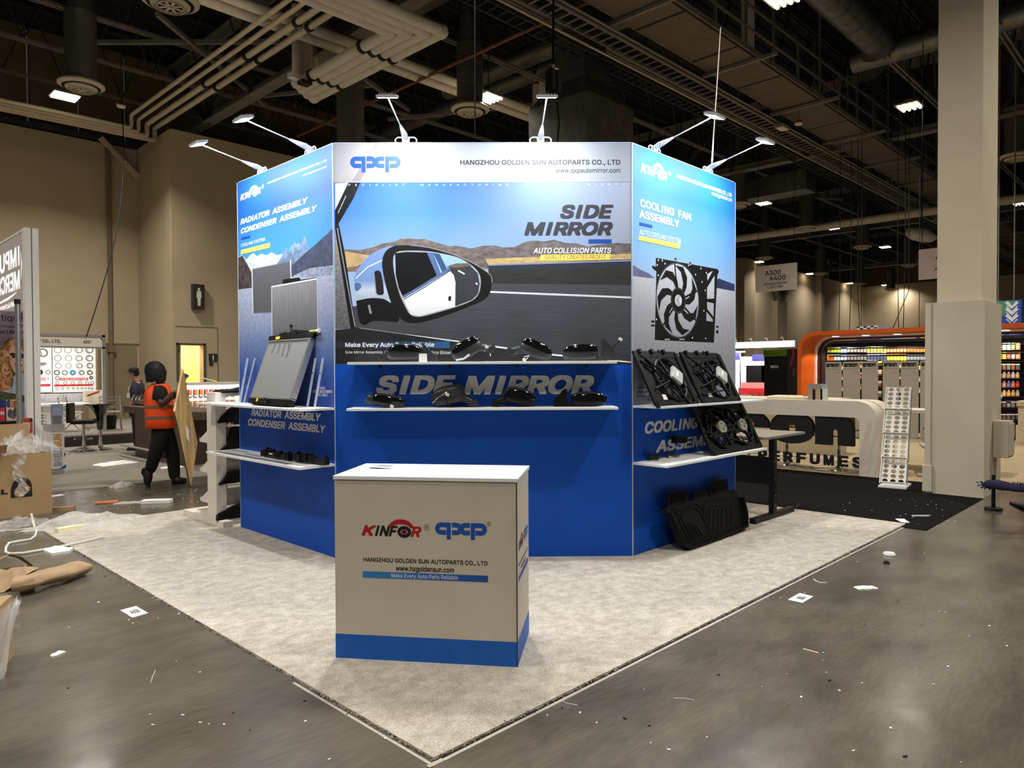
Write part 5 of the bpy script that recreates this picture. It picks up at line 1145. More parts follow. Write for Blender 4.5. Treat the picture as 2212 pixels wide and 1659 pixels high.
def fat(poly, name='letter'):
    m = MB(); m.prism(poly, lambda y, z, q: Vector((q, y, z)), 9.55, 9.65, M_ltr); m.build(name, t, world=True)
def fato(y0, y1, z0, z1, ky, kz):
    m = MB(); cy, cz, ry, rz2 = (y0 + y1) / 2, (z0 + z1) / 2, abs(y0 - y1) / 2, (z1 - z0) / 2; n = 40
    lp_ = lambda a, b: [(cy - a * math.copysign(abs(math.cos(2 * PI * i / n)) ** .85, math.cos(2 * PI * i / n)), cz + b * math.copysign(abs(math.sin(2 * PI * i / n)) ** .85, math.sin(2 * PI * i / n))) for i in range(n)]
    m.hole(lp_(ry, rz2), lp_(ry * ky, rz2 * kz), lambda y, z, q: Vector((q, y, z)), 9.55, 9.65, M_ltr); m.build('letter', t, world=True)
fato(2.965, 2.265, .424, .92, .21, .32)
fat([(2.23, .9), (1.98, .9), (1.98, .83)] + [(1.96 - .3 * math.sin(a), .72 + .19 * math.cos(a)) for a in (.1, .5, .9, 1.3, 1.57)] + [(1.655, .437), (1.885, .437), (1.885, .64), (1.9, .69), (1.935, .71), (1.97, .69), (1.985, .64), (1.985, .437), (2.23, .437)])
ec, ez, er, eh = 3.33, .672, .34, .248
fat([(ec - er, ez - .02)] + [(ec - er * math.cos(a), ez + eh * math.sin(a)) for a in [i * 5.55 / 30 for i in range(1, 31)]] + [(ec - er * .35, ez - eh * .42), (ec - er * .12, ez - .06)] + [(ec + er * .26, ez - .02), (ec + er * .26, ez + .06)] + [(ec - er * .26 * math.cos(a), ez + .06 + .07 * math.sin(a)) for a in (2.6, 2.0, 1.57, 1.1, .5)] + [(ec - er * .26, ez + .06), (ec - er * .26, ez - .02)])
letter3('r', 4.22, 3.72, .425, .92, 9.60, .1, M_ltr, t, bold=.04); letter3('a', 4.9, 4.28, .425, .92, 9.60, .1, M_ltr, t, bold=.04)
xs = [3.165 - .2145 * i for i in range(8)]
for ch, y in zip('PERFUMES', xs): letter3(ch, y + .005, y - .145, .12, .285, 9.545, .03, M_ltr, t, 'small_letter', .035)
for ch, y in zip('FRESH', (4.6, 4.38, 4.16, 3.95, 3.74)): pass
letter3('I', 3.52, 3.49, .12, .285, 9.545, .03, M_ltr, t, 'small_letter', .035); letter3('T', 3.72, 3.6, .12, .285, 9.545, .03, M_ltr, t, 'small_letter', .035)
m = MB()
for z in (.47, .36): m.tube([(9.75, 1.56, z + .2), (9.75, 6.9, z + .2)], .012, M_alu, 6)
m.tube([(9.72, 1.56, .2), (9.72, 6.9, .2)], .01, M_alu, 6); m.build('support_wires', t, world=True)
# stools behind the arch
def stool(x, y, label, seat, rz=0.0, h=.62):
    t = thing('bar_stool', label, 'stool', (x, y, .006), rz)
    m = MB(); m.lathe([(.21, 0), (.2, .015), (.06, .03), (.04, .06)], (0, 0, 0), M_chrome, 24); m.build('base', t, smooth=40)
    m = MB(); m.cyl((0, 0, .05), (0, 0, h), .026, M_chrome); m.cyl((0, 0, .05), (0, 0, h * .5), .034, M_chrome); m.build('stem', t, smooth=40)
    m = MB(); m.ell((0, 0, h + .04), (.22, .2, .05), seat, 20, 8, .7); m.build('seat', t, smooth=50)
    m = MB(); m.loft([[Vector((-.2 + .02 * k, yy, h + .06 + zz)) for yy, zz in ((-.19, 0), (.19, 0), (.18, .26), (-.18, .26))] for k in (0, 1, 2)], seat); m.build('backrest', t, bevel=.01)
    return t
M_seatb = mat('beige_seat', (168, 150, 118), .6, var=.05)
st = stool(10.04, 2.04, 'chrome bar stool with beige seat behind the letter n', M_seatb, .6, .66)
dup(st, (10.16, 2.94, .006), 2.2, 'chrome bar stool with beige seat behind the letter o'); dup(st, (10.3, 3.7, .006), 1.2, 'chrome bar stool behind the letter e')
t = thing('stand_counter', 'low beige counter block behind the white arch', 'counter', (12.2, 3.4, .006)); m = MB(); m.box2((-.3, -.6, 0), (.3, 2.6, 1.02), mat('counter_beige', (198, 186, 160), .6, var=.04)); m.build('body', t); m = MB(); m.box2((-.36, -.66, 1.02), (.36, 2.66, 1.06), M_arch); m.build('top', t)
t = thing('extension_lead', 'white extension lead on the floor behind the arch', 'cable', (10.0, 2.6, .012)); m = MB(); m.tube([(.2 * math.sin(k * .9), 1.2 - k * .13, .004) for k in range(16)], .01, M_conn, 6); m.box((.2, -.75, .02), (.08, .1, .04), M_conn); m.build('lead', t)
# literature rack with round holes
t = thing('literature_rack', 'white zigzag literature rack with round holes beside the column', 'leaflet rack', (8.62, .83, .006), math.radians(-82))
M_rk = mat('rack_white', (234, 232, 226), .4, var=.02)
m = MB(); m.box2((-.17, -.02, 0), (.17, .46, .025), M_rk); m.build('base', t, bevel=.003)
for k in range(4):
    m = MB(); z0 = .06 + k * .325; y0 = .03 + k * .115; sl = Matrix.Translation((0, y0, z0)) @ Matrix.Rotation(math.radians(-30), 4, 'X'); m.T = sl
    FN = lambda x, z, q: Vector((x, q, z)); wv, hv = .29, .36
    for ci in range(3):
        for ri in range(5):
            a0, a1 = -wv / 2 + ci * wv / 3, -wv / 2 + (ci + 1) * wv / 3; b0, b1 = ri * hv / 5, (ri + 1) * hv / 5; cx, cz = (a0 + a1) / 2, (b0 + b1) / 2
            n = 24; inn = []; ot = []
            for i in range(n):
                an = 2 * PI * (i + .5) / n; c_, s_ = math.cos(an), math.sin(an); inn.append((cx + .034 * c_, cz + .03 * s_)); tt = min((a1 - a0) / 2 / max(abs(c_), 1e-6), (b1 - b0) / 2 / max(abs(s_), 1e-6)); ot.append((cx + tt * c_, cz + tt * s_))
            m.hole(ot, inn, FN, 0, .006, M_rk)
    m.box((0, -.02, .004), (.3, .05, .008), M_rk)
    for sx in (-.148, .148): m.box((sx, -.005, hv / 2), (.006, .02, hv), M_rk)
    m.build('shelf_tray', t)
    m = MB()
    for sx in (-.155, .155): m.beam((sx, y0 - .03, z0), (sx, y0 + .16, z0 + .33), .006, .014, M_alu); m.beam((sx, y0 + .18, z0 + .3), (sx, y0 + .14, max(z0 - .05, .02)), .006, .014, M_alu)
    m.build('side_link', t)
# ================================================================ perfume stand back wall
M_or = mat('orange_lacquer', (206, 92, 24), .4, var=.03); M_blkp = mat('stand_black', (18, 18, 19), .35, var=.05)
t = thing('orange_arch', 'orange rounded arch over the black product wall', 'arch', (17.3, 2.95, .006))
def archband(x0, x1, y0, y1, z1, r, th, mm, name, par, **k):
    m = MB(); o1 = rrect(y0, y1, z1, r, 10); i1 = rrect(y0 + th, y1 - th, z1 - th, max(r - th, .02), 10); n = len(o1)
    A = [Vector((x0, y, z)) for y, z in o1]; B_ = [Vector((x0, y, z)) for y, z in i1]; C_ = [Vector((x1, y, z)) for y, z in o1]; D_ = [Vector((x1, y, z)) for y, z in i1]; fs = []
    for i in range(n - 1): fs += [(i, i + 1, n + i + 1, n + i), (2 * n + i + 1, 2 * n + i, 3 * n + i, 3 * n + i + 1), (i + 1, i, 2 * n + i, 2 * n + i + 1), (n + i, n + i + 1, 3 * n + i + 1, 3 * n + i)]
    fs += [(0, n, 3 * n, 2 * n), (n - 1, 2 * n - 1, 4 * n - 1, 3 * n - 1)]
    m.add(A + B_ + C_ + D_, fs, mm); return m.build(name, par, smooth=40, world=True, **k)
archband(17.0, 17.9, .12, 5.65, 2.605, .5, .1, M_or, 'arch_shell', t)
archband(17.9, 17.97, .2, 5.57, 2.52, .45, .06, M_white, 'white_lining', t); archband(17.97, 18.1, .26, 5.5, 2.46, .42, .05, mat('dark_red_lining', (70, 24, 14), .5), 'red_lining', t)
for px in (1805, 1870, 1939, 2010, 2172):
    p = PXp(px, 722, 17.35); m = MB(); m.cyl((17.35, p.y, 2.5), (17.35, p.y, 2.47), .1, M_white, n=18); m.cyl((17.35, p.y, 2.47), (17.35, p.y, 2.465), .085, emitmat('downlight_lens', (255, 250, 240), 6), n=18); m.build('downlight', t, world=True)
    l = bpy.data.lights.new('downlight', 'SPOT'); l.energy = 60; l.spot_size = 2.2; l.color = (1, .9, .75); l.shadow_soft_size = .05; o = bpy.data.objects.new('downlight', l); COL.objects.link(o); o.location = (17.6, p.y, 2.44)
t = thing('product_wall', 'black product wall with rounded top and hook rows', 'display wall', (18.3, 2.9, .006))
m = MB(); o1 = rrect(.32, 5.4, 2.38, .35, 10, .006); m.prism(o1, lambda y, z, q: Vector((q, y, z)), 18.25, 18.5, M_blkp); m.build('back_board', t, world=True)
archband(18.02, 18.26, .32, 5.4, 2.38, .35, .07, mat('stand_grey_edge', (60, 66, 66), .3, .3), 'front_edge', t)
m = MB()
for z in (2.18, 1.99, 1.78, 1.5, 1.24, .98, .72, .46): m.box2((18.0, .5, z - .012), (18.25, 5.2, z), mat('hook_rail', (40, 40, 42), .4, .4))
m.build('hook_rail', t, world=True)
m = MB(); m.box2((17.6, .4, .006), (18.25, 1.7, .22), M_blkp); m.build('plinth', t, world=True)
# goods: single small packets on the hooks
PR_ = {}
def packet(kind, col, col2):
    if (kind, col) in PR_: return PR_[(kind, col)]
    a = mat('packet_%d_%d_%d' % col, col, .35, var=.12, scale=40); b = mat('packet_%d_%d_%d' % col2, col2, .4, var=.1, scale=40)
    m = MB()
    if kind == 'card': m.box2((-.012, -.05, 0), (.012, .05, .165), a); m.box2((-.022, -.032, .02), (-.012, .032, .1), b); m.box2((-.016, -.04, .12), (-.012, .04, .145), M_conn if sum(col) < 330 else M_black)
    else: m.box2((-.03, -.035, 0), (.03, .035, .11), a); m.cyl((0, 0, .11), (0, 0, .145), .018, b, n=10); m.box2((-.032, -.028, .03), (-.03, .028, .08), b)
    me = m.build('air_freshener'); o = me; PR_[(kind, col)] = (o, [0]); return PR_[(kind, col)]
def put(kind, col, col2, loc, label, group):
    o, cnt = packet(kind, col, col2)
    if cnt[0]: o = o.copy(); COL.objects.link(o)
    cnt[0] += 1
    o.location = loc; tag(o, label, 'air freshener', group)
rows = ((756, [((60, 150, 40), (200, 210, 60), 'green')] * 4 + [((90, 120, 190), (220, 226, 236), 'pale blue')] * 2 + [((30, 30, 32), (150, 150, 150), 'black')] * 6 + [((210, 214, 206), (190, 190, 70), 'white and yellow')] * 6 + [((130, 46, 26), (196, 150, 110), 'brick red')] * 6 + [((28, 26, 26), (206, 110, 50), 'black and orange')] * 8, 'upper'),
        (773, [((214, 170, 50), (214, 90, 50), 'amber')] * 2 + [((110, 170, 176), (210, 220, 220), 'teal')] * 2 + [((60, 66, 140), (190, 196, 220), 'dark blue')] * 2 + [((34, 34, 36), (110, 116, 120), 'charcoal')] * 6 + [((226, 228, 226), (60, 70, 110), 'white and navy')] * 6 + [((226, 206, 40), (240, 226, 90), 'bright yellow')] * 6 + [((32, 36, 44), (120, 130, 144), 'slate black')] * 8, 'lower'))
for py, cols, rw in rows:
    n = len(cols)
    for i, (c1, c2, nm) in enumerate(cols):
        px = 1791 + i * 7.15; p = PXp(px, py + 6, 18.05)
        put('card', c1, c2, (18.05, p.y, p.z), '%s packet hanging in the %s row above the grey panels' % (nm, rw), '%s packets in the %s row' % (nm, rw))
rr = random.Random(4)
sets = [((736 + 12, 'card'), ((180, 110, 80), (230, 230, 230), (150, 190, 210), (120, 170, 60), (170, 90, 60)), 'top'), ((768, 'card'), ((220, 160, 60), (226, 206, 60), (200, 80, 80), (150, 150, 130), (206, 120, 80)), 'second'), ((792, 'card'), ((130, 80, 50), (110, 70, 50), (80, 110, 80), (140, 50, 40), (60, 60, 60)), 'third'), ((809, 'box'), ((210, 190, 110), (190, 150, 140), (170, 130, 130), (190, 180, 170), (180, 170, 120)), 'fourth'), ((829, 'box'), ((200, 60, 70), (206, 150, 120), (90, 120, 180), (210, 120, 100), (196, 50, 60)), 'fifth'), ((848, 'box'), ((206, 160, 90), (216, 180, 120), (210, 166, 100), (200, 150, 80), (170, 160, 150)), 'sixth'), ((873, 'card'), ((60, 50, 50), (70, 44, 44), (110, 110, 112), (90, 90, 96), (54, 54, 58)), 'seventh'), ((900, 'card'), ((180, 60, 70), (60, 52, 50), (70, 60, 54), (50, 46, 46), (44, 40, 40)), 'bottom')]
for (py, kd), cs, nm in sets:
    for i, c in enumerate(cs):
        p = PXp(2160 + i * 9.6, py + 8, 18.02)
        put(kd, c, tuple(min(255, v + 50) for v in c), (18.02, p.y, max(p.z, .25)), 'small product in the %s row at the right end of the product wall' % nm, 'products in the %s row of the right wall end' % nm)
for gx, ys in ((1821, (800, 822, 846)), (1858, (795, 818, 842)), (1901, (790, 812, 836, 858)), (1944, (796, 820, 846)), (1985, (800, 826, 850))):
    for j, py in enumerate(ys):
        p = PXp(gx, py, 18.05); c = ((170, 190, 60), (150, 90, 60), (90, 60, 50), (60, 90, 60))[j % 4]
        put('card', c, (200, 180, 120), (18.05, p.y, p.z), 'product glimpsed between two grey perfume panels', 'products between the grey panels')
# grey panels
gp = [(1783, 1817), (1821, 1857), (1861.5, 1896), (1907, 1942), (1946, 1984), (1988, 2026)]
lab = ['first from the left', 'second from the left', 'third from the left', 'fourth from the left', 'fifth from the left', 'half hidden by the column']
M_gp = mat('panel_grey', (168, 160, 150), .55, var=.02)
for i, (a, b) in enumerate(gp):
    ya = PXp(a, 781, 16.5).y; yb = PXp(b, 781, 16.5).y
    t = thing('brand_board', 'tall grey panel with a black brand word, %s' % lab[i], 'panel', (16.5, ya, .006), 0)
    w_ = ya - yb; m = MB(); m.box2((0, -w_, 0), (.04, 0, 1.8), M_gp); m.build('board', t)
    m = MB(); S = Sheet(m, lambda x, z, l: Vector((-.0015 - l, -x, z))); S.text('areon', (w_ * .06, 1.67), (w_ * .88, 1.76), M_ltr, .04, raw=True); S.ribbon([(w_ * .06, 1.62), (w_ * .9, 1.62)], .006, M_pgold, True); S.ribbon([(w_ * .7, 1.54), (w_ * .88, 1.54)], .008, M_pb, True); m.build('print', t)
    m = MB(); m.box2((-.1, -w_, 0), (.12, 0, .04), M_alu); m.build('foot', t)
# cartons on the arch top, low table and chair by the column
def gable(x, y, z, c, label, ry=0.3):
    t = thing('gable_carton', label, 'carton', (x, y, z), ry); m = MB(); m.box2((-.07, -.09, 0), (.07, .09, .17), mat('carton_%d' % c[0], c, .6, var=.05)); m.build('box', t)
    m = MB(); m.loft([[Vector((-.07, yy, .17)), Vector((.07, yy, .17)), Vector((.004, yy, .25)), Vector((-.004, yy, .25))] for yy in (-.09, .09)], mat('carton_lid_%d' % c[0], tuple(int(v * .6) for v in c), .6)); m.build('lid', t)
    m = MB(); m.box2((-.0712, -.02, 0), (-.07, .02, .17), M_black); m.build('strip', t)
p = PXp(1759, 872, 9.72); gable(9.72, p.y, 1.132, (176, 150, 130), 'pinkish brown gabled carton on the white arch'); p = PXp(1773, 872, 9.78); gable(9.8, p.y, 1.132, (196, 214, 200), 'pale green gabled carton on the white arch')
p = PXp(1705, 866, 9.8); t = thing('cream_cushion', 'cream flat cushion lying on the white arch', 'cushion', (9.9, p.y, 1.132)); m = MB(); m.ell((0, 0, .02), (.16, .42, .035), mat('cream_cloth', (226, 214, 180), .8), 20, 8, .6); m.build('pad', t, smooth=50)
p = PXp(1738, 868, 9.8); t = thing('dark_cloth', 'small dark cloth heap beside the gabled cartons', 'cloth', (9.85, p.y, 1.132)); m = MB(); m.ell((0, 0, .02), (.08, .1, .04), M_black, 14, 8); m.build('heap', t, smooth=50)
p = G(1990, 985); t = thing('meeting_table', 'white table behind the grey office chair', 'table', (11.2, .9, .006)); m = MB(); m.box2((-.35, -.6, .9), (.35, .9, .95), M_arch); m.build('top', t); m = MB(); m.box2((-.05, -.5, 0), (.05, -.4, .9), M_chrome); m.box2((-.05, .7, 0), (.05, .8, .9), M_chrome); m.build('legs', t)
t = thing('office_chair', 'grey mesh office chair with chrome arms beside the column', 'chair', (10.35, .72, .006), math.radians(200))
M_gm = mat('grey_mesh', (170, 166, 158), .6, var=.06)
m = MB(); m.box2((-.25, -.22, .42), (.25, .24, .47), M_gm); m.build('seat', t, bevel=.02)
m = MB(); m.loft([[Vector((-.25, yy, z)), Vector((.25, yy, z)), Vector((.25, yy + .03, z)), Vector((-.25, yy + .03, z))] for yy, z in ((.24, .45), (.3, .65), (.34, .92))], M_gm); m.build('backrest', t, bevel=.01)
for s in (-1, 1):
    m = MB(); m.tube([(s * .27, -.15, .45), (s * .28, -.16, .68), (s * .28, .2, .68), (s * .27, .26, .6)], .014, M_chrome, 8); m.beam((s * .28, -.15, .695), (s * .28, .16, .695), .04, .02, M_black); m.build('armrest', t, smooth=50)
m = MB(); m.tube([(-.26, .25, .42), (-.27, .3, .02), (-.27, -.28, .012), (.27, -.28, .012), (.27, .3, .02), (.26, .25, .42)], .014, M_chrome, 8); m.build('sled_frame', t, smooth=50)
m = MB(); m.beam((-.2, .2, .4), (.2, -.1, .05), .03, .03, M_black); m.beam((.2, .2, .4), (-.2, -.1, .05), .03, .03, M_black); m.build('cross_brace', t)
# cartons at the right edge
M_pc = mat('carton_pale', (206, 186, 158), .7, var=.05)
for i, (y0, y1, z0, z1, x, lb) in enumerate(((.75, .2, .006, .42, 16.4, 'pale carton at the bottom of the stack by the product wall'), (.72, .22, .425, .82, 16.45, 'middle pale carton with purple tape by the product wall'), (.74, .2, .825, .93, 16.42, 'thin pale carton on top of the stack by the product wall'))):
    t = thing('carton', lb, 'carton', (x, (y0 + y1) / 2, z0), 0, None); w_ = y0 - y1; m = MB(); m.box2((0, -w_ / 2, 0), (.5, w_ / 2, z1 - z0), M_pc); m.build('box', t, bevel=.004)
    m = MB(); m.box2((-.002, -.03, 0), (0, .03, z1 - z0), mat('purple_tape', (70, 54, 110), .5, var=.3, scale=60)); m.build('tape', t)
    m = MB(); m.box2((-.0015, w_ * .2, .05), (0, w_ * .4, .055), M_pb); m.build('print', t)
t = thing('roll_stand', 'thin chrome stand with a white roll beside the electrical box', 'stand', G(2152, 950) ); m = MB(); m.cyl((0, 0, 0), (0, 0, .95), .012, M_chrome, n=8); m.cyl((0, 0, 0), (0, 0, .02), .12, M_chrome, n=16); m.build('pole', t); m = MB(); m.cyl((-.06, .08, .95), (.06, -.08, .98), .045, M_white, n=14); m.build('roll', t, smooth=50)
# banners behind
t = thing('hanging_banner', 'blue and green hanging banner with white chevrons right of the column', 'banner', (24, 0, 0))
a = PXp(2156, 650, 24); b = PXp(2206, 728, 24)
m = MB(); m.box2((0, b.y, b.z), (.25, a.y + .4, a.z), mat('banner_blue', (54, 84, 176), .6, var=.03)); m.build('cloth', t)
m = MB(); S = Sheet(m, lambda x, z, l: Vector((-.002 - l, x, z)), lambda px, py: (PXp(px, py, 24).y, PXp(px, py, 24).z))
S.poly([(2140, 650), (2204, 650), (2158, 690), (2140, 700)], mat('banner_green', (84, 150, 126), .6))
for k in range(3): S.ribbon([(2174, 652 + k * 14), (2186, 664 + k * 14), (2198, 652 + k * 14)], .09, M_pw); S.ribbon([(2174, 661 + k * 14), (2186, 673 + k * 14), (2198, 661 + k * 14)], .03, M_pw)
S.text('RO TECH', (2158, 724), (2200, 713), M_pw, .012); m.build('print', t)
m = MB()
for yy in (.2, .6, 1.0, 1.4): m.tube([(.1, b.y + yy, a.z), (.1, b.y + yy, 12.5)], .02, M_steelL, 6)
m.build('hanging_bars', t)
t = thing('hanging_banner', 'purple hanging banner with checkered rim behind the orange arch', 'banner', (23, 0, 0))
m = MB(); a = PXp(1851, 712, 23); b = PXp(2000, 735, 23); m.box2((0, b.y, b.z - .1), (.05, a.y, a.z - .05), mat('banner_purple', (74, 76, 150), .6, var=.3, scale=2)); m.build('cloth', t)
m = MB(); S = Sheet(m, lambda x, z, l: Vector((-.002 - l, x, z)), lambda px, py: (PXp(px, py, 23).y, PXp(px, py, 23).z))
S.poly([(1850, 706), (1896, 703), (1896, 713), (1850, 716)], M_pw)
for i in range(6):
    for j in range(3):
        if (i + j) % 2 == 0: S.rect((1850 + i * 7.6, 706 + j * 3.2 - i * .5), (1857 + i * 7.6, 709 + j * 3.2 - i * .5), mat('check_navy', (40, 40, 84), .6))
S.poly([(1896, 703), (1940, 710), (1896, 714)], mat('banner_lilac', (150, 150, 190), .6)); S.text('COLLECTIBLES', (1857, 732), (1888, 727), M_pyel); S.disc((1925, 733), .3, .12, mat('banner_sky', (140, 170, 210), .6), raw=False); S.poly([(1986, 724), (2000, 723), (2000, 732), (1990, 734)], mat('banner_amber', (230, 170, 50), .6)); S.poly([(1945, 726), (1975, 724), (1980, 733), (1948, 734)], mat('banner_pink', (206, 170, 180), .6)); m.build('print', t); m = MB()
for px in (1860, 1985): c = PXp(px, 712, 23); m.cyl((.02, c.y, c.z - .1), (.02, c.y, 12.6), .01, M_dark, n=6)
m.build('hanging_wire', t)
for k, (x0, y0, x1, y1) in enumerate(((1814, 635, 1812, 722), (1838, 640, 1834, 725), (1853, 630, 1857, 706), (1939, 560, 1941, 715), (1955, 560, 1951, 715), (1963, 628, 1926, 716))):
    m = MB(); a = PXp(x0, y0, 23.4); m.tube([PXp(x1, y1, 23.4), a, Vector((a.x, a.y, 12.5))], .012, M_dark, 6); tag(m.build('rigging_wire'), 'thin rigging wire hanging behind the orange arch', 'wire', 'rigging wires behind the orange arch')
# hanging aisle signs
def aisle(x, y0, y1, z0, z1, label, full):
    t = thing('hanging_sign', label, 'aisle sign', (x, y0, z0), 0); w_ = y0 - y1; h_ = z1 - z0
    m = MB(); m.box2((0, -w_, 0), (.03, 0, h_), mat('sign_pale', (226, 218, 212), .6, var=.02)); m.build('board', t)
    m = MB(); S = Sheet(m, lambda x_, z_, l: Vector((-.002 - l, -x_ * w_, z_ * h_))); tx = M_pb; g_ = mat('sign_rule', (196, 180, 172), .6)
    if full:
        S.text('A300', (.24, .62), (.62, .8), tx, .015, raw=True); S.text('A400', (.34, .40), (.74, .58), tx, .015, raw=True); S.text('ACCESSORIES/', (.2, .24), (.77, .33), tx, .02, raw=True); S.text('LIGHTING', (.3, .12), (.67, .21), tx, .02, raw=True)
        S.ribbon([(.2, .6), (.78, .6)], .012, g_, True); S.ribbon([(.18, .37), (.8, .37)], .012, g_, True); S.ribbon([(.21, .77), (.17, .71), (.21, .65)], .015, g_, True); S.ribbon([(.79, .56), (.83, .5), (.79, .44)], .015, g_, True)
    else:
        S.text('A400', (.3, .62), (.72, .82), tx, .015, raw=True); S.text('ACCESSORIES', (.28, .26), (.9, .36), tx, .02, raw=True); S.ribbon([(.25, .8), (.2, .72), (.25, .64)], .015, g_, True); S.ribbon([(.24, .6), (.9, .6)], .012, g_, True); S.ribbon([(.24, .42), (.9, .42)], .012, g_, True)
    m.build('print', t); m = MB()
    for f in (.06, .94): m.cyl((.015, -w_ * f, h_), (.015, -w_ * f, 12.5 - z0), .01, M_dark, n=6)
    m.build('hanging_wire', t)
aisle(24, 10.19, 8.62, 4.53, 5.5, 'pale hanging sign with A300 and A400, right of the booth', True); aisle(20, 3.58, 2.2, 4.05, 4.87, 'pale hanging sign half hidden behind the column', False)
# far stands
t = thing('exhibit_booth', 'black booth wall with a green header far behind the right shelf', 'booth', (28, 11.2, 0))
m = MB(); m.box2((0, -.5, 0), (.1, .52, 2.22), mat('booth_black', (34, 29, 28), .6, var=.1)); m.box2((0, -1.6, 0), (.1, -.5, 2.5), mat('booth_charcoal', (62, 58, 60), .6, var=.1)); m.build('wall_panel', t)
m = MB(); m.box2((-.05, -.48, 2.2), (.1, .54, 2.48), mat('booth_green', (120, 176, 40), .5)); m.build('header', t)
m = MB(); S = Sheet(m, lambda x, z, l: Vector((-.053 - l, x - 11.2, z)), lambda px, py: (PXp(px, py, 28).y, PXp(px, py, 28).z)); S.text('SHIN SHAN', (1653, 761), (1671, 758.5), M_pblk, .016); S.text('INDUSTRIAL CO., LTD.', (1653, 766.5), (1688, 762.5), M_pblk, .02)
m.build('header_print', t); m = MB(); S = Sheet(m, lambda x, z, l: Vector((-.003 - l, x - 11.2, z)), lambda px, py: (PXp(px, py, 28).y, PXp(px, py, 28).z)); S.text('SCI', (1664, 795), (1681, 789), M_pw, .06); S.text('SHIN SHAN', (1664, 799), (1681, 797), mat('print_grey', (0, 0, 0))); m.build('logo_print', t); m = MB(); S = Sheet(m, lambda x, z, l: Vector((-.003 - l, x - 11.2, z)), lambda px, py: (PXp(px, py, 28).y, PXp(px, py, 28).z)); S.ribbon([(1713, 752), (1714, 768), (1710, 780), (1708, 790)], .1, mat('print_pink', (214, 60, 100), .5)); S.ribbon([(1716, 795), (1714, 812)], .1, mat('print_mauve', (130, 84, 120), .5)); m.build('print', t)
t = thing('exhibit_booth', 'bright white booth with blue headers far behind the right shelf', 'booth', (32, 14, 0))
m = MB(); m.box2((.4, -1.2, 0), (.5, 1.9, 2.3), mat('booth_white', (236, 234, 230), .5)); m.box2((-1, 1.75, 0), (.5, 1.85, 2.3), mat('booth_white', (0, 0, 0))); m.build('wall_panel', t)
m = MB(); m.box2((-.1, -1.9, 2.72), (.05, 1.9, 3.02), mat('booth_fascia', (240, 242, 242), .5, emit=.9)); m.build('lit_fascia', t)
m = MB(); m.box2((-1.0, .38, 2.12), (-.9, 1.9, 2.48), mat('booth_navy', (44, 44, 110), .5)); m.build('blue_header', t); m = MB(); m.box2((.3, -1.0, 2.1), (.38, .38, 2.4), mat('booth_navy', (0, 0, 0))); m.build('blue_header', t)
m = MB(); S = Sheet(m, lambda x, z, l: Vector((-1.003 - l, x - 14, z)), lambda px, py: (PXp(px, py, 31).y, PXp(px, py, 31).z)); S.text('O PARTS FACTORY', (1588, 762), (1610, 758), M_pw, .012); m.build('print', t)
for y in (-.85, .35): m = MB(); m.box2((.33, y - .02 if y < 0 else y - .6, 1.0), (.39, y + .75 if y < 0 else y + .35, 1.85), M_black); m.build('screen', t)
m = MB(); m.box2((.2, -1.0, .72), (.4, .9, 1.0), mat('booth_rose', (196, 130, 124), .5)); m.box2((-.1, -1.0, .1), (.4, .9, .72), mat('booth_red', (206, 40, 44), .5, var=.2, scale=3)); m.build('counter', t)
m = MB()
for y in (.34, 1.02): m.cyl((-1, y, 0), (-1, y, 2.5), .03, M_alu, n=8)
m.build('post', t)
m = MB()
for k in range(5): y = -1.4 + k * .8; m.tube([(-.02, y, 3.0), (-.4, y - .1, 3.2), (-.55, y - .13, 3.16)], .012, M_alu, 6); m.box((-.58, y - .14, 3.14), (.1, .12, .03), M_white)
m.build('arm_spots', t)
l = bpy.data.lights.new('booth_light', 'AREA'); l.size = 2.2; l.energy = 190; l.color = (1, .97, .94); o = bpy.data.objects.new('booth_light', l); COL.objects.link(o); o.location = (31.4, 14, 2.7); o.rotation_euler = (0, math.radians(-20), 0)
for k, (px, py, sx, h, c, lb) in enumerate(((1620, 862, .9, .5, (196, 190, 180), 'pale display table with clutter left of the black booth'), (1672, 858, 1.4, .5, (176, 170, 160), 'long pale display case in front of the black booth'))):
    p = D(px, py, 21 + 2.5 * k); t = thing('display_table', lb, 'table', (p.x, p.y, 0)); m = MB(); m.box2((-.3, -sx, .7), (.3, sx, p.z), mat('table_pale_%d' % k, c, .6)); m.build('top', t); m = MB()
    for s in (-1, 1): m.box2((-.28, s * sx - .05, 0), (.28, s * sx + .05, .7), M_white)
    m.build('leg', t); m = MB(); r = random.Random(k)
    for q in range(14): m.box((r.uniform(-.25, .25), r.uniform(-sx, sx) * .9, p.z + .03), (r.uniform(.05, .2), r.uniform(.05, .3), r.uniform(.03, .1)), r.choice((M_white, M_dark, M_alu, M_pc)), Matrix.Rotation(r.uniform(0, 3), 4, 'Z'))
    m.build('clutter', t)
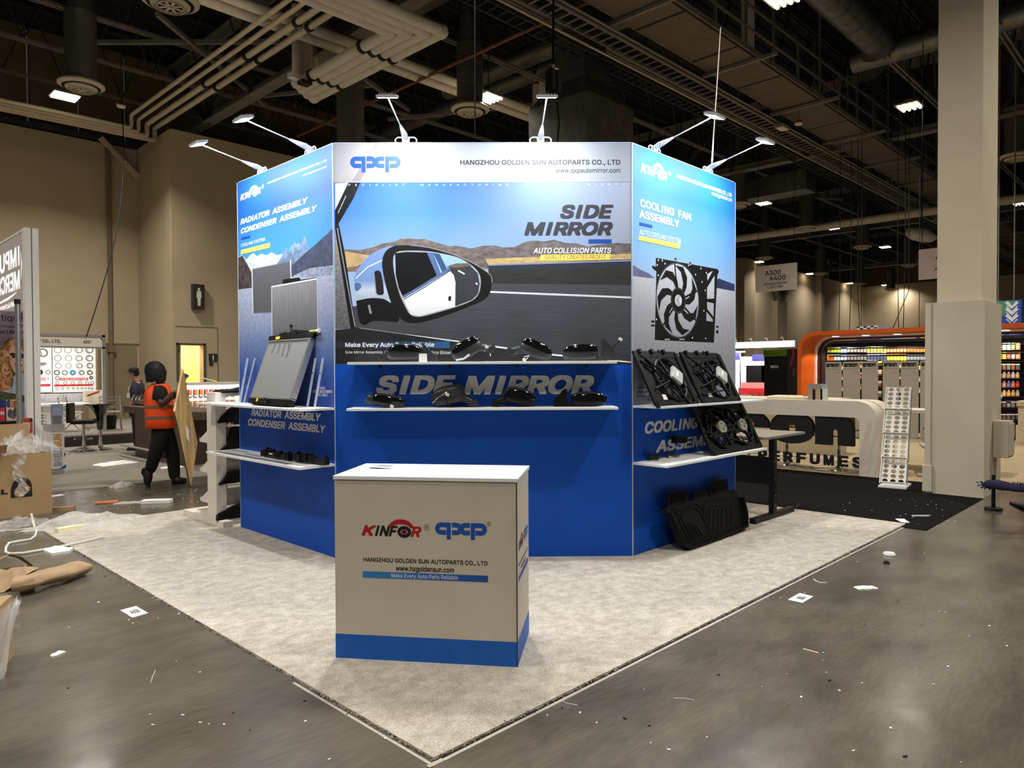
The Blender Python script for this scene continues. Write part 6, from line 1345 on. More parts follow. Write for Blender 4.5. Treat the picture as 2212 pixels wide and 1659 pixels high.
# dust mop and walker's shoe at the right edge
t = thing('dust_mop', 'dark purple fuzzy mop head reaching in at the right edge', 'mop', (8.9, -.75, 0))
M_mop = mat('purple_fuzz', (38, 34, 66), .9, var=.4, scale=60); m = MB(); a = D(2121, 1047, 8.3); b = D(2290, 1058, 7.6)
m.tube([a.lerp(b, f) + Vector((0, 0, .012 * math.sin(f * 9))) for f in [k / 12 for k in range(13)]], [.016, .05, .058, .055, .05, .046] + [.045] * 7, M_mop, 12); r = random.Random(2)
for k in range(260):
    f = r.random(); c = a.lerp(b, f); d = Vector((r.uniform(-1, 1), r.uniform(-1, 1), r.uniform(-1, 1))).normalized(); m.cyl(c + d * .035, c + d * r.uniform(.05, .066), .006, M_mop, n=4)
m.build('fringe', t, world=True, smooth=60); m = MB(); c = a.lerp(b, .16); g_ = Vector((c.x, c.y, 0)); m.cyl(g_ + Vector((0, 0, .02)), c, .02, M_black); m.cyl(g_, g_ + Vector((0, 0, .03)), .09, M_dark, n=16); m.cyl(c, c + Vector((0, 0, .12)), .018, M_black); m.build('swivel', t, world=True)
t = thing('walking_shoe', 'black shoe of a walker stepping in at the right edge', 'shoe', G(2212, 1156)); c = D(2232, 1098, 6.9); ax = (D(2180, 1090, 6.9) - c).normalized(); sd = ax.cross(Vector((0, 0, 1))).normalized(); up = sd.cross(ax)
m = MB(); m.loft([[c + ax * s + sd * (wd * math.cos(q)) + up * (ht * math.sin(q) * (1 if math.sin(q) > 0 else .5) + dz) for q in [2 * PI * k / 14 for k in range(14)]] for s, wd, ht, dz in ((-.1, .035, .05, -.03), (-.02, .042, .055, -.025), (.08, .046, .045, -.01), (.15, .044, .035, .0), (.2, .032, .024, .012), (.225, .012, .012, .018))], mat('shoe_black', (24, 22, 22), .6, var=.2)); m.build('upper', t, world=True, smooth=60)
m = MB(); m.loft([[c + ax * s + sd * (wd * math.cos(q)) + up * (.008 * math.sin(q) + dz) for q in [2 * PI * k / 14 for k in range(14)]] for s, wd, dz in ((-.1, .04, -.062), (.0, .047, -.058), (.1, .05, -.04), (.18, .044, -.012), (.228, .012, .006))], M_black); m.build('sole', t, world=True, smooth=60)
# ================================================================ white rack with mats behind the left panel
M_rw = mat('rack_paint', (222, 216, 204), .5, var=.03)
t = thing('mat_rack', 'white stand with black mats behind the left end of the booth', 'rack', (1.36, 5.25, .012))
m = MB(); m.box2((1.3, 5.1, .012), (1.41, 5.32, 1.4), M_rw); m.build('post', t, world=True, bevel=.004)
m = MB(); m.box2((2.9, 5.1, .012), (3.0, 5.32, 1.4), M_rw); m.build('post', t, world=True)
m = MB(); m.box2((1.303, 4.95, .012), (1.4, 5.98, .075), M_rw); m.box2((1.4, 5.1, .012), (3.0, 5.2, .075), M_rw); m.box2((1.4, 5.88, .012), (3.0, 5.98, .075), M_rw); m.build('base_frame', t, world=True)
m = MB(); m.box2((1.303, 5.12, 1.36), (3.0, 5.3, 1.39), M_rw); m.build('top_board', t, world=True)
for z in (1.06, .74, .42):
    m = MB(); m.box2((1.41, 5.13, z - .21), (2.9, 5.15, z - .02), mat('rack_grey', (150, 144, 132), .6, var=.04)); m.box2((1.41, 5.06, z - .02), (2.9, 5.16, z), M_rw); m.build('shelf_rail', t, world=True)
    m = MB(); m.prism([(5.32, z - .05), (5.32, z - .2), (5.55, z - .2), (5.55, z - .17)], lambda y, zz, q: Vector((q, y, zz)), 1.32, 1.36, M_rw); m.box2((1.32, 5.5, z - .2), (2.9, 5.56, z - .16), M_rw); m.build('back_bracket', t, world=True)
def matshape(pts, Y, label):
    q = [PYp(a, b, Y) for a, b in pts]
    t = thing('car_mat', label, 'car mat', (q[0].x + .1, Y, min(v.z for v in q)), 0, 'car mats on the white stand')
    m = MB(); A = q + [q[-1] + Vector((.8, 0, 0)), q[0] + Vector((1.1, 0, 0))]; mz = min(v.z for v in A)
    m.prism([(v.x, v.z if i < len(q) else (v.z)) for i, v in enumerate(A)], lambda x, z, w_: Vector((x, w_ - (z - mz) * .25 * 0, z)), Y - .012, Y + .012, M_rub); m.build('mat_sheet', t, world=True)
    m = MB()
    for a, b in zip(q, q[1:]): m.beam(a, b, .02, .05, M_rub, (0, 1, 0))
    m.build('rim', t, world=True)
matshape([(471, 914), (480, 900), (497, 884), (503, 880), (525, 880)], 5.09, 'black car mat standing on the top rail of the white stand')
matshape([(477, 973), (492, 960), (500, 930), (508, 915), (525, 909)], 5.09, 'tall black car mat on the second rail of the white stand')
matshape([(473, 1047), (484, 1036), (492, 1022), (502, 1018), (525, 1016)], 5.09, 'black domed car mat on the third rail of the white stand')
matshape([(470, 1125), (471, 1112), (490, 1102), (505, 1094), (525, 1088)], 5.09, 'brownish black car mat on the base of the white stand')
t = thing('car_mat', 'black car mat lying on top of the white stand', 'car mat', (1.9, 5.2, 1.39), 0, 'car mats on the white stand'); m = MB()
m.loft([[Vector((1.36 + k * .14, 5.05 + yy, 1.392 + zz + (.05 * max(0, math.sin(k * .7 - .6)) if zz else 0))) for yy, zz in ((0, 0), (.26, 0), (.26, .02), (.13, .035), (0, .02))] for k in range(10)], M_rub); m.build('mat_sheet', t, world=True, smooth=50)
# ================================================================ left stands
M_boothw = mat('booth_beige', (226, 218, 202), .5, var=.02)
YA = 16.6; sy = G(210, 962).y; sz = PYp(210, 941, sy).z
t = thing('raised_stage', 'low grey stage with dark front under the seal stand', 'stage', (3, sy, .006)); m = MB(); m.box2((-6, sy, .006), (6.6, sy + .03, sz), mat('stage_front', (42, 36, 30), .7, var=.1)); m.build('front_board', t, world=True); m = MB(); m.box2((-6, sy + .0, sz), (6.6, 21, sz + .03), mat('stage_carpet', (120, 114, 104), .9, var=.1)); m.box2((-6, sy + .03, .01), (6.6, 21, sz), M_dark); m.build('deck', t, world=True)
zs_ = sz + .03
t = thing('exhibit_booth', 'seal maker stand with beige header and lit posters', 'booth', (3, 18, zs_))
fz0 = PYp(150, 748, YA).z; fz1 = PYp(228, 726, YA).z; xr = PYp(228, 800, YA).x
m = MB(); m.box2((-1, YA, fz0), (xr, YA + .03, fz1), M_boothw); m.box2((-1, YA - .02, fz1 - .03), (xr, YA + .05, fz1 + .02), M_alu); m.box2((-1, YA - .02, fz0 - .04), (xr, YA + .05, fz0), M_alu); m.build('header', t, world=True)
m = MB(); S = Sheet(m, lambda x, z, l: Vector((x, YA - .002 - l, z)), lambda px, py: (PYp(px, py, YA).x, PYp(px, py, YA).z)); S.text('VAY CO., LTD.', (70, 741), (131, 734), mk, .02); S.text('A357', (180, 742), (197, 736), mk, .02); S.poly([(216, 731), (226, 731), (226, 744)], mat('header_red', (206, 70, 56), .5)); m.build('header_print', t, world=True)
m = MB(); m.box2((xr - .07, YA - .02, zs_), (xr, YA + .05, fz1 + .02), M_alu); m.build('post', t, world=True)
m = MB(); m.box2((-1, 18.6, zs_), (xr, 18.65, fz1), M_boothw); m.build('back_wall', t, world=True)
l = bpy.data.lights.new('seal_stand_light', 'AREA'); l.shape = 'RECTANGLE'; l.size = 2.5; l.size_y = .15; l.energy = 30; l.color = (1, .97, .93); o = bpy.data.objects.new('seal_stand_light', l); COL.objects.link(o); o.location = (3, 17.0, 2.3); o.rotation_euler = (math.radians(38), 0, 0)
YP = 18.5
def ypx(px, py): p = PYp(px, py, YP); return (p.x, p.z)
def ring_px(S, x, y, r, w, m): c = ypx(x, y); k = r * abs(ypx(1, 800)[0] - ypx(0, 800)[0]); S.ring(c, k, k, w, m, 20)
M_g = mat('seal_grey', (110, 108, 106), .5); M_g2 = mat('seal_dark', (60, 58, 60), .5); M_red = mat('poster_red', (200, 48, 50), .5)
def poster(x0, x1, y0, y1, label, draw):
    a = ypx(x0, y1); b = ypx(x1, y0); t = thing('wall_poster', label, 'poster', (a[0], YP, a[1])); m = MB(); m.box2((a[0], YP, a[1]), (b[0], YP + .04, b[1]), mat('poster_white', (244, 242, 240), .5, var=.01)); m.build('board', t, world=True)
    m = MB(); S = Sheet(m, lambda x, z, l: Vector((x, YP - .001 - l, z)), ypx); draw(S); m.build('print', t, world=True)
def d1(S):
    for j, (yy, xs, r) in enumerate(((756, (125, 147, 170, 193), 8.6), (774, (125, 148, 170, 193), 8), (790, (126, 148, 171, 194), 7), (805, (123, 140, 157, 176, 194), 6))):
        for i, x in enumerate(xs):
            ring_px(S, x, yy, r, .012 + .012 * (i > 2 or j > 2), M_g if i % 2 else M_g2)
            if i > 1: ring_px(S, x + 2, yy + .5, r * .85, .012, M_g)
    ring_px(S, 157, 805, 5, .05, mat('seal_teal', (60, 150, 180), .4))
    ring_px(S, 124, 817, 4.5, .02, M_g); ring_px(S, 197, 816, 3.5, .03, M_g2)
    S.rect((129, 822), (190, 816), M_red); S.text('OIL SEAL MANUFACTURER', (131, 821), (188, 817.2), M_pw, .012)
    S.rect((117, 835), (201, 829.5), M_red)
    for i, x in enumerate((124, 141, 157, 173, 188, 199)): ring_px(S, x, 827, 4, .014, M_g)
    for i, x in enumerate((123, 135, 147, 158, 168, 177, 185, 192, 199)): ring_px(S, x, 839, 3.2 - .15 * i, .012, M_g if i < 7 else M_g2)
def d0(S):
    ring_px(S, 93, 762, 10, .035, M_g); ring_px(S, 80, 764, 10, .02, M_g); S.poly([(81, 787), (88, 783), (98, 783), (102, 786), (94, 790), (84, 790)], mat('seal_mauve', (140, 126, 128), .5)); S.poly([(74, 775), (82, 774), (82, 786), (74, 787)], mat('seal_tan', (176, 160, 148), .5))
    ring_px(S, 86.5, 804, 4.5, .05, mk); ring_px(S, 104, 804, 5, .02, M_g); ring_px(S, 76, 800, 3.5, .012, M_g); S.rect((74, 822), (98, 816), M_red); S.text('ACTURER', (76, 821), (97, 817.2), M_pw, .012); ring_px(S, 104, 818, 1.5, .015, M_g); S.rect((74, 835), (109, 829.5), M_red)
poster(115, 206, 748, 848, 'bright poster with rows of seal rings and a red title', d1); poster(60, 111, 748, 848, 'bright poster with overlapping rings left of the seal ring poster', d0)
def d2(S):
    for x, n in ((90, 0), (137, 1), (182, 0)):
        S.ring(ypx(x, 855), .09, .07, .008, M_g, 8); S.ribbon([(x - 9, 864), (x + 9, 864)], .015, M_g)
    S.ribbon([(130, 855), (144, 855)], .01, M_g); S.ribbon([(137, 850), (137, 860)], .01, M_g)
a = ypx(60, 873); b = ypx(206, 848.5); t = thing('wall_poster', 'grey icon strip under the lit seal posters', 'poster', (a[0], YP, a[1])); m = MB(); m.box2((a[0], YP, a[1]), (b[0], YP + .03, b[1]), mat('strip_grey', (188, 188, 194), .5)); m.build('board', t, world=True); m = MB(); d2(Sheet(m, lambda x, z, l: Vector((x, YP - .001 - l, z)), ypx)); m.build('print', t, world=True)
t = thing('display_counter', 'white counter below the seal posters, ring prints on its front', 'counter', (3, 17.6, zs_)); a = PYp(60, 875, 17.4); b = PYp(178, 880, 17.4)
m = MB(); m.box2((a.x - .5, 17.4, a.z - .04), (b.x + .2, 18.3, a.z), M_white); m.build('top', t, world=True); m = MB(); m.box2((a.x - .5, 17.5, zs_), (b.x, 18.2, a.z - .04), M_boothw); m.build('body', t, world=True)
m = MB(); S = Sheet(m, lambda x, z, l: Vector((x, 17.498 - l, z)), lambda px, py: (PYp(px, py, 17.5).x, PYp(px, py, 17.5).z)); r = random.Random(1)
for k in range(10): S.ring(S.q((76 + (k % 4) * 6, 900 + (k // 4) * 13)), .05, .045, .02, mk if k % 3 else M_g, 14)
S.text('AA', (76, 889), (81, 886), mk, .02); m.build('print', t, world=True)
p = PYp(203, 880, 17.7); t = thing('paper_roll_carton', 'beige carton with red slogan leaning at the right of the posters', 'carton', (p.x, 17.75, p.z)); m = MB(); m.box2((-.2, -.1, 0), (.18, .12, .42), mat('carton_cream', (206, 194, 172), .7, var=.05)); m.build('box', t); m = MB(); S = Sheet(m, lambda x, z, l: Vector((x, -.102 - l, z))); S.poly([(-.16, .27), (.12, .37), (.12, .42), (-.16, .32)], mat('slogan_red', (150, 60, 50), .6), True); m.build('print', t)
t = thing('waste_bin', 'black waste bin under the silver chair', 'bin', D(235, 932, 17.6)); t.location.z = zs_; m = MB(); m.lathe([(.15, 0), (.19, .32), (.2, .33), (.18, .33), (.14, .02)], (0, 0, 0), M_black, 20); m.build('tub', t, smooth=40)
# black stool, table, silver chair
p = G(181, 976); t = thing('bar_stool', 'black bar stool with chrome foot beside the round table', 'stool', (p.x, p.y, .006), math.radians(-30))
m = MB(); m.lathe([(.21, 0), (.2, .014), (.05, .05), (.04, .09)], (0, 0, 0), M_chrome, 24)
for k in range(5): m.tube([(.03 * math.cos(k * 1.257), .03 * math.sin(k * 1.257), .1), (.14 * math.cos(k * 1.257), .14 * math.sin(k * 1.257), .05), (.26 * math.cos(k * 1.257), .26 * math.sin(k * 1.257), .015)], .018, M_chrome, 8)
m.build('base', t, smooth=40); m = MB(); m.cyl((0, 0, .05), (0, 0, .58), .03, M_chrome); m.build('stem', t, smooth=40)
m = MB(); m.tube([(.16 * math.cos(a * .3), .16 * math.sin(a * .3) - .02, .26) for a in range(-3, 14)], .012, M_chrome, 6); m.build('footrest', t, smooth=50)
m = MB(); m.box2((-.2, -.2, .57), (.24, .2, .66), M_black); m.build('seat', t, bevel=.03); m = MB(); m.loft([[Vector((-.2 - .02 * k, yy, .6 + zz)) for yy, zz in ((-.21, 0), (.21, 0), (.2, .4), (-.2, .4))] for k in (0, 1, 2, 3)], M_black); m.build('backrest', t, bevel=.02)
p = G(217, 972); t = thing('round_table', 'round glossy black bar table behind the black stool', 'table', (p.x, p.y, .006)); m = MB(); m.lathe([(.24, 0), (.22, .015), (.06, .05), (.04, .09)], (0, 0, 0), M_chrome, 24); m.build('foot', t, smooth=40); m = MB(); m.cyl((0, 0, .05), (0, 0, .45), .035, M_chrome); m.build('stem', t, smooth=40)
m = MB(); m.lathe([(.045, .42), (.06, .45), (.08, .7), (.16, .86), (.3, .95), (.3, .965), (.001, .97)], (0, 0, 0), M_gloss, 32); m.build('table_top', t, smooth=50)
p = D(240, 938, 17.2); t = thing('metal_chair', 'silver tube chair on the stage by the round table', 'chair', (p.x, p.y, zs_), math.radians(160))
for s in (-1, 1):
    m = MB(); m.tube([(s * .22, -.3, 0), (s * .21, .12, .45), (s * .21, .2, .82)], .013, M_chrome, 8); m.tube([(s * .22, .3, 0), (s * .21, -.15, .45)], .013, M_chrome, 8); m.build('side_frame', t, smooth=50)
m = MB(); m.box2((-.2, -.2, .43), (.2, .2, .46), M_alu); m.build('seat', t, bevel=.008); m = MB()
for k in range(4): m.beam((-.21, .15 + .016 * k, .56 + .08 * k), (.21, .15 + .016 * k, .56 + .08 * k), .02, .02, M_alu)
m.build('back_slats', t)
dup(t, (p.x - .75, p.y + .35, zs_), math.radians(100), 'silver tube chair on the stage half hidden by the black stool')
# dark wooden counter and what stands on it
M_dw = mat('dark_wood', (84, 70, 56), .5, var=.25, scale=3, stretch=(6, .6, 6))
t = thing('wooden_counter', 'dark wood counter behind the worker in the orange vest', 'counter', (3.3, 11.6, .006))
m = MB(); m.box2((3.0, 9.75, .82), (3.75, 13.4, .955), M_dw); m.build('counter_top', t, world=True, bevel=.005)
for a, b in ((11.85, 12.8), (10.4, 11.1)): m = MB(); m.box2((3.02, a, .006), (3.65, b, .82), M_dw); m.build('leg', t, world=True)
m = MB(); m.tube([(2.8, 13.0, .22), (2.8, 11.3, .22)], .02, M_alu, 8); m.build('foot_rail', t, world=True)
p = PXp(287, 878, 3.3); t = thing('wooden_tray', 'small brown wooden box on the dark counter', 'box', (3.3, 12.6, .956)); m = MB(); m.box2((-.1, -.14, 0), (.1, .14, .1), mat('oak', (150, 100, 56), .6, var=.15)); m.build('box', t)
for k, px in enumerate((297, 305, 312)):
    p = PXp(px, 878, 3.25); t = thing('chrome_gauge', ('first', 'middle', 'last')[k] + ' of three chrome ring pieces on the dark counter', 'metal part', (3.25, p.y, .956)); m = MB(); m.lathe([(.07, -.03), (.1, -.03), (.105, 0), (.1, .03), (.07, .03)], (0, 0, .115), M_chrome, 20, Matrix.Rotation(PI / 2, 4, 'X')); m.build('ring', t, smooth=40); m = MB(); m.box2((-.05, -.04, 0), (.05, .04, .02), M_dark); m.build('foot', t)
# sun shield display
t = thing('product_display', 'white carton display with blue sticks and tall lettering', 'display', (1.3, 11.0, .006))
f0 = G(112.6, 1026.6); f1 = G(143, 1025); XA, XE, YF = f0.x, f1.x, f0.y; YE = YF + .5; t.location = (XA, YF, .006); _X[t.name] = Matrix.Translation(t.location)
z1 = PYp(128, 924, YF).z; ZB = PYp(113, 1014, YF).z; zt_ = PYp(128, 919, YF).z + .02
m = MB(); m.box2((XA + .01, YF + .01, .006), (XE - .01, YE, ZB), mat('display_foot', (150, 146, 142), .6)); m.build('plinth', t, world=True)
m = MB(); m.box2((XA, YF, ZB), (XE, YE, z1 - .06), mat('carton_print_white', (222, 220, 222), .5, var=.02)); m.build('carton', t, world=True, bevel=.004); m = MB(); m.box2((XA - .005, YF - .005, z1 - .06), (XE + .005, YE + .005, zt_), mat('display_tray_grey', (176, 172, 170), .5)); m.build('tray', t, world=True)
zs2 = PYp(128, 871, YF).z; m = MB(); M_slv = mat('thin_clear_plastic', (236, 238, 244), .1, 0, var=0, alpha=.14, spec=.6)
m.box2((XA, YF, zt_), (XE, YF + .004, zs2), M_slv); m.box2((XA, YE - .004, zt_), (XE, YE, zs2), M_slv); m.box2((XA, YF, zt_), (XA + .004, YE, zs2), M_slv); m.box2((XE - .004, YF, zt_), (XE, YE, zs2), M_slv); m.build('clear_sleeve', t, world=True)
m = MB(); S = Sheet(m, lambda x, z, l: Vector((x, YF - .001 - l, z)), lambda px, py: (PYp(px, py, YF).x, PYp(px, py, YF).z))
def vtext(S, tx, x0, x1, z0, z1, mm, b=.04):
    ps, fs, n = glyphs(tx, b); S.mb.add([S.fn(x0 + (x1 - x0) * (1 - q[1]), z0 + (z1 - z0) * q[0], S.l + (i // n) * 2e-5) for i, q in enumerate(ps)], fs, mm); S.l += 2e-4; S.up()
xa, xb_ = PYp(115, 960, YF).x, PYp(134, 960, YF).x
vtext(S, 'SHIELD', xa, xb_, PYp(120, 1008, YF).z, PYp(120, 968, YF).z, mat('print_outline_grey', (150, 148, 150), .5)); m.build('print', t, world=True); m = MB(); S = Sheet(m, lambda x, z, l: Vector((x, YF - .001 - l, z)), lambda px, py: (PYp(px, py, YF).x, PYp(px, py, YF).z))
vtext(S, 'SUN', xa, xb_, PYp(120, 966, YF).z, PYp(120, 938, YF).z, mat('print_mustard', (206, 150, 60), .5))
S.poly([(128, 1012), (143, 1003), (143, 1011)], M_plogo); S.poly([(138, 979), (142, 979), (140, 988)], mk); S.rect((116, 926), (138, 920), mat('display_label', (130, 126, 126), .5)); m.build('print', t, world=True)
for k in range(6):
    x = XA + .035 + k * (XE - XA - .07) / 5
    t2 = thing('blue_stick', 'blue wrapped stick in the white carton display', 'packaged stick', (x, YF + .06, zt_ + .001), 0, 'blue sticks in the carton display'); hs = (zs2 - zt_ - .02) / .42; m = MB(); m.box2((-.02, -.025, 0), (.02, .025, .12 * hs), mat('stick_grey', (110, 110, 120), .5)); m.build('foot', t2); m = MB(); m.box2((-.023, -.027, .12 * hs), (.023, .027, .42 * hs), mat('stick_blue', (38, 60, 150), .35, var=.1)); m.build('wrap', t2); m = MB(); m.box2((-.012, -.0285, .18 * hs), (.012, -.027, .4 * hs), mat('stick_print', (150, 166, 206), .4, var=.5, scale=60)); m.build('print', t2)
# lit pegboard stand
t = thing('pegboard_stand', 'white lit pegboard stand with small packs, behind the plywood sheet', 'display stand', (5.1, 14.2, .006))
m = MB(); m.box2((4.45, 14.35, .1), (5.75, 14.4, 1.33), mat('pegboard_white', (240, 238, 232), .5)); m.build('pegboard', t, world=True); m = MB(); m.box2((4.42, 13.98, .006), (4.48, 14.42, 1.39), M_white); m.box2((5.72, 13.98, .006), (5.78, 14.42, 1.39), M_white); m.box2((4.42, 13.98, 1.33), (5.78, 14.42, 1.39), M_white); m.box2((4.42, 13.9, .006), (5.78, 14.42, .1), M_white); m.build('frame', t, world=True)
m = MB(); m.box2((4.5, 14.02, 1.325), (5.7, 14.05, 1.33), emitmat('shelf_led', (255, 246, 230), 5)); m.build('led_strip', t, world=True)
l = bpy.data.lights.new('pegboard_light', 'AREA'); l.shape = 'RECTANGLE'; l.size = 1.2; l.size_y = .06; l.energy = 8; l.color = (1, .95, .86); o = bpy.data.objects.new('pegboard_light', l); COL.objects.link(o); o.location = (5.1, 14.06, 1.32); o.rotation_euler = (math.radians(18), 0, 0)
cols = (((40, 36, 36), (214, 90, 50), 'orange and black trigger pack', 1.06), ((196, 60, 56), (120, 130, 80), 'red blister pack', .8), ((176, 178, 180), (90, 60, 60), 'silver blister pack', .56), ((150, 40, 44), (80, 60, 56), 'dark red pack', .34))
for ri, (c1, c2, nm, z) in enumerate(cols):
    m0 = None
    for k in range(10):
        if m0 is None:
            m = MB(); m.box2((-.042, -.03, 0), (.042, 0, .17), mat('pack_%d' % ri, c1, .4, var=.1)); m.box2((-.03, -.05, .06), (.03, -.03, .16), mat('packb_%d' % ri, c2, .4, var=.1)); m.box2((-.03, -.034, .01), (.03, -.03, .05), M_white); o = m.build('blister_pack'); m0 = o
        else: o = m0.copy(); COL.objects.link(o)
        o.location = (4.56 + k * .122, 14.345, z); tag(o, '%s on the %s row of the lit pegboard' % (nm, ('top', 'second', 'third', 'lowest')[ri]), 'packaged goods', '%ss on the pegboard' % nm)
p = PYp(425, 950, 13.8); t = thing('red_bag', 'red bundle at the foot of the lit pegboard', 'bag', (4.75, 13.75, .006)); m = MB(); m.ell((0, 0, .2), (.12, .12, .2), mat('bag_red', (196, 44, 40), .6, var=.2), 16, 10, fn=lambda p: p * (1 + .25 * blob(p.x, p.y, p.z, 9))); m.build('bundle', t, smooth=60)
t = thing('tool_handle', 'yellow tipped pole lying above the lit pegboard', 'pole', (5.4, 14.2, 1.395)); m = MB(); a = PYp(438, 816, 14.3); b = PYp(475, 827, 14.3); m.cyl(a, b, .014, M_alu, n=8); c = a.lerp(b, .5); m.cyl(c, c + (b - a) * .3, .022, mat('tool_yellow', (222, 190, 40), .5), n=8); m.build('pole', t, world=True)
# lightbox sign, banner, pole at the far left
t = thing('lightbox_sign', 'grey lightbox sign with mirrored white words at the left edge', 'sign', (.5, 9.06, 2.45)); m = MB(); m.box2((.5, 9.2, 2.46), (.6, 13, 3.53), mat('lightbox_grey', (176, 170, 166), .5, var=.03, emit=.12)); m.build('fabric_face', t, world=True)
m = MB(); m.box2((.47, 9.06, .006), (.63, 9.2, 3.55), M_white); m.box2((.545, 9.055, .006), (.555, 9.06, 3.55), M_g); m.box2((.49, 9.2, 3.53), (.61, 13, 3.56), M_white); m.build('frame', t, world=True)
m = MB(); LW = mat('lightbox_word', (250, 250, 250), .5, emit=.75); S = Sheet(m, lambda x, z, l: Vector((.4985 - l, x, z)))
S.text('IMPULSE', (9.5, 3.09), (11.6, 3.37), LW, .022, raw=True); S.text('MERCHANDISE', (9.5, 2.77), (12.6, 3.04), LW, .022, raw=True); S.text('Whichever Direction', (9.8, 2.55), (12, 2.63), LW, .01, raw=True); S.ribbon([(9.44, 3.28), (9.38, 3.1), (9.43, 2.9)], [.01, .04, .01], LW, True); S.ribbon([(9.7, 2.74), (10.2, 2.69), (10.9, 2.66)], [.01, .04, .02], LW, True); m.build('words', t, world=True)
YN = 9.75
t = thing('roll_up_banner', 'tall banner with a laughing curly haired woman in sunglasses', 'banner', (.3, YN, .006)); bx1 = PYp(69, 700, YN).x; bx0 = PYp(-60, 700, YN).x; bz1 = PYp(40, 673, YN).z
m = MB(); m.box2((bx0, YN, .1), (bx1, YN + .01, bz1), gradmat('banner_grad', [(0, (70, 78, 60)), (.35, (196, 200, 206)), (.6, (150, 130, 140)), (.8, (122, 100, 122)), (1, (176, 160, 176))], 'Z', .2, 2.5)); m.build('cloth', t, world=True); m = MB(); m.box2((bx0, YN - .08, .006), (bx1, YN + .1, .1), M_alu); m.box2((bx1, YN - .01, .1), (bx1 + .02, YN + .02, bz1), M_alu); m.build('frame', t, world=True)
m = MB(); S = Sheet(m, lambda x, z, l: Vector((x, YN - .001 - l, z)), lambda px, py: (PYp(px, py, YN).x, PYp(px, py, YN).z))
M_pu = mat('banner_plum', (60, 44, 84), .6); S.text('tique', (2, 697), (52, 681), M_pu, .01); S.text('Your Lifestyle', (-12, 722), (56, 714), mk, .02, .2); S.ribbon([(-10, 703), (20, 706), (45, 705), (60, 700), (61, 696)], [.01, .03, .05, .05, .01], mat('banner_violet', (110, 92, 150), .6))
hair = mat('banner_hair', (150, 104, 66), .6, var=.5, scale=30); skin = mat('banner_skin', (206, 156, 130), .6, var=.06); r = random.Random(9)
def curl(x, y, mm):
    c = S.q((min(x, 63), y)); rr_ = r.uniform(.03, .06); a0 = r.uniform(0, 360); S.ribbon([(c[0] + rr_ * math.cos(math.radians(a0 + q)), c[1] + rr_ * math.sin(math.radians(a0 + q))) for q in range(0, 220, 30)], r.uniform(.015, .03), mm, True)
S.curve([(0, 760), (8, 738), (26, 728), (46, 730), (62, 744), (68, 775), (68, 815), (56, 830), (10, 838), (-10, 820), (-14, 785)], mat('banner_hair_deep', (92, 60, 38), .6, var=.3, scale=30))
for k in range(190):
    an = r.uniform(-.6, 3.7); rd = r.uniform(15, 36); curl(32 + rd * math.cos(an) * 1.1, 772 - rd * math.sin(an) * .95 + abs(math.cos(an)) * 34 * r.random(), (hair, mat('banner_hair2', (190, 146, 100), .6), mat('banner_hair4', (120, 80, 50), .6))[k % 3])
S.curve([(20, 752), (30, 745), (44, 750), (53, 764), (54, 785), (46, 804), (34, 808), (25, 795), (19, 772)], skin); S.disc((27, 768), .045, .038, mk, raw=False); S.disc((47, 769), .045, .036, mk, raw=False); S.ribbon([(27, 764), (48, 765)], .012, mk)
S.poly([(31, 783), (41, 785), (50, 778), (47, 792), (38, 796), (32, 790)], mat('banner_mouth', (120, 30, 40), .5)); S.poly([(32, 784), (41, 786), (49, 780), (47, 786), (40, 790), (34, 788)], M_pw)
S.curve([(-40, 815), (0, 800), (22, 815), (26, 840), (-40, 850)], mat('banner_hair3', (190, 104, 58), .6, var=.2))
for k in range(40): curl(r.uniform(-20, 22), r.uniform(765, 838), hair if k % 2 else mat('banner_hair2', (0, 0, 0)))
S.poly([(30, 812), (46, 806), (68, 812), (68, 880), (20, 880)], mat('banner_denim', (150, 172, 196), .6, var=.1)); S.poly([(-40, 838), (0, 845), (40, 852), (68, 858), (68, 880), (-40, 880)], mat('banner_trees', (70, 78, 44), .6, var=.5, scale=20)); S.poly([(40, 872), (52, 868), (68, 880), (68, 930), (40, 930)], mat('banner_jeans', (96, 130, 170), .6, var=.1))
m.build('print', t, world=True)
YC = 9.2
t = thing('poster_board', 'small blue and red poster board beside the slipper picture at left edge', 'poster', PYp(5, 912, YC)); m = MB(); a = PYp(-30, 912, YC); b = PYp(13, 864, YC); m.box2((a.x, YC, a.z), (b.x, YC + .02, b.z), mat('poster_navy', (40, 44, 110), .5)); m.build('board', t, world=True); m = MB(); S = Sheet(m, lambda x, z, l: Vector((x, YC - .001 - l, z)), lambda px, py: (PYp(px, py, YC).x, PYp(px, py, YC).z)); S.poly([(-30, 886), (10, 880), (10, 909), (-30, 910)], mat('poster_scarlet', (200, 60, 40), .5)); S.text('ER', (1, 896), (9, 889), M_pw, .03); m.build('print', t, world=True)
t = thing('poster_board', 'small picture board of slippers at the left edge', 'poster', PYp(27, 912, YC)); m = MB(); a = PYp(14, 909, YC); b = PYp(39, 863, YC); m.box2((a.x, YC, a.z), (b.x, YC + .02, b.z), mat('poster_tan', (214, 178, 146), .5)); m.build('board', t, world=True); m = MB(); S = Sheet(m, lambda x, z, l: Vector((x, YC - .001 - l, z)), lambda px, py: (PYp(px, py, YC).x, PYp(px, py, YC).z))
for k, (x, y, c) in enumerate(((19, 872, (60, 60, 90)), (27, 873, (170, 120, 100)), (34, 873, (150, 70, 70)), (22, 893, (70, 66, 70)), (29, 896, (90, 90, 96)), (34, 890, (50, 50, 60)))): S.disc((x, y), .03, .055 if k < 3 else .06, mat('slipper_%d' % k, c, .6), 14, raw=False)
m.build('print', t, world=True)
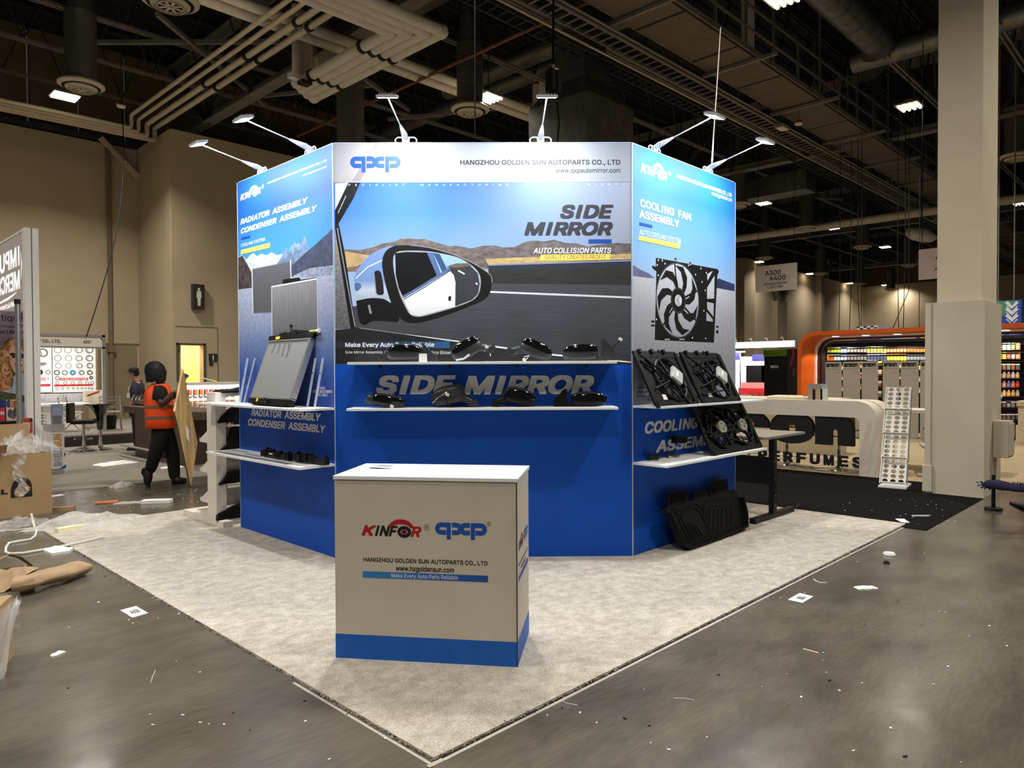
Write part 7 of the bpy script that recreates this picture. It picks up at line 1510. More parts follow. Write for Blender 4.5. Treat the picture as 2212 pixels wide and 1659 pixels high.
t = thing('plastic_crate', 'black crate behind the big lion carton at the left edge', 'crate', D(20, 930, 10)); m = MB(); a = PYp(-40, 935, 8.9); b = PYp(44, 910, 8.9); m.box2((a.x, 8.9, a.z - .6), (b.x, 9.15, b.z), M_black); m.build('tub', t, world=True)
t = thing('small_carton', 'small red and white carton beside the black crate', 'carton', PYp(60, 930, 8.95)); m = MB(); a = PYp(47, 932, 8.95); b = PYp(70, 903, 8.95); m.box2((a.x, 8.95, .006), (b.x, 9.04, b.z), mat('carton_red', (176, 70, 54), .6)); m.build('box', t, world=True); m = MB(); S = Sheet(m, lambda x, z, l: Vector((x, 8.949 - l, z)), lambda px, py: (PYp(px, py, 8.95).x, PYp(px, py, 8.95).z)); S.rect((48, 928), (64, 913), M_pw); S.disc((67, 908), .02, .02, mk, raw=False); m.build('print', t, world=True)
p = PYp(42, 931, 8.6); t = thing('metal_pole', 'grey metal pole standing in front of the woman banner', 'pole', (p.x, 8.6, .006)); m = MB(); z = PYp(42, 648, 8.6).z; m.cyl((0, 0, 0), (0, 0, z), .032, M_alu); m.build('tube', t, smooth=40); m = MB(); m.cyl((0, 0, z - .06), (0, 0, z), .035, M_dark); m.build('cap', t, smooth=40); m = MB(); m.cyl((0, 0, 0), (0, 0, .02), .2, M_dark, n=20); m.build('foot', t)
# big lion carton
t = thing('open_carton', 'big brown carton with a lion head emblem, flaps open', 'carton', (-.35, 7.7, 0)); M_cb = mat('carton_brown', (168, 138, 98), .8, var=.06, scale=4)
zc = .70; m = MB()
m.box2((-1.05, 7.3, 0), (.335, 7.306, zc), M_cb); m.box2((-1.05, 8.0, 0), (.335, 8.006, zc), M_cb); m.box2((.329, 7.306, 0), (.335, 8.0, zc), M_cb); m.box2((-1.05, 7.306, 0), (-1.044, 8.0, zc), M_cb); m.box2((-1.04, 7.31, .0), (.33, 8.0, .01), M_cb); m.build('carton_body', t, world=True)
m = MB(); m.loft([[Vector((x, 8.0, zc)), Vector((x + .0, 8.06, zc + .3)), Vector((x, 8.066, zc + .3)), Vector((x, 8.008, zc))] for x in (-1.05, .28)], M_cb); m.build('flap', t, world=True); m = MB(); m.loft([[Vector((-1.0, 7.31, zc)), Vector((-1.1, 7.1, zc + .06)), Vector((-1.1, 7.1, zc + .066)), Vector((-1.0, 7.306, zc + .006))], [Vector((-.1, 7.31, zc)), Vector((-.1, 7.2, zc + .12)), Vector((-.1, 7.2, zc + .126)), Vector((-.1, 7.306, zc + .006))]], M_cb); m.build('flap', t, world=True)
m = MB(); S = Sheet(m, lambda x, z, l: Vector((x, 7.299 - l, z)), lambda px, py: (PYp(px, py, 7.3).x, PYp(px, py, 7.3).z))
S.poly([(23, 1076), (23, 1056), (27, 1044), (36, 1034), (47, 1029), (58, 1032), (66, 1039), (69, 1048), (70, 1072)], mk)
tan = mat('print_tan', (176, 138, 88), .8); S.poly([(42, 1032), (47, 1030), (52, 1042), (60, 1050), (66, 1058), (62, 1060), (54, 1052), (46, 1044)], tan)
S.poly([(30, 1068), (32, 1058), (38, 1052), (46, 1054), (48, 1060), (44, 1064), (46, 1070), (40, 1074), (36, 1070)], tan); S.ribbon([(50, 1048), (58, 1060)], .016, tan); S.ribbon([(48, 1054), (54, 1066)], .016, tan); S.ribbon([(47, 1060), (50, 1072)], .014, tan); S.ribbon([(54, 1046), (66, 1054)], .012, tan); S.disc((39, 1058), .014, .014, mk, raw=False)
S.text('L', (2, 1069), (17, 1056), mk, .06); m.build('print', t, world=True)
M_film = mat('clear_film', (236, 236, 232), .12, 0, var=0, alpha=.3, spec=.9, bump=.8, bscale=30); M_film2 = mat('bubble_film', (236, 234, 224), .2, 0, var=.1, scale=80, alpha=.5, spec=.8, bump=.8, bscale=120)
def crumple(name, label, cat, c, size, mm, seed, nx=16, ny=12, rz=0.0, amp=1.0, base=0.0, dome=.5, edge=.0):
    t = thing(name, label, cat, c, rz); r = random.Random(seed); m = MB(); P = []
    for i in range(nx + 1):
        for j in range(ny + 1):
            u = i / nx * 2 - 1; v = j / ny * 2 - 1; rr = max(abs(u), abs(v)); n1 = blob(u * 2, v * 2, seed, 1.3); n2 = blob(u * 6, v * 6, seed * 2, 1)
            s = 1 + .25 * blob(u, v, seed + 9, 1.7)
            z = max(base, size[2] * ((1 - rr ** 2) * dome + amp * (.35 * n1 + .3 * n2) * (1 - rr ** 4) + .12))
            P.append(Vector((u * size[0] / 2 * s, v * size[1] / 2 * s, z if rr < 1 else base + abs(n2) * size[2] * .15)))
    F = [(i * (ny + 1) + j, (i + 1) * (ny + 1) + j, (i + 1) * (ny + 1) + j + 1, i * (ny + 1) + j + 1) for i in range(nx) for j in range(ny)]
    m.add(P, F, mm); o = m.build('sheet', t); return t
t2 = crumple('film_heap', 'clear film heaped over the corner of the lion carton', 'plastic film', (.08, 7.55, zc + .0), (.62, .55, .26), M_film, 3, 22, 18, .3, 1.4)
m = MB(); m.loft([[Vector((.02 + .07 * math.sin(k * .9) * .4 + w_ * (.05 + .02 * math.sin(k * 2.1)), 7.27 - .02 * math.sin(k * 1.7 + w_ * 3) - .01, zc + .1 - .052 * k)) for w_ in (-1, -.4, .2, 1)] for k in range(12)], M_film, False, False); m.build('hanging_strip', t2, world=True)
t2 = thing('kraft_wad', 'wad of kraft and white paper sticking out of the lion carton', 'paper', (-.45, 7.65, zc)); m = MB(); m.ell((0, 0, .08), (.3, .2, .2), mat('kraft', (146, 116, 82), .8, var=.1), 18, 12, fn=lambda p: p * (1 + .45 * blob(p.x, p.y, p.z, 7))); m.build('kraft', t2); m = MB(); m.ell((-.22, -.05, .16), (.22, .16, .12), M_pap, 18, 12, fn=lambda p: p * (1 + .6 * blob(p.x, p.y, p.z, 9, 3))); m.build('white_paper', t2)
t2 = thing('black_case', 'black slab behind the right edge of the lion carton', 'case', (.36, 7.7, 0)); m = MB(); m.box2((.34, 7.5, 0), (.38, 7.95, .74), M_black); m.build('slab', t2, world=True)
# wrapped carton bottom left
p = G(28, 1418); d = (G(0, 1452) - p); d.z = 0; d.normalize(); hz = plane(28, 1285, p, (CF.x, CF.y, 0)).z
t = thing('wrapped_carton', 'brown carton in crinkled clear film at the bottom left edge', 'carton', (p.x, p.y, 0)); nrm = Vector((-d.y, d.x, 0)); nrm = nrm if nrm.dot(Vector((-1, 1, 0))) > 0 else -nrm
m = MB(); A = [p, p + d * .5, p + d * .5 + nrm * .8, p + nrm * .8]; m.loft([[q + Vector((0, 0, z)) for q in A] for z in (0, hz)], mat('carton_brown', (0, 0, 0))); m.build('box', t, world=True)
m = MB(); off = -nrm * .02 - d * .03
m.loft([[p + nrm * (-.03 + .0) - d * (.03 + .05 * abs(blob(k, j, 1, .6))) + nrm * (.12 * j) * 1.0 + Vector((0, 0, hz * (1.02 - .075 * k + .03 * blob(j, k, 2, 1.7)))) for j in range(7)] for k in range(9)], M_film, False, False)
m.loft([[p - nrm * (.03 + .03 * blob(k, j, 4, .8)) + d * (.07 * j) + Vector((0, 0, hz * (1.0 - (.03 + .045 * j) * k * .6))) for j in range(8)] for k in range(9)], M_film, False, False); m.build('clear_wrap', t, world=True)
# ================================================================ litter on the floor
def card(pxs, label, txt, rzt):
    q = [G(x, y, .002) for x, y in pxs]; t = thing('booth_number_card', label, 'card', q[0]); m = MB(); m.face(q, M_pap); m.face([v + Vector((0, 0, -.0012)) for v in reversed(q)], M_pap); m.build('card', t, world=True)
    m = MB(); o_ = q[0]; ex = q[1] - q[0]; ey = q[3] - q[0]; S = Sheet(m, lambda x, z, l: o_ + ex * x + ey * z + Vector((0, 0, .0006 + l))); S.text(txt, (.26, .3), (.78, .7), mk, .025, raw=True); m.build('print', t, world=True)
card([(286, 1334), (320, 1324), (294, 1309), (260, 1318)][::1], 'white booth number card on the concrete left of the carpet', 'A658', 0)
card([(1702, 1295), (1733, 1302), (1757, 1288), (1727, 1281)], 'white booth number card on the concrete right of the carpet', 'A658', 0)
p = G(1921, 1199); t = thing('cup_lid', 'white cup lid on the concrete right of the carpet', 'lid', p); m = MB(); m.lathe([(.05, 0), (.052, .004), (.048, .016), (.042, .018), (.04, .024), (.036, .024), (.034, .018), (.001, .018)], (0, 0, 0), M_white, 28); m.build('lid', t, smooth=40)
def scrap(px, py, size, label, mm, seed, name='paper_scrap', cat='paper scrap', amp=1.0, rz=0.3, nx=10, ny=8, z=0.0, dome=.5):
    p = G(px, py, z); return crumple(name, label, cat, (p.x, p.y, z + .001), size, mm, seed, nx, ny, rz, amp, 0.0, dome)
scrap(1869, 1270, (.16, .06, .02), 'torn white paper on the concrete far right', M_pap, 4, rz=-.7)
scrap(1915, 1217, (.05, .05, .03), 'small black crumb of rubber below the cup lid', M_rub, 5, 'rubber_crumb', 'crumb')
a, b = G(1735, 1402, .004), G(1768, 1411, .004); m = MB(); m.cyl(a, b, .005, mat('straw_wood', (214, 190, 150), .6), n=8); tag(m.build('wooden_stick'), 'thin wooden stick on the concrete lower right', 'stick')
a, b = G(1970, 1114, .012), G(2007, 1114, .012); m = MB(); m.beam(a, b, .012, .012, M_pap); tag(m.build('white_stick'), 'white stick lying on the black aisle carpet', 'stick')
scrap(1950, 1126, (.2, .1, .03), 'white scrap at the corner where grey and black carpets meet', M_pap, 8, rz=.6)
m = MB(); m.tube([G(x, y, .003) for x, y in ((1757, 1250), (1763, 1255), (1772, 1258), (1786, 1258))], .003, M_pap, 5); tag(m.build('plastic_thread'), 'curled white thread beside the right number card', 'thread')
scrap(252, 1002, (.62, .36, .07), 'crumpled white sheet on the grey carpet beside the worker', M_pap, 11, 'plastic_bag', 'bag', 1.0, .2, 16, 12, .006)
scrap(372, 1010, (.36, .16, .05), 'flat white foam piece behind the worker’s legs'.replace('’', "'"), M_pap, 12, 'foam_piece', 'foam', .4, -.3, z=.006)
scrap(262, 1052, (.3, .18, .1), 'small clear film tuft on the concrete below the worker', M_film2, 13, 'film_scrap', 'plastic film', 1.4)
t = thing('foam_block', 'white foam slab on the concrete below the worker', 'foam', G(343, 1088)); m = MB(); m.box((0, .06, .022), (.34, .13, .044), M_white, Matrix.Rotation(-.65, 4, 'Z')); m.build('slab', t, bevel=.004)
t = thing('printed_card', 'orange printed card on the concrete near the lion carton', 'card', G(230, 1086)); m = MB(); R_ = Matrix.Rotation(-.3, 4, 'Z'); m.box((0, 0, .008), (.24, .16, .012), mat('card_orange', (184, 104, 60), .5, var=.3, scale=12), R_); m.build('card', t)
scrap(280, 1086, (.36, .14, .02), 'strip of silvery film beside the orange card', M_film2, 15, 'film_scrap', 'plastic film', 1.2, -.5)
t = thing('carton_strip', 'brown carton strip beside the lion carton', 'cardboard', G(130, 1102)); m = MB(); m.box((0, 0, .02), (.3, .1, .04), M_cb, Matrix.Rotation(-.6, 4, 'Z')); m.build('strip', t)
scrap(120, 1071, (.2, .12, .01), 'white paper at the corner of the worn grey carpet', M_pap, 16)
t = scrap(190, 1134, (1.0, .62, .13), 'heap of bubble wrap on the left corner of the grey carpet', M_film2, 21, 'bubble_wrap', 'bubble wrap', 1.0, -.75, 26, 20, .0, .7); m = MB(); a, b = G(122, 1146, .03), G(182, 1136, .03); m.beam(a, b, .08, .04, mat('cream_foam', (230, 222, 184), .7)); pass
t2 = thing('foam_strip', 'cream foam strip under the bubble wrap', 'foam', (a.x, a.y, 0)); m.build('strip', t2, world=True)
scrap(28, 1136, (.62, .4, .1), 'clear plastic sheet on the concrete below the lion carton', M_film, 23, 'film_sheet', 'plastic film', 1.2, .4, 20, 14)
M_strap = mat('white_strap', (226, 222, 210), .5); P_ = [(68, 1124), (74, 1136), (79, 1148), (76, 1158), (66, 1165), (40, 1169), (20, 1173), (13, 1182), (12, 1193), (20, 1196), (50, 1195), (90, 1188), (130, 1181), (180, 1170), (222, 1160)]
m = MB(); q = [G(x, y, .012 + .012 * (i > 11)) for i, (x, y) in enumerate(P_)]; q[0].z = .08
m.tube(q, .012, M_strap, 6); tag(m.build('foam_rope', smooth=60), 'long white bent cord on the floor at the left carpet corner', 'cord')
m = MB(); m.tube([G(x, y, .006) for x, y in ((0, 1146), (30, 1146), (55, 1142), (78, 1139), (110, 1135))], .006, M_strap, 6); tag(m.build('strap'), 'thin white strap running to the bubble wrap', 'strap')
q = [G(x, y, .003) for x, y in ((94, 1192), (120, 1183), (158, 1188), (150, 1194), (112, 1200))]; m = MB(); m.loft([[v + Vector((0, 0, z)) for v in q] for z in (-.003, .02)], M_white); tag(m.build('foam_plate'), 'flat white foam plate at the left carpet edge', 'foam')
M_kp = mat('kraft_paper', (160, 132, 98), .75, var=.1, scale=8)
t = thing('kraft_paper', 'long crumpled kraft paper tube on the concrete at left', 'paper', G(90, 1262)); m = MB(); pa = [G(30, 1268, .06), G(60, 1262, .07), G(95, 1250, .06), G(130, 1243, .06), G(160, 1234, .05), G(178, 1229, .045)]; rg = []
for i, c in enumerate(pa):
    d_ = (pa[min(i + 1, 5)] - pa[max(i - 1, 0)]).normalized(); s_ = d_.cross(Vector((0, 0, 1))).normalized(); rg.append([c + s_ * ((.09 + .03 * blob(k, i, 3, .9)) * math.cos(k * PI / 7)) + Vector((0, 0, (.055 + .02 * blob(k, i, 5, .8)) * math.sin(k * PI / 7))) for k in range(14)])
mz = min(v.z for r_ in rg for v in r_)
rg = [[Vector((v.x, v.y, max(v.z - mz, 0.002))) for v in r_] for r_ in rg]; m.loft(rg, M_kp, False); o = m.build('tube', t, world=True, smooth=35); sb = o.modifiers.new('s', 'SUBSURF'); sb.levels = sb.render_levels = 2; tx = bpy.data.textures.new('crease', 'CLOUDS'); tx.noise_scale = .09; dm = o.modifiers.new('d', 'DISPLACE'); dm.texture = tx; dm.strength = .03; dm.mid_level = .5
m = MB(); c = G(26, 1268, .0); m.loft([[c + Vector((.26 * u + .03 * blob(u, k, 1, 2), .12 * k - .12 + .04 * blob(k, u, 2, 2), max(.004, .05 + .1 * math.sin(k * 1.3 + u * 2) + .04 * blob(u * 3, k, 7, 1)))) for u in (-.6, -.3, 0, .3, .6)] for k in range(5)], M_kp, False, False); m.build('torn_flap', t, world=True)
m = MB(); c = G(25, 1240, .0); m.loft([[c + Vector((.16 * u, .05 + .09 * k, max(.003, .15 * math.cos(u * 1.4) - .02 * k))) for u in (-1, -.5, 0, .5, 1)] for k in range(3)], M_kp, False, False); m.build('rolled_end', t, world=True)
scrap(125, 1413, (.075, .03, .02), 'small white shred on the concrete at lower left', M_pap, 31)
r = random.Random(77); m = MB()
for k in range(230):
    x, y = r.choice(((r.uniform(100, 900), r.uniform(1050, 1640)), (r.uniform(1150, 2200), r.uniform(1180, 1650)), (r.uniform(120, 430), r.uniform(1040, 1110)), (r.uniform(1640, 2080), r.uniform(1080, 1150))))
    p = G(x, y, .003); s = r.uniform(.003, .009)
    if -.02 < p.x < 6.2 and -.02 < p.y < 6.2: continue
    m.box((p.x, p.y, .003 + (.006 if p.x > 6.1 and p.y > -.2 else 0)), (s * r.uniform(1, 2.6), s, .003), M_pap if k % 4 else M_black, Matrix.Rotation(r.uniform(0, 3), 4, 'Z'))
tag(m.build('floor_crumbs'), 'tiny white and dark crumbs scattered over the concrete', 'crumbs', kind='stuff')
m = MB()
for pp in ([(1213, 1512), (1222, 1518), (1236, 1521), (1247, 1523)], [(1500, 1512), (1480, 1508), (1455, 1508)], [(325, 1475), (330, 1460), (336, 1448)]): m.tube([G(x, y, .002) for x, y in pp], .0012, M_pap, 4)
tag(m.build('hair_threads'), 'fine pale threads lying on the concrete', 'thread', kind='stuff')
# ================================================================ people
def skin(name, nodes, edges, mm, par, root, sub=2):
    keys = list(nodes); iv = _X[par.name].inverted(); me = bpy.data.meshes.new(name); me.from_pydata([tuple(iv @ Vector(nodes[k][0])) for k in keys], [(keys.index(a), keys.index(b)) for a, b in edges], []); me.materials.append(mm)
    o = bpy.data.objects.new(name, me); COL.objects.link(o); o.parent = par; md = o.modifiers.new('skin', 'SKIN'); md.use_smooth_shade = True; md.branch_smoothing = .4
    for i, k in enumerate(keys):
        s = me.skin_vertices[0].data[i]; rr = nodes[k][1]; s.radius = (rr, rr) if not isinstance(rr, tuple) else rr; s.use_root = (k == root)
    sb = o.modifiers.new('sub', 'SUBSURF'); sb.levels = sub; sb.render_levels = sub
    return o
def oring(c, ax, f, s, rf, rs, n=20, e=.85):
    sg = lambda x: math.copysign(abs(x) ** e, x)
    return [c + f * (rf * sg(math.cos(2 * PI * k / n))) + s * (rs * sg(math.sin(2 * PI * k / n))) for k in range(n)]
FH = Vector((CF.x, CF.y, 0)).normalized(); RH = Vector((CR.x, CR.y, 0)).normalized(); UP = Vector((0, 0, 1))
def shoe(par, heel, toe, up, mm, name='shoe'):
    ax = (toe - heel).normalized(); sd = ax.cross(up).normalized(); u = sd.cross(ax).normalized(); L_ = (toe - heel).length; m = MB()
    m.loft([[heel + ax * (L_ * s) + sd * (wd * math.cos(q)) + u * (.0 + (ht if math.sin(q) > 0 else .0) * math.sin(q)) for q in [2 * PI * k / 14 for k in range(14)]] for s, wd, ht in ((0, .03, .07), (.08, .04, .1), (.3, .043, .105), (.55, .048, .07), (.8, .046, .05), (.95, .03, .04), (1, .008, .02))], mm)
    o = m.build(name, par, world=True, smooth=60); m = MB(); m.loft([[heel + ax * (L_ * s) + sd * (wd * math.cos(q)) + u * (-.014 + .014 * math.sin(q)) for q in [2 * PI * k / 14 for k in range(14)]] for s, wd in ((-.02, .03), (.08, .045), (.3, .042), (.6, .052), (.85, .048), (1.02, .012))], mat('sole_dark', (30, 28, 27), .8)); so = m.build('sole', o, world=False, smooth=50)
    so.data.transform(_X[par.name].inverted()); return o
def fingers(nodes, edges, wrist, palm_end, side, nrm, curl, pre, r=.009):
    """palm and five separate fingers that curl towards nrm"""
    d = (palm_end - wrist).normalized(); nodes[pre + 'p'] = (wrist.lerp(palm_end, .55), .026); nodes[pre + 'q'] = (palm_end, .024); edges += [(pre + 'w', pre + 'p'), (pre + 'p', pre + 'q')]
    for i, (o_, l1) in enumerate(((-.03, .034), (-.01, .04), (.011, .037), (.03, .029))):
        b0 = palm_end + side * o_ + d * .018; b1 = b0 + (d * math.cos(curl) + nrm * math.sin(curl)) * l1; b2 = b1 + (d * math.cos(curl * 2) + nrm * math.sin(curl * 2)) * l1 * .8
        for k, bb in (('a', b0), ('b', b1), ('c', b2)): nodes['%s%d%s' % (pre, i, k)] = (bb, r * (1 if k != 'c' else .85))
        edges += [(pre + 'q', '%s0a' % pre if i == 0 else '%s%da' % (pre, i)), ('%s%da' % (pre, i), '%s%db' % (pre, i)), ('%s%db' % (pre, i), '%s%dc' % (pre, i))]
    tb = wrist.lerp(palm_end, .35) - side * .03; t1 = tb - side * .025 + d * .03 + nrm * .012; t2 = t1 + d * .025 + nrm * .02
    nodes[pre + 'ta'] = (tb, .012); nodes[pre + 'tb'] = (t1, .0105); nodes[pre + 'tc'] = (t2, .009); edges += [(pre + 'p', pre + 'ta'), (pre + 'ta', pre + 'tb'), (pre + 'tb', pre + 'tc')]
# ---- worker
g = G(350, 1048); t = thing('person', 'worker in orange safety vest and gloves carrying a plywood sheet', 'person', (g.x, g.y, 0))
fw = (RH * .85 + FH * .5).normalized(); sw = fw.cross(UP).normalized()   # sw: his right-hand side, towards the viewer
SK = mat('dark_skin', (70, 46, 36), .55, var=.06)
P = lambda x, y, d: D(x, y, d)
N_ = {'pel': (P(352, 934, 10.2), .12), 'sp': (P(348, 896, 10.2), .12), 'ch': (P(345, 858, 10.2), .13), 'nb': (P(346, 838, 10.2), .07), 'nk': (P(347, 829, 10.2), .055), 'h0': (P(345, 817, 10.2), .075), 'h1': (P(341, 803, 10.2), .095), 'h2': (P(339, 792, 10.2), .075),
      'rs': (P(346, 840, 10.03), .07), 're': (P(349, 876, 9.94), .062), 'rw': (P(376, 848, 9.98), .042), 'ls': (P(350, 845, 10.38), .065), 'le': (P(372, 862, 10.42), .047), 'lw': (P(392, 829, 10.36), .033),
      'rh': (P(346, 940, 10.1), .1), 'rk': (P(336, 978, 10.1), .07), 'ra': (P(323, 1016, 10.15), .045), 'rt': (P(320, 1036, 10.18), .04), 'lh': (P(361, 940, 10.3), .1), 'lk': (P(373, 980, 10.28), .07), 'la': (P(377, 1030, 10.25), .045), 'lt': (P(389, 1040, 10.22), .035)}
E_ = [('pel', 'sp'), ('sp', 'ch'), ('ch', 'nb'), ('nb', 'nk'), ('nk', 'h0'), ('h0', 'h1'), ('h1', 'h2'), ('ch', 'rs'), ('rs', 're'), ('re', 'rw'), ('ch', 'ls'), ('ls', 'le'), ('le', 'lw'), ('pel', 'rh'), ('rh', 'rk'), ('rk', 'ra'), ('ra', 'rt'), ('pel', 'lh'), ('lh', 'lk'), ('lk', 'la'), ('la', 'lt')]
skin('body', N_, E_, SK, t, 'pel')
hc = N_['h1'][0]; m = MB(); m.ell(hc + fw * .09 + Vector((0, 0, -.03)), (.02, .02, .03), SK, 10, 8); m.ell(hc + fw * .08 + Vector((0, 0, -.08)), (.03, .03, .012), mat('lips', (96, 56, 50), .5), 10, 6); m.ell(hc + sw * .095 - fw * .005 + Vector((0, 0, -.03)), (.015, .015, .03), SK, 10, 8)
for s in (-1, 1): m.ell(hc + fw * .083 + sw * (s * .035) + Vector((0, 0, .005)), (.012, .012, .009), M_white, 8, 6)
m.build('face', t, world=True, smooth=60)
M_hair = mat('black_hair', (12, 11, 11), .6, var=.3, scale=60); m = MB(); hh = P(338, 800, 10.2); m.ell(hh - fw * .02, (.135, .135, .135), M_hair, 18, 12, fn=lambda p: p * (1 + .06 * blob(p.x, p.y, p.z, 20))); r = random.Random(3)
for k in range(120):
    an = r.uniform(-2.5, 2.5); dr = (-fw * math.cos(an) + sw * math.sin(an)); b0 = hh + dr * .1 + Vector((0, 0, .05)); b1 = hh + dr * .135 + Vector((0, 0, -.02)); b2 = hh + dr * .125 + Vector((0, 0, r.uniform(-.13, -.17))); m.tube([b0, b1, b2], [.02, .018, .012], M_hair, 6)
m.build('dreadlocks', t, world=True, smooth=60)
MT = mat('black_tshirt', (20, 19, 20), .85, var=.1); k_ = lambda a, d_: (N_[a][0], N_[a][1] + d_)
mid = lambda a, b, f: N_[a][0].lerp(N_[b][0], f)
skin('t_shirt', {'sp': k_('sp', .012), 'ch': k_('ch', .015), 'nb': (N_['nb'][0], .075), 'rs': (N_['rs'][0] + sw * .045, .12), 'r2': (mid('rs', 're', .85), .098), 'ls': (N_['ls'][0], .09), 'l2': (mid('ls', 'le', .75), .068), 'pel': k_('pel', .01)}, [('pel', 'sp'), ('sp', 'ch'), ('ch', 'nb'), ('ch', 'rs'), ('rs', 'r2'), ('ch', 'ls'), ('ls', 'l2')], MT, t, 'sp')
skin('trousers', {'w': (P(349, 900, 10.2), .15), 'pel': (P(352, 934, 10.2), .165), 'rh': (N_['rh'][0], .125), 'rk': (N_['rk'][0], .098), 'ra': (P(322, 1024, 10.16), .075), 'lh': (N_['lh'][0], .125), 'lk': (N_['lk'][0], .096), 'la': (P(378, 1038, 10.25), .075)}, [('w', 'pel'), ('pel', 'rh'), ('rh', 'rk'), ('rk', 'ra'), ('pel', 'lh'), ('lh', 'lk'), ('lk', 'la')], mat('black_trousers', (13, 13, 14), .85, var=.2, scale=6), t, 'pel')
MV = mat('orange_vest', (255, 84, 24), .65, var=.05, scale=5, bump=.15, bscale=9); MS = mat('reflective_tape', (126, 116, 104), .35, .3, var=.1, scale=30)
vp = [(346, 924, .185, .215), (345.5, 905, .18, .21), (344, 885, .178, .205), (343, 865, .178, .2), (342, 850, .172, .17), (342.5, 841, .155, .125), (344, 834, .125, .095), (346, 829, .085, .08)]
m = MB(); m.loft([oring(P(x, y, 10.2), UP, fw, sw, a, b, 28) for x, y, a, b in vp], MV, False); v_ = m.build('safety_vest', t, world=True, smooth=60); sd_ = v_.modifiers.new('thick', 'SOLIDIFY'); sd_.thickness = .008
for y0, y1 in ((875, 880.5), (898, 904)):
    def ringat(y):
        for (xa, ya, a1, b1), (xb, yb, a2, b2) in zip(vp, vp[1:]):
            if yb <= y <= ya: f = (ya - y) / (ya - yb); return oring(P(xa + (xb - xa) * f, y, 10.2), UP, fw, sw, a1 + (a2 - a1) * f + .013, b1 + (b2 - b1) * f + .013, 28)
    m = MB(); m.loft([ringat(y1), ringat(y0)], MS, False); m.build('reflective_band', t, world=True, smooth=60)
MG = mat('grey_glove', (168, 160, 146), .75, var=.15, scale=30)
for pre, wr, pe, sdv, nv, cu in (('r', N_['rw'][0], P(385, 836, 10.0), UP, -sw, .8), ('l', N_['lw'][0], P(399, 814, 10.33), UP, sw, .8)):
    gn = {pre + 'w': (wr, .042)}; ge = []; fingers(gn, ge, wr, pe, (pe - wr).cross(nv).normalized() * 1.15, nv, cu, pre, .0125); gn[pre + 'p'] = (gn[pre + 'p'][0], .038); gn[pre + 'q'] = (gn[pre + 'q'][0], .036); skin('glove', gn, ge, MG, t, pre + 'w')
MSh = mat('black_boot', (20, 19, 19), .6, var=.2)
shoe(t, P(323, 1012, 10.16), P(320, 1047, 10.3), (-FH * .2 - RH).normalized(), MSh, 'boot'); gh = G(372, 1047); gt_ = G(402, 1043); shoe(t, Vector((gh.x, gh.y, .03)), Vector((gt_.x, gt_.y, .03)), UP, MSh, 'boot')
m = MB(); m.ell(P(320, 1030, 10.12), (.06, .05, .13), MSh, 14, 10, R=Matrix.Rotation(.12, 4, 'Y')); m.build('boot_heel', t, world=True, smooth=50)
# ---- plywood sheet
c1, c2, c3, c4 = P(394, 797, 9.95), P(427, 946, 10.8), G(411, 1052, .003), P(376, 889, 9.2); c2 = c1 + (c3 - c4)
t = thing('plywood_sheet', 'splintered plywood sheet carried edge-on by the worker', 'plywood', (c3.x, c3.y, 0)); nn = (c2 - c1).cross(c4 - c1).normalized(); nn = nn if nn.dot(c1 - CP) < 0 else -nn
M_ply = mat('plywood', (208, 172, 118), .65, var=.3, scale=2.2, stretch=(2, 2, .9), bump=.1); m = MB(); m.loft([[q + nn * z for q in (c1, c2, c3, c4)] for z in (-.011, .011)], M_ply); m.build('sheet', t, world=True)
m = MB(); m.beam(c4, c3, .024, .012, mat('ply_edge', (124, 98, 66), .8, var=.5, scale=30), nn); m.build('rough_edge', t, world=True)
m = MB(); bq = lambda u, v: c1 + (c2 - c1) * u + (c4 - c1) * v + nn * .0125
m.face([bq(.42, .55), bq(.56, .42), bq(.66, .55), bq(.52, .68)], M_pap); m.build('paper_label', t, world=True)
m = MB()
for k in range(4): m.tube([bq(.3 + .15 * k, .2), bq(.33 + .15 * k, .23), bq(.31 + .15 * k, .27)], .006, M_film, 5)
m.build('film_shreds', t, world=True)
# ---- man at the counter
d2 = 15.0; Q = lambda x, y, d=d2: D(x, y, d); g = Q(296, 979); t = thing('person', 'man in a dark cap and navy shirt standing behind the wood counter', 'person', (g.x, g.y, .006)); fm = (-RH * .97 - FH * .2).normalized(); sm = fm.cross(UP).normalized()
SK2 = mat('light_skin', (176, 122, 96), .55, var=.06); N2 = {'pel': (Q(298, 880), .12), 'sp': (Q(298, 858), .115), 'ch': (Q(297, 838), .125), 'nb': (Q(295, 825), .065), 'nk': (Q(293, 820), .055), 'h0': (Q(289, 815), .062), 'h1': (Q(289, 807), .083), 'h2': (Q(290, 800), .07)}
for sx, s in (('r', 1), ('l', -1)):
    N2[sx + 's'] = (N2['ch'][0] + sm * (s * .17) + Vector((0, 0, .08)), .065); N2[sx + 'e'] = (N2['ch'][0] + sm * (s * .23) - fm * .03 + Vector((0, 0, -.22)), .045); N2[sx + 'w'] = (N2['ch'][0] + sm * (s * .2) + fm * .12 + Vector((0, 0, -.42)), .03); N2[sx + 'h'] = (N2['pel'][0] + sm * (s * .09) + Vector((0, 0, -.05)), .095); N2[sx + 'k'] = (N2[sx + 'h'][0] + Vector((0, 0, -.42)), .065); N2[sx + 'a'] = (Vector((N2[sx + 'h'][0].x, N2[sx + 'h'][0].y, .09)), .042); N2[sx + 't'] = (N2[sx + 'a'][0] + fm * .12 + Vector((0, 0, -.04)), .035)
E2 = [('pel', 'sp'), ('sp', 'ch'), ('ch', 'nb'), ('nb', 'nk'), ('nk', 'h0'), ('h0', 'h1'), ('h1', 'h2')]
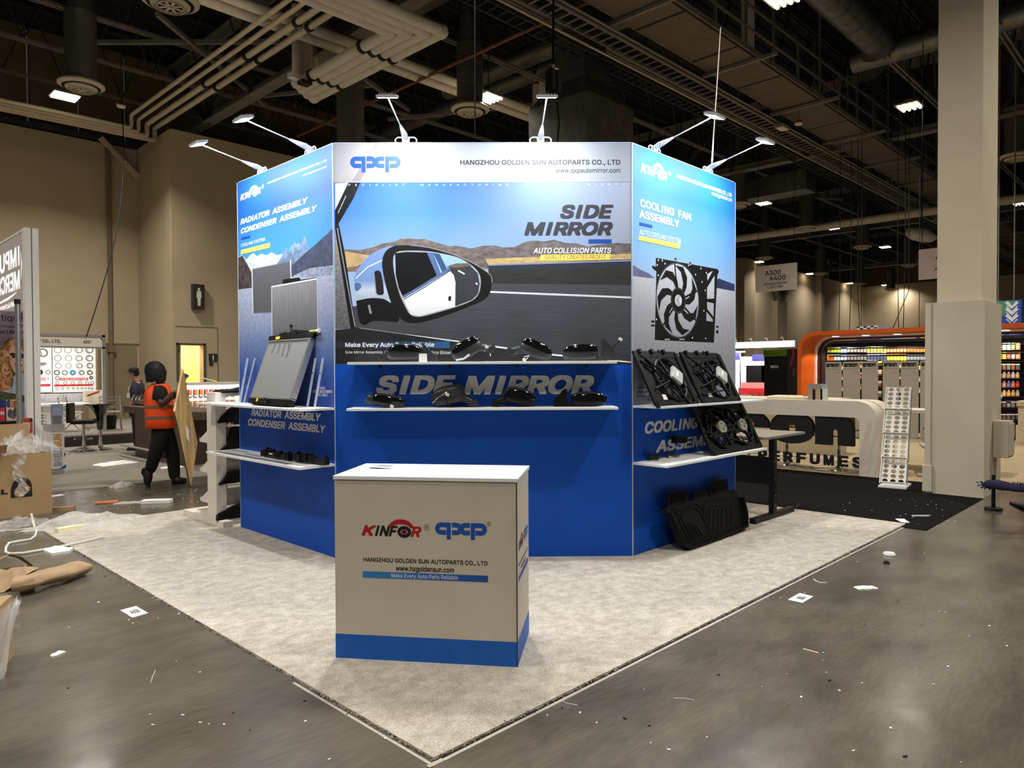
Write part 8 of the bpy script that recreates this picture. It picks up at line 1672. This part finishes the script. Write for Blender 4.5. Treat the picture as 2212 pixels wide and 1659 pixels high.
for sx in 'rl': E2 += [('ch', sx + 's'), (sx + 's', sx + 'e'), (sx + 'e', sx + 'w'), ('pel', sx + 'h'), (sx + 'h', sx + 'k'), (sx + 'k', sx + 'a'), (sx + 'a', sx + 't')]
for sx in 'rl': fingers(N2, E2, N2[sx + 'w'][0], N2[sx + 'w'][0] + fm * .06 + Vector((0, 0, -.05)), sm, -UP, .5, sx)
skin('body', N2, E2, SK2, t, 'pel'); hc = N2['h1'][0]; m = MB(); m.loft([[hc + fm * a + sm * b + Vector((0, 0, c)) for a, b, c in q] for q in ([(.075, -.012, .0), (.075, .012, .0), (.078, .0, .005)], [(.105, -.016, -.03), (.105, .016, -.03), (.1, 0, -.036)])], SK2); m.ell(hc + fm * .082 + Vector((0, 0, -.055)), (.012, .02, .008), mat('lips', (0, 0, 0)), 10, 6); m.ell(hc + sm * .085 - fm * .01 + Vector((0, 0, -.01)), (.014, .014, .03), SK2, 8, 6); m.ell(hc - sm * .085 - fm * .01 + Vector((0, 0, -.01)), (.014, .014, .03), SK2, 8, 6)
for s in (-1, 1): m.ell(hc + fm * .078 + sm * (s * .03) + Vector((0, 0, .008)), (.01, .01, .008), mk, 8, 6)
m.build('face', t, world=True, smooth=60)
MC = mat('black_cap', (16, 16, 18), .8, var=.1); m = MB(); m.lathe([(.102, 0), (.104, .03), (.09, .075), (.05, .1), (.001, .106)], hc + Vector((0, 0, .035)), MC, 20); m.loft([[hc + fm * (.08 + .075 * k) + sm * (w_ * .075 * (1 - .25 * k)) + Vector((0, 0, .045 - .01 * k + z)) for w_, z in ((-1, 0), (0, .015), (1, 0), (0, .005))] for k in (0, 1, 2)][:2] + [[hc + fm * .175 + sm * (w_ * .045) + Vector((0, 0, .033 + z)) for w_, z in ((-1, 0), (0, .008), (1, 0), (0, .004))]], MC); m.build('cap', t, world=True, smooth=50); m = MB(); m.ell(hc - fm * .025 + Vector((0, 0, .0)), (.085, .085, .06), M_hair, 14, 8); m.build('hair', t, world=True, smooth=60)
kk = lambda a, d_: (N2[a][0], N2[a][1] + d_); MN = mat('navy_shirt', (42, 46, 62), .8, var=.08)
skin('shirt', {'pel': (N2['pel'][0], .15), 'sp': (N2['sp'][0], .15), 'ch': (N2['ch'][0], .155), 'nb': (N2['nb'][0] + Vector((0, 0, .02)), .088), 'rs': (N2['rs'][0], .1), 'r2': (N2['rs'][0].lerp(N2['re'][0], .8), .068), 'ls': (N2['ls'][0], .1), 'l2': (N2['ls'][0].lerp(N2['le'][0], .8), .068)}, [('pel', 'sp'), ('sp', 'ch'), ('ch', 'nb'), ('ch', 'rs'), ('rs', 'r2'), ('ch', 'ls'), ('ls', 'l2')], MN, t, 'sp')
skin('trousers', {'pel': (N2['pel'][0], .14), 'rh': (N2['rh'][0], .12), 'rk': (N2['rk'][0], .09), 'ra': (N2['ra'][0], .07), 'lh': (N2['lh'][0], .12), 'lk': (N2['lk'][0], .09), 'la': (N2['la'][0], .07)}, [('pel', 'rh'), ('rh', 'rk'), ('rk', 'ra'), ('pel', 'lh'), ('lh', 'lk'), ('lk', 'la')], mat('dark_jeans', (34, 38, 50), .85), t, 'pel')
for sx in 'rl': a = N2[sx + 'a'][0]; a = Vector((a.x, a.y, .034)); shoe(t, a - fm * .07, a + fm * .19, UP, MSh, 'shoe')
m = MB(); nb = N2['nb'][0]; bp_ = N2['ch'][0] + fm * .175 + Vector((0, 0, -.09)); m.tube([nb + sm * .06 + fm * .05, N2['ch'][0] + fm * .165 + sm * .03, bp_], .006, M_pap, 5); m.tube([nb - sm * .06 + fm * .05, N2['ch'][0] + fm * .165 - sm * .03, bp_], .006, M_pap, 5); m.box(bp_ + Vector((0, 0, -.06)), (.06, .06, .1), M_pap, Matrix.Rotation(.78, 4, 'Z') @ Matrix.Diagonal((.12, 1, 1, 1))); m.build('lanyard_badge', t, world=True)
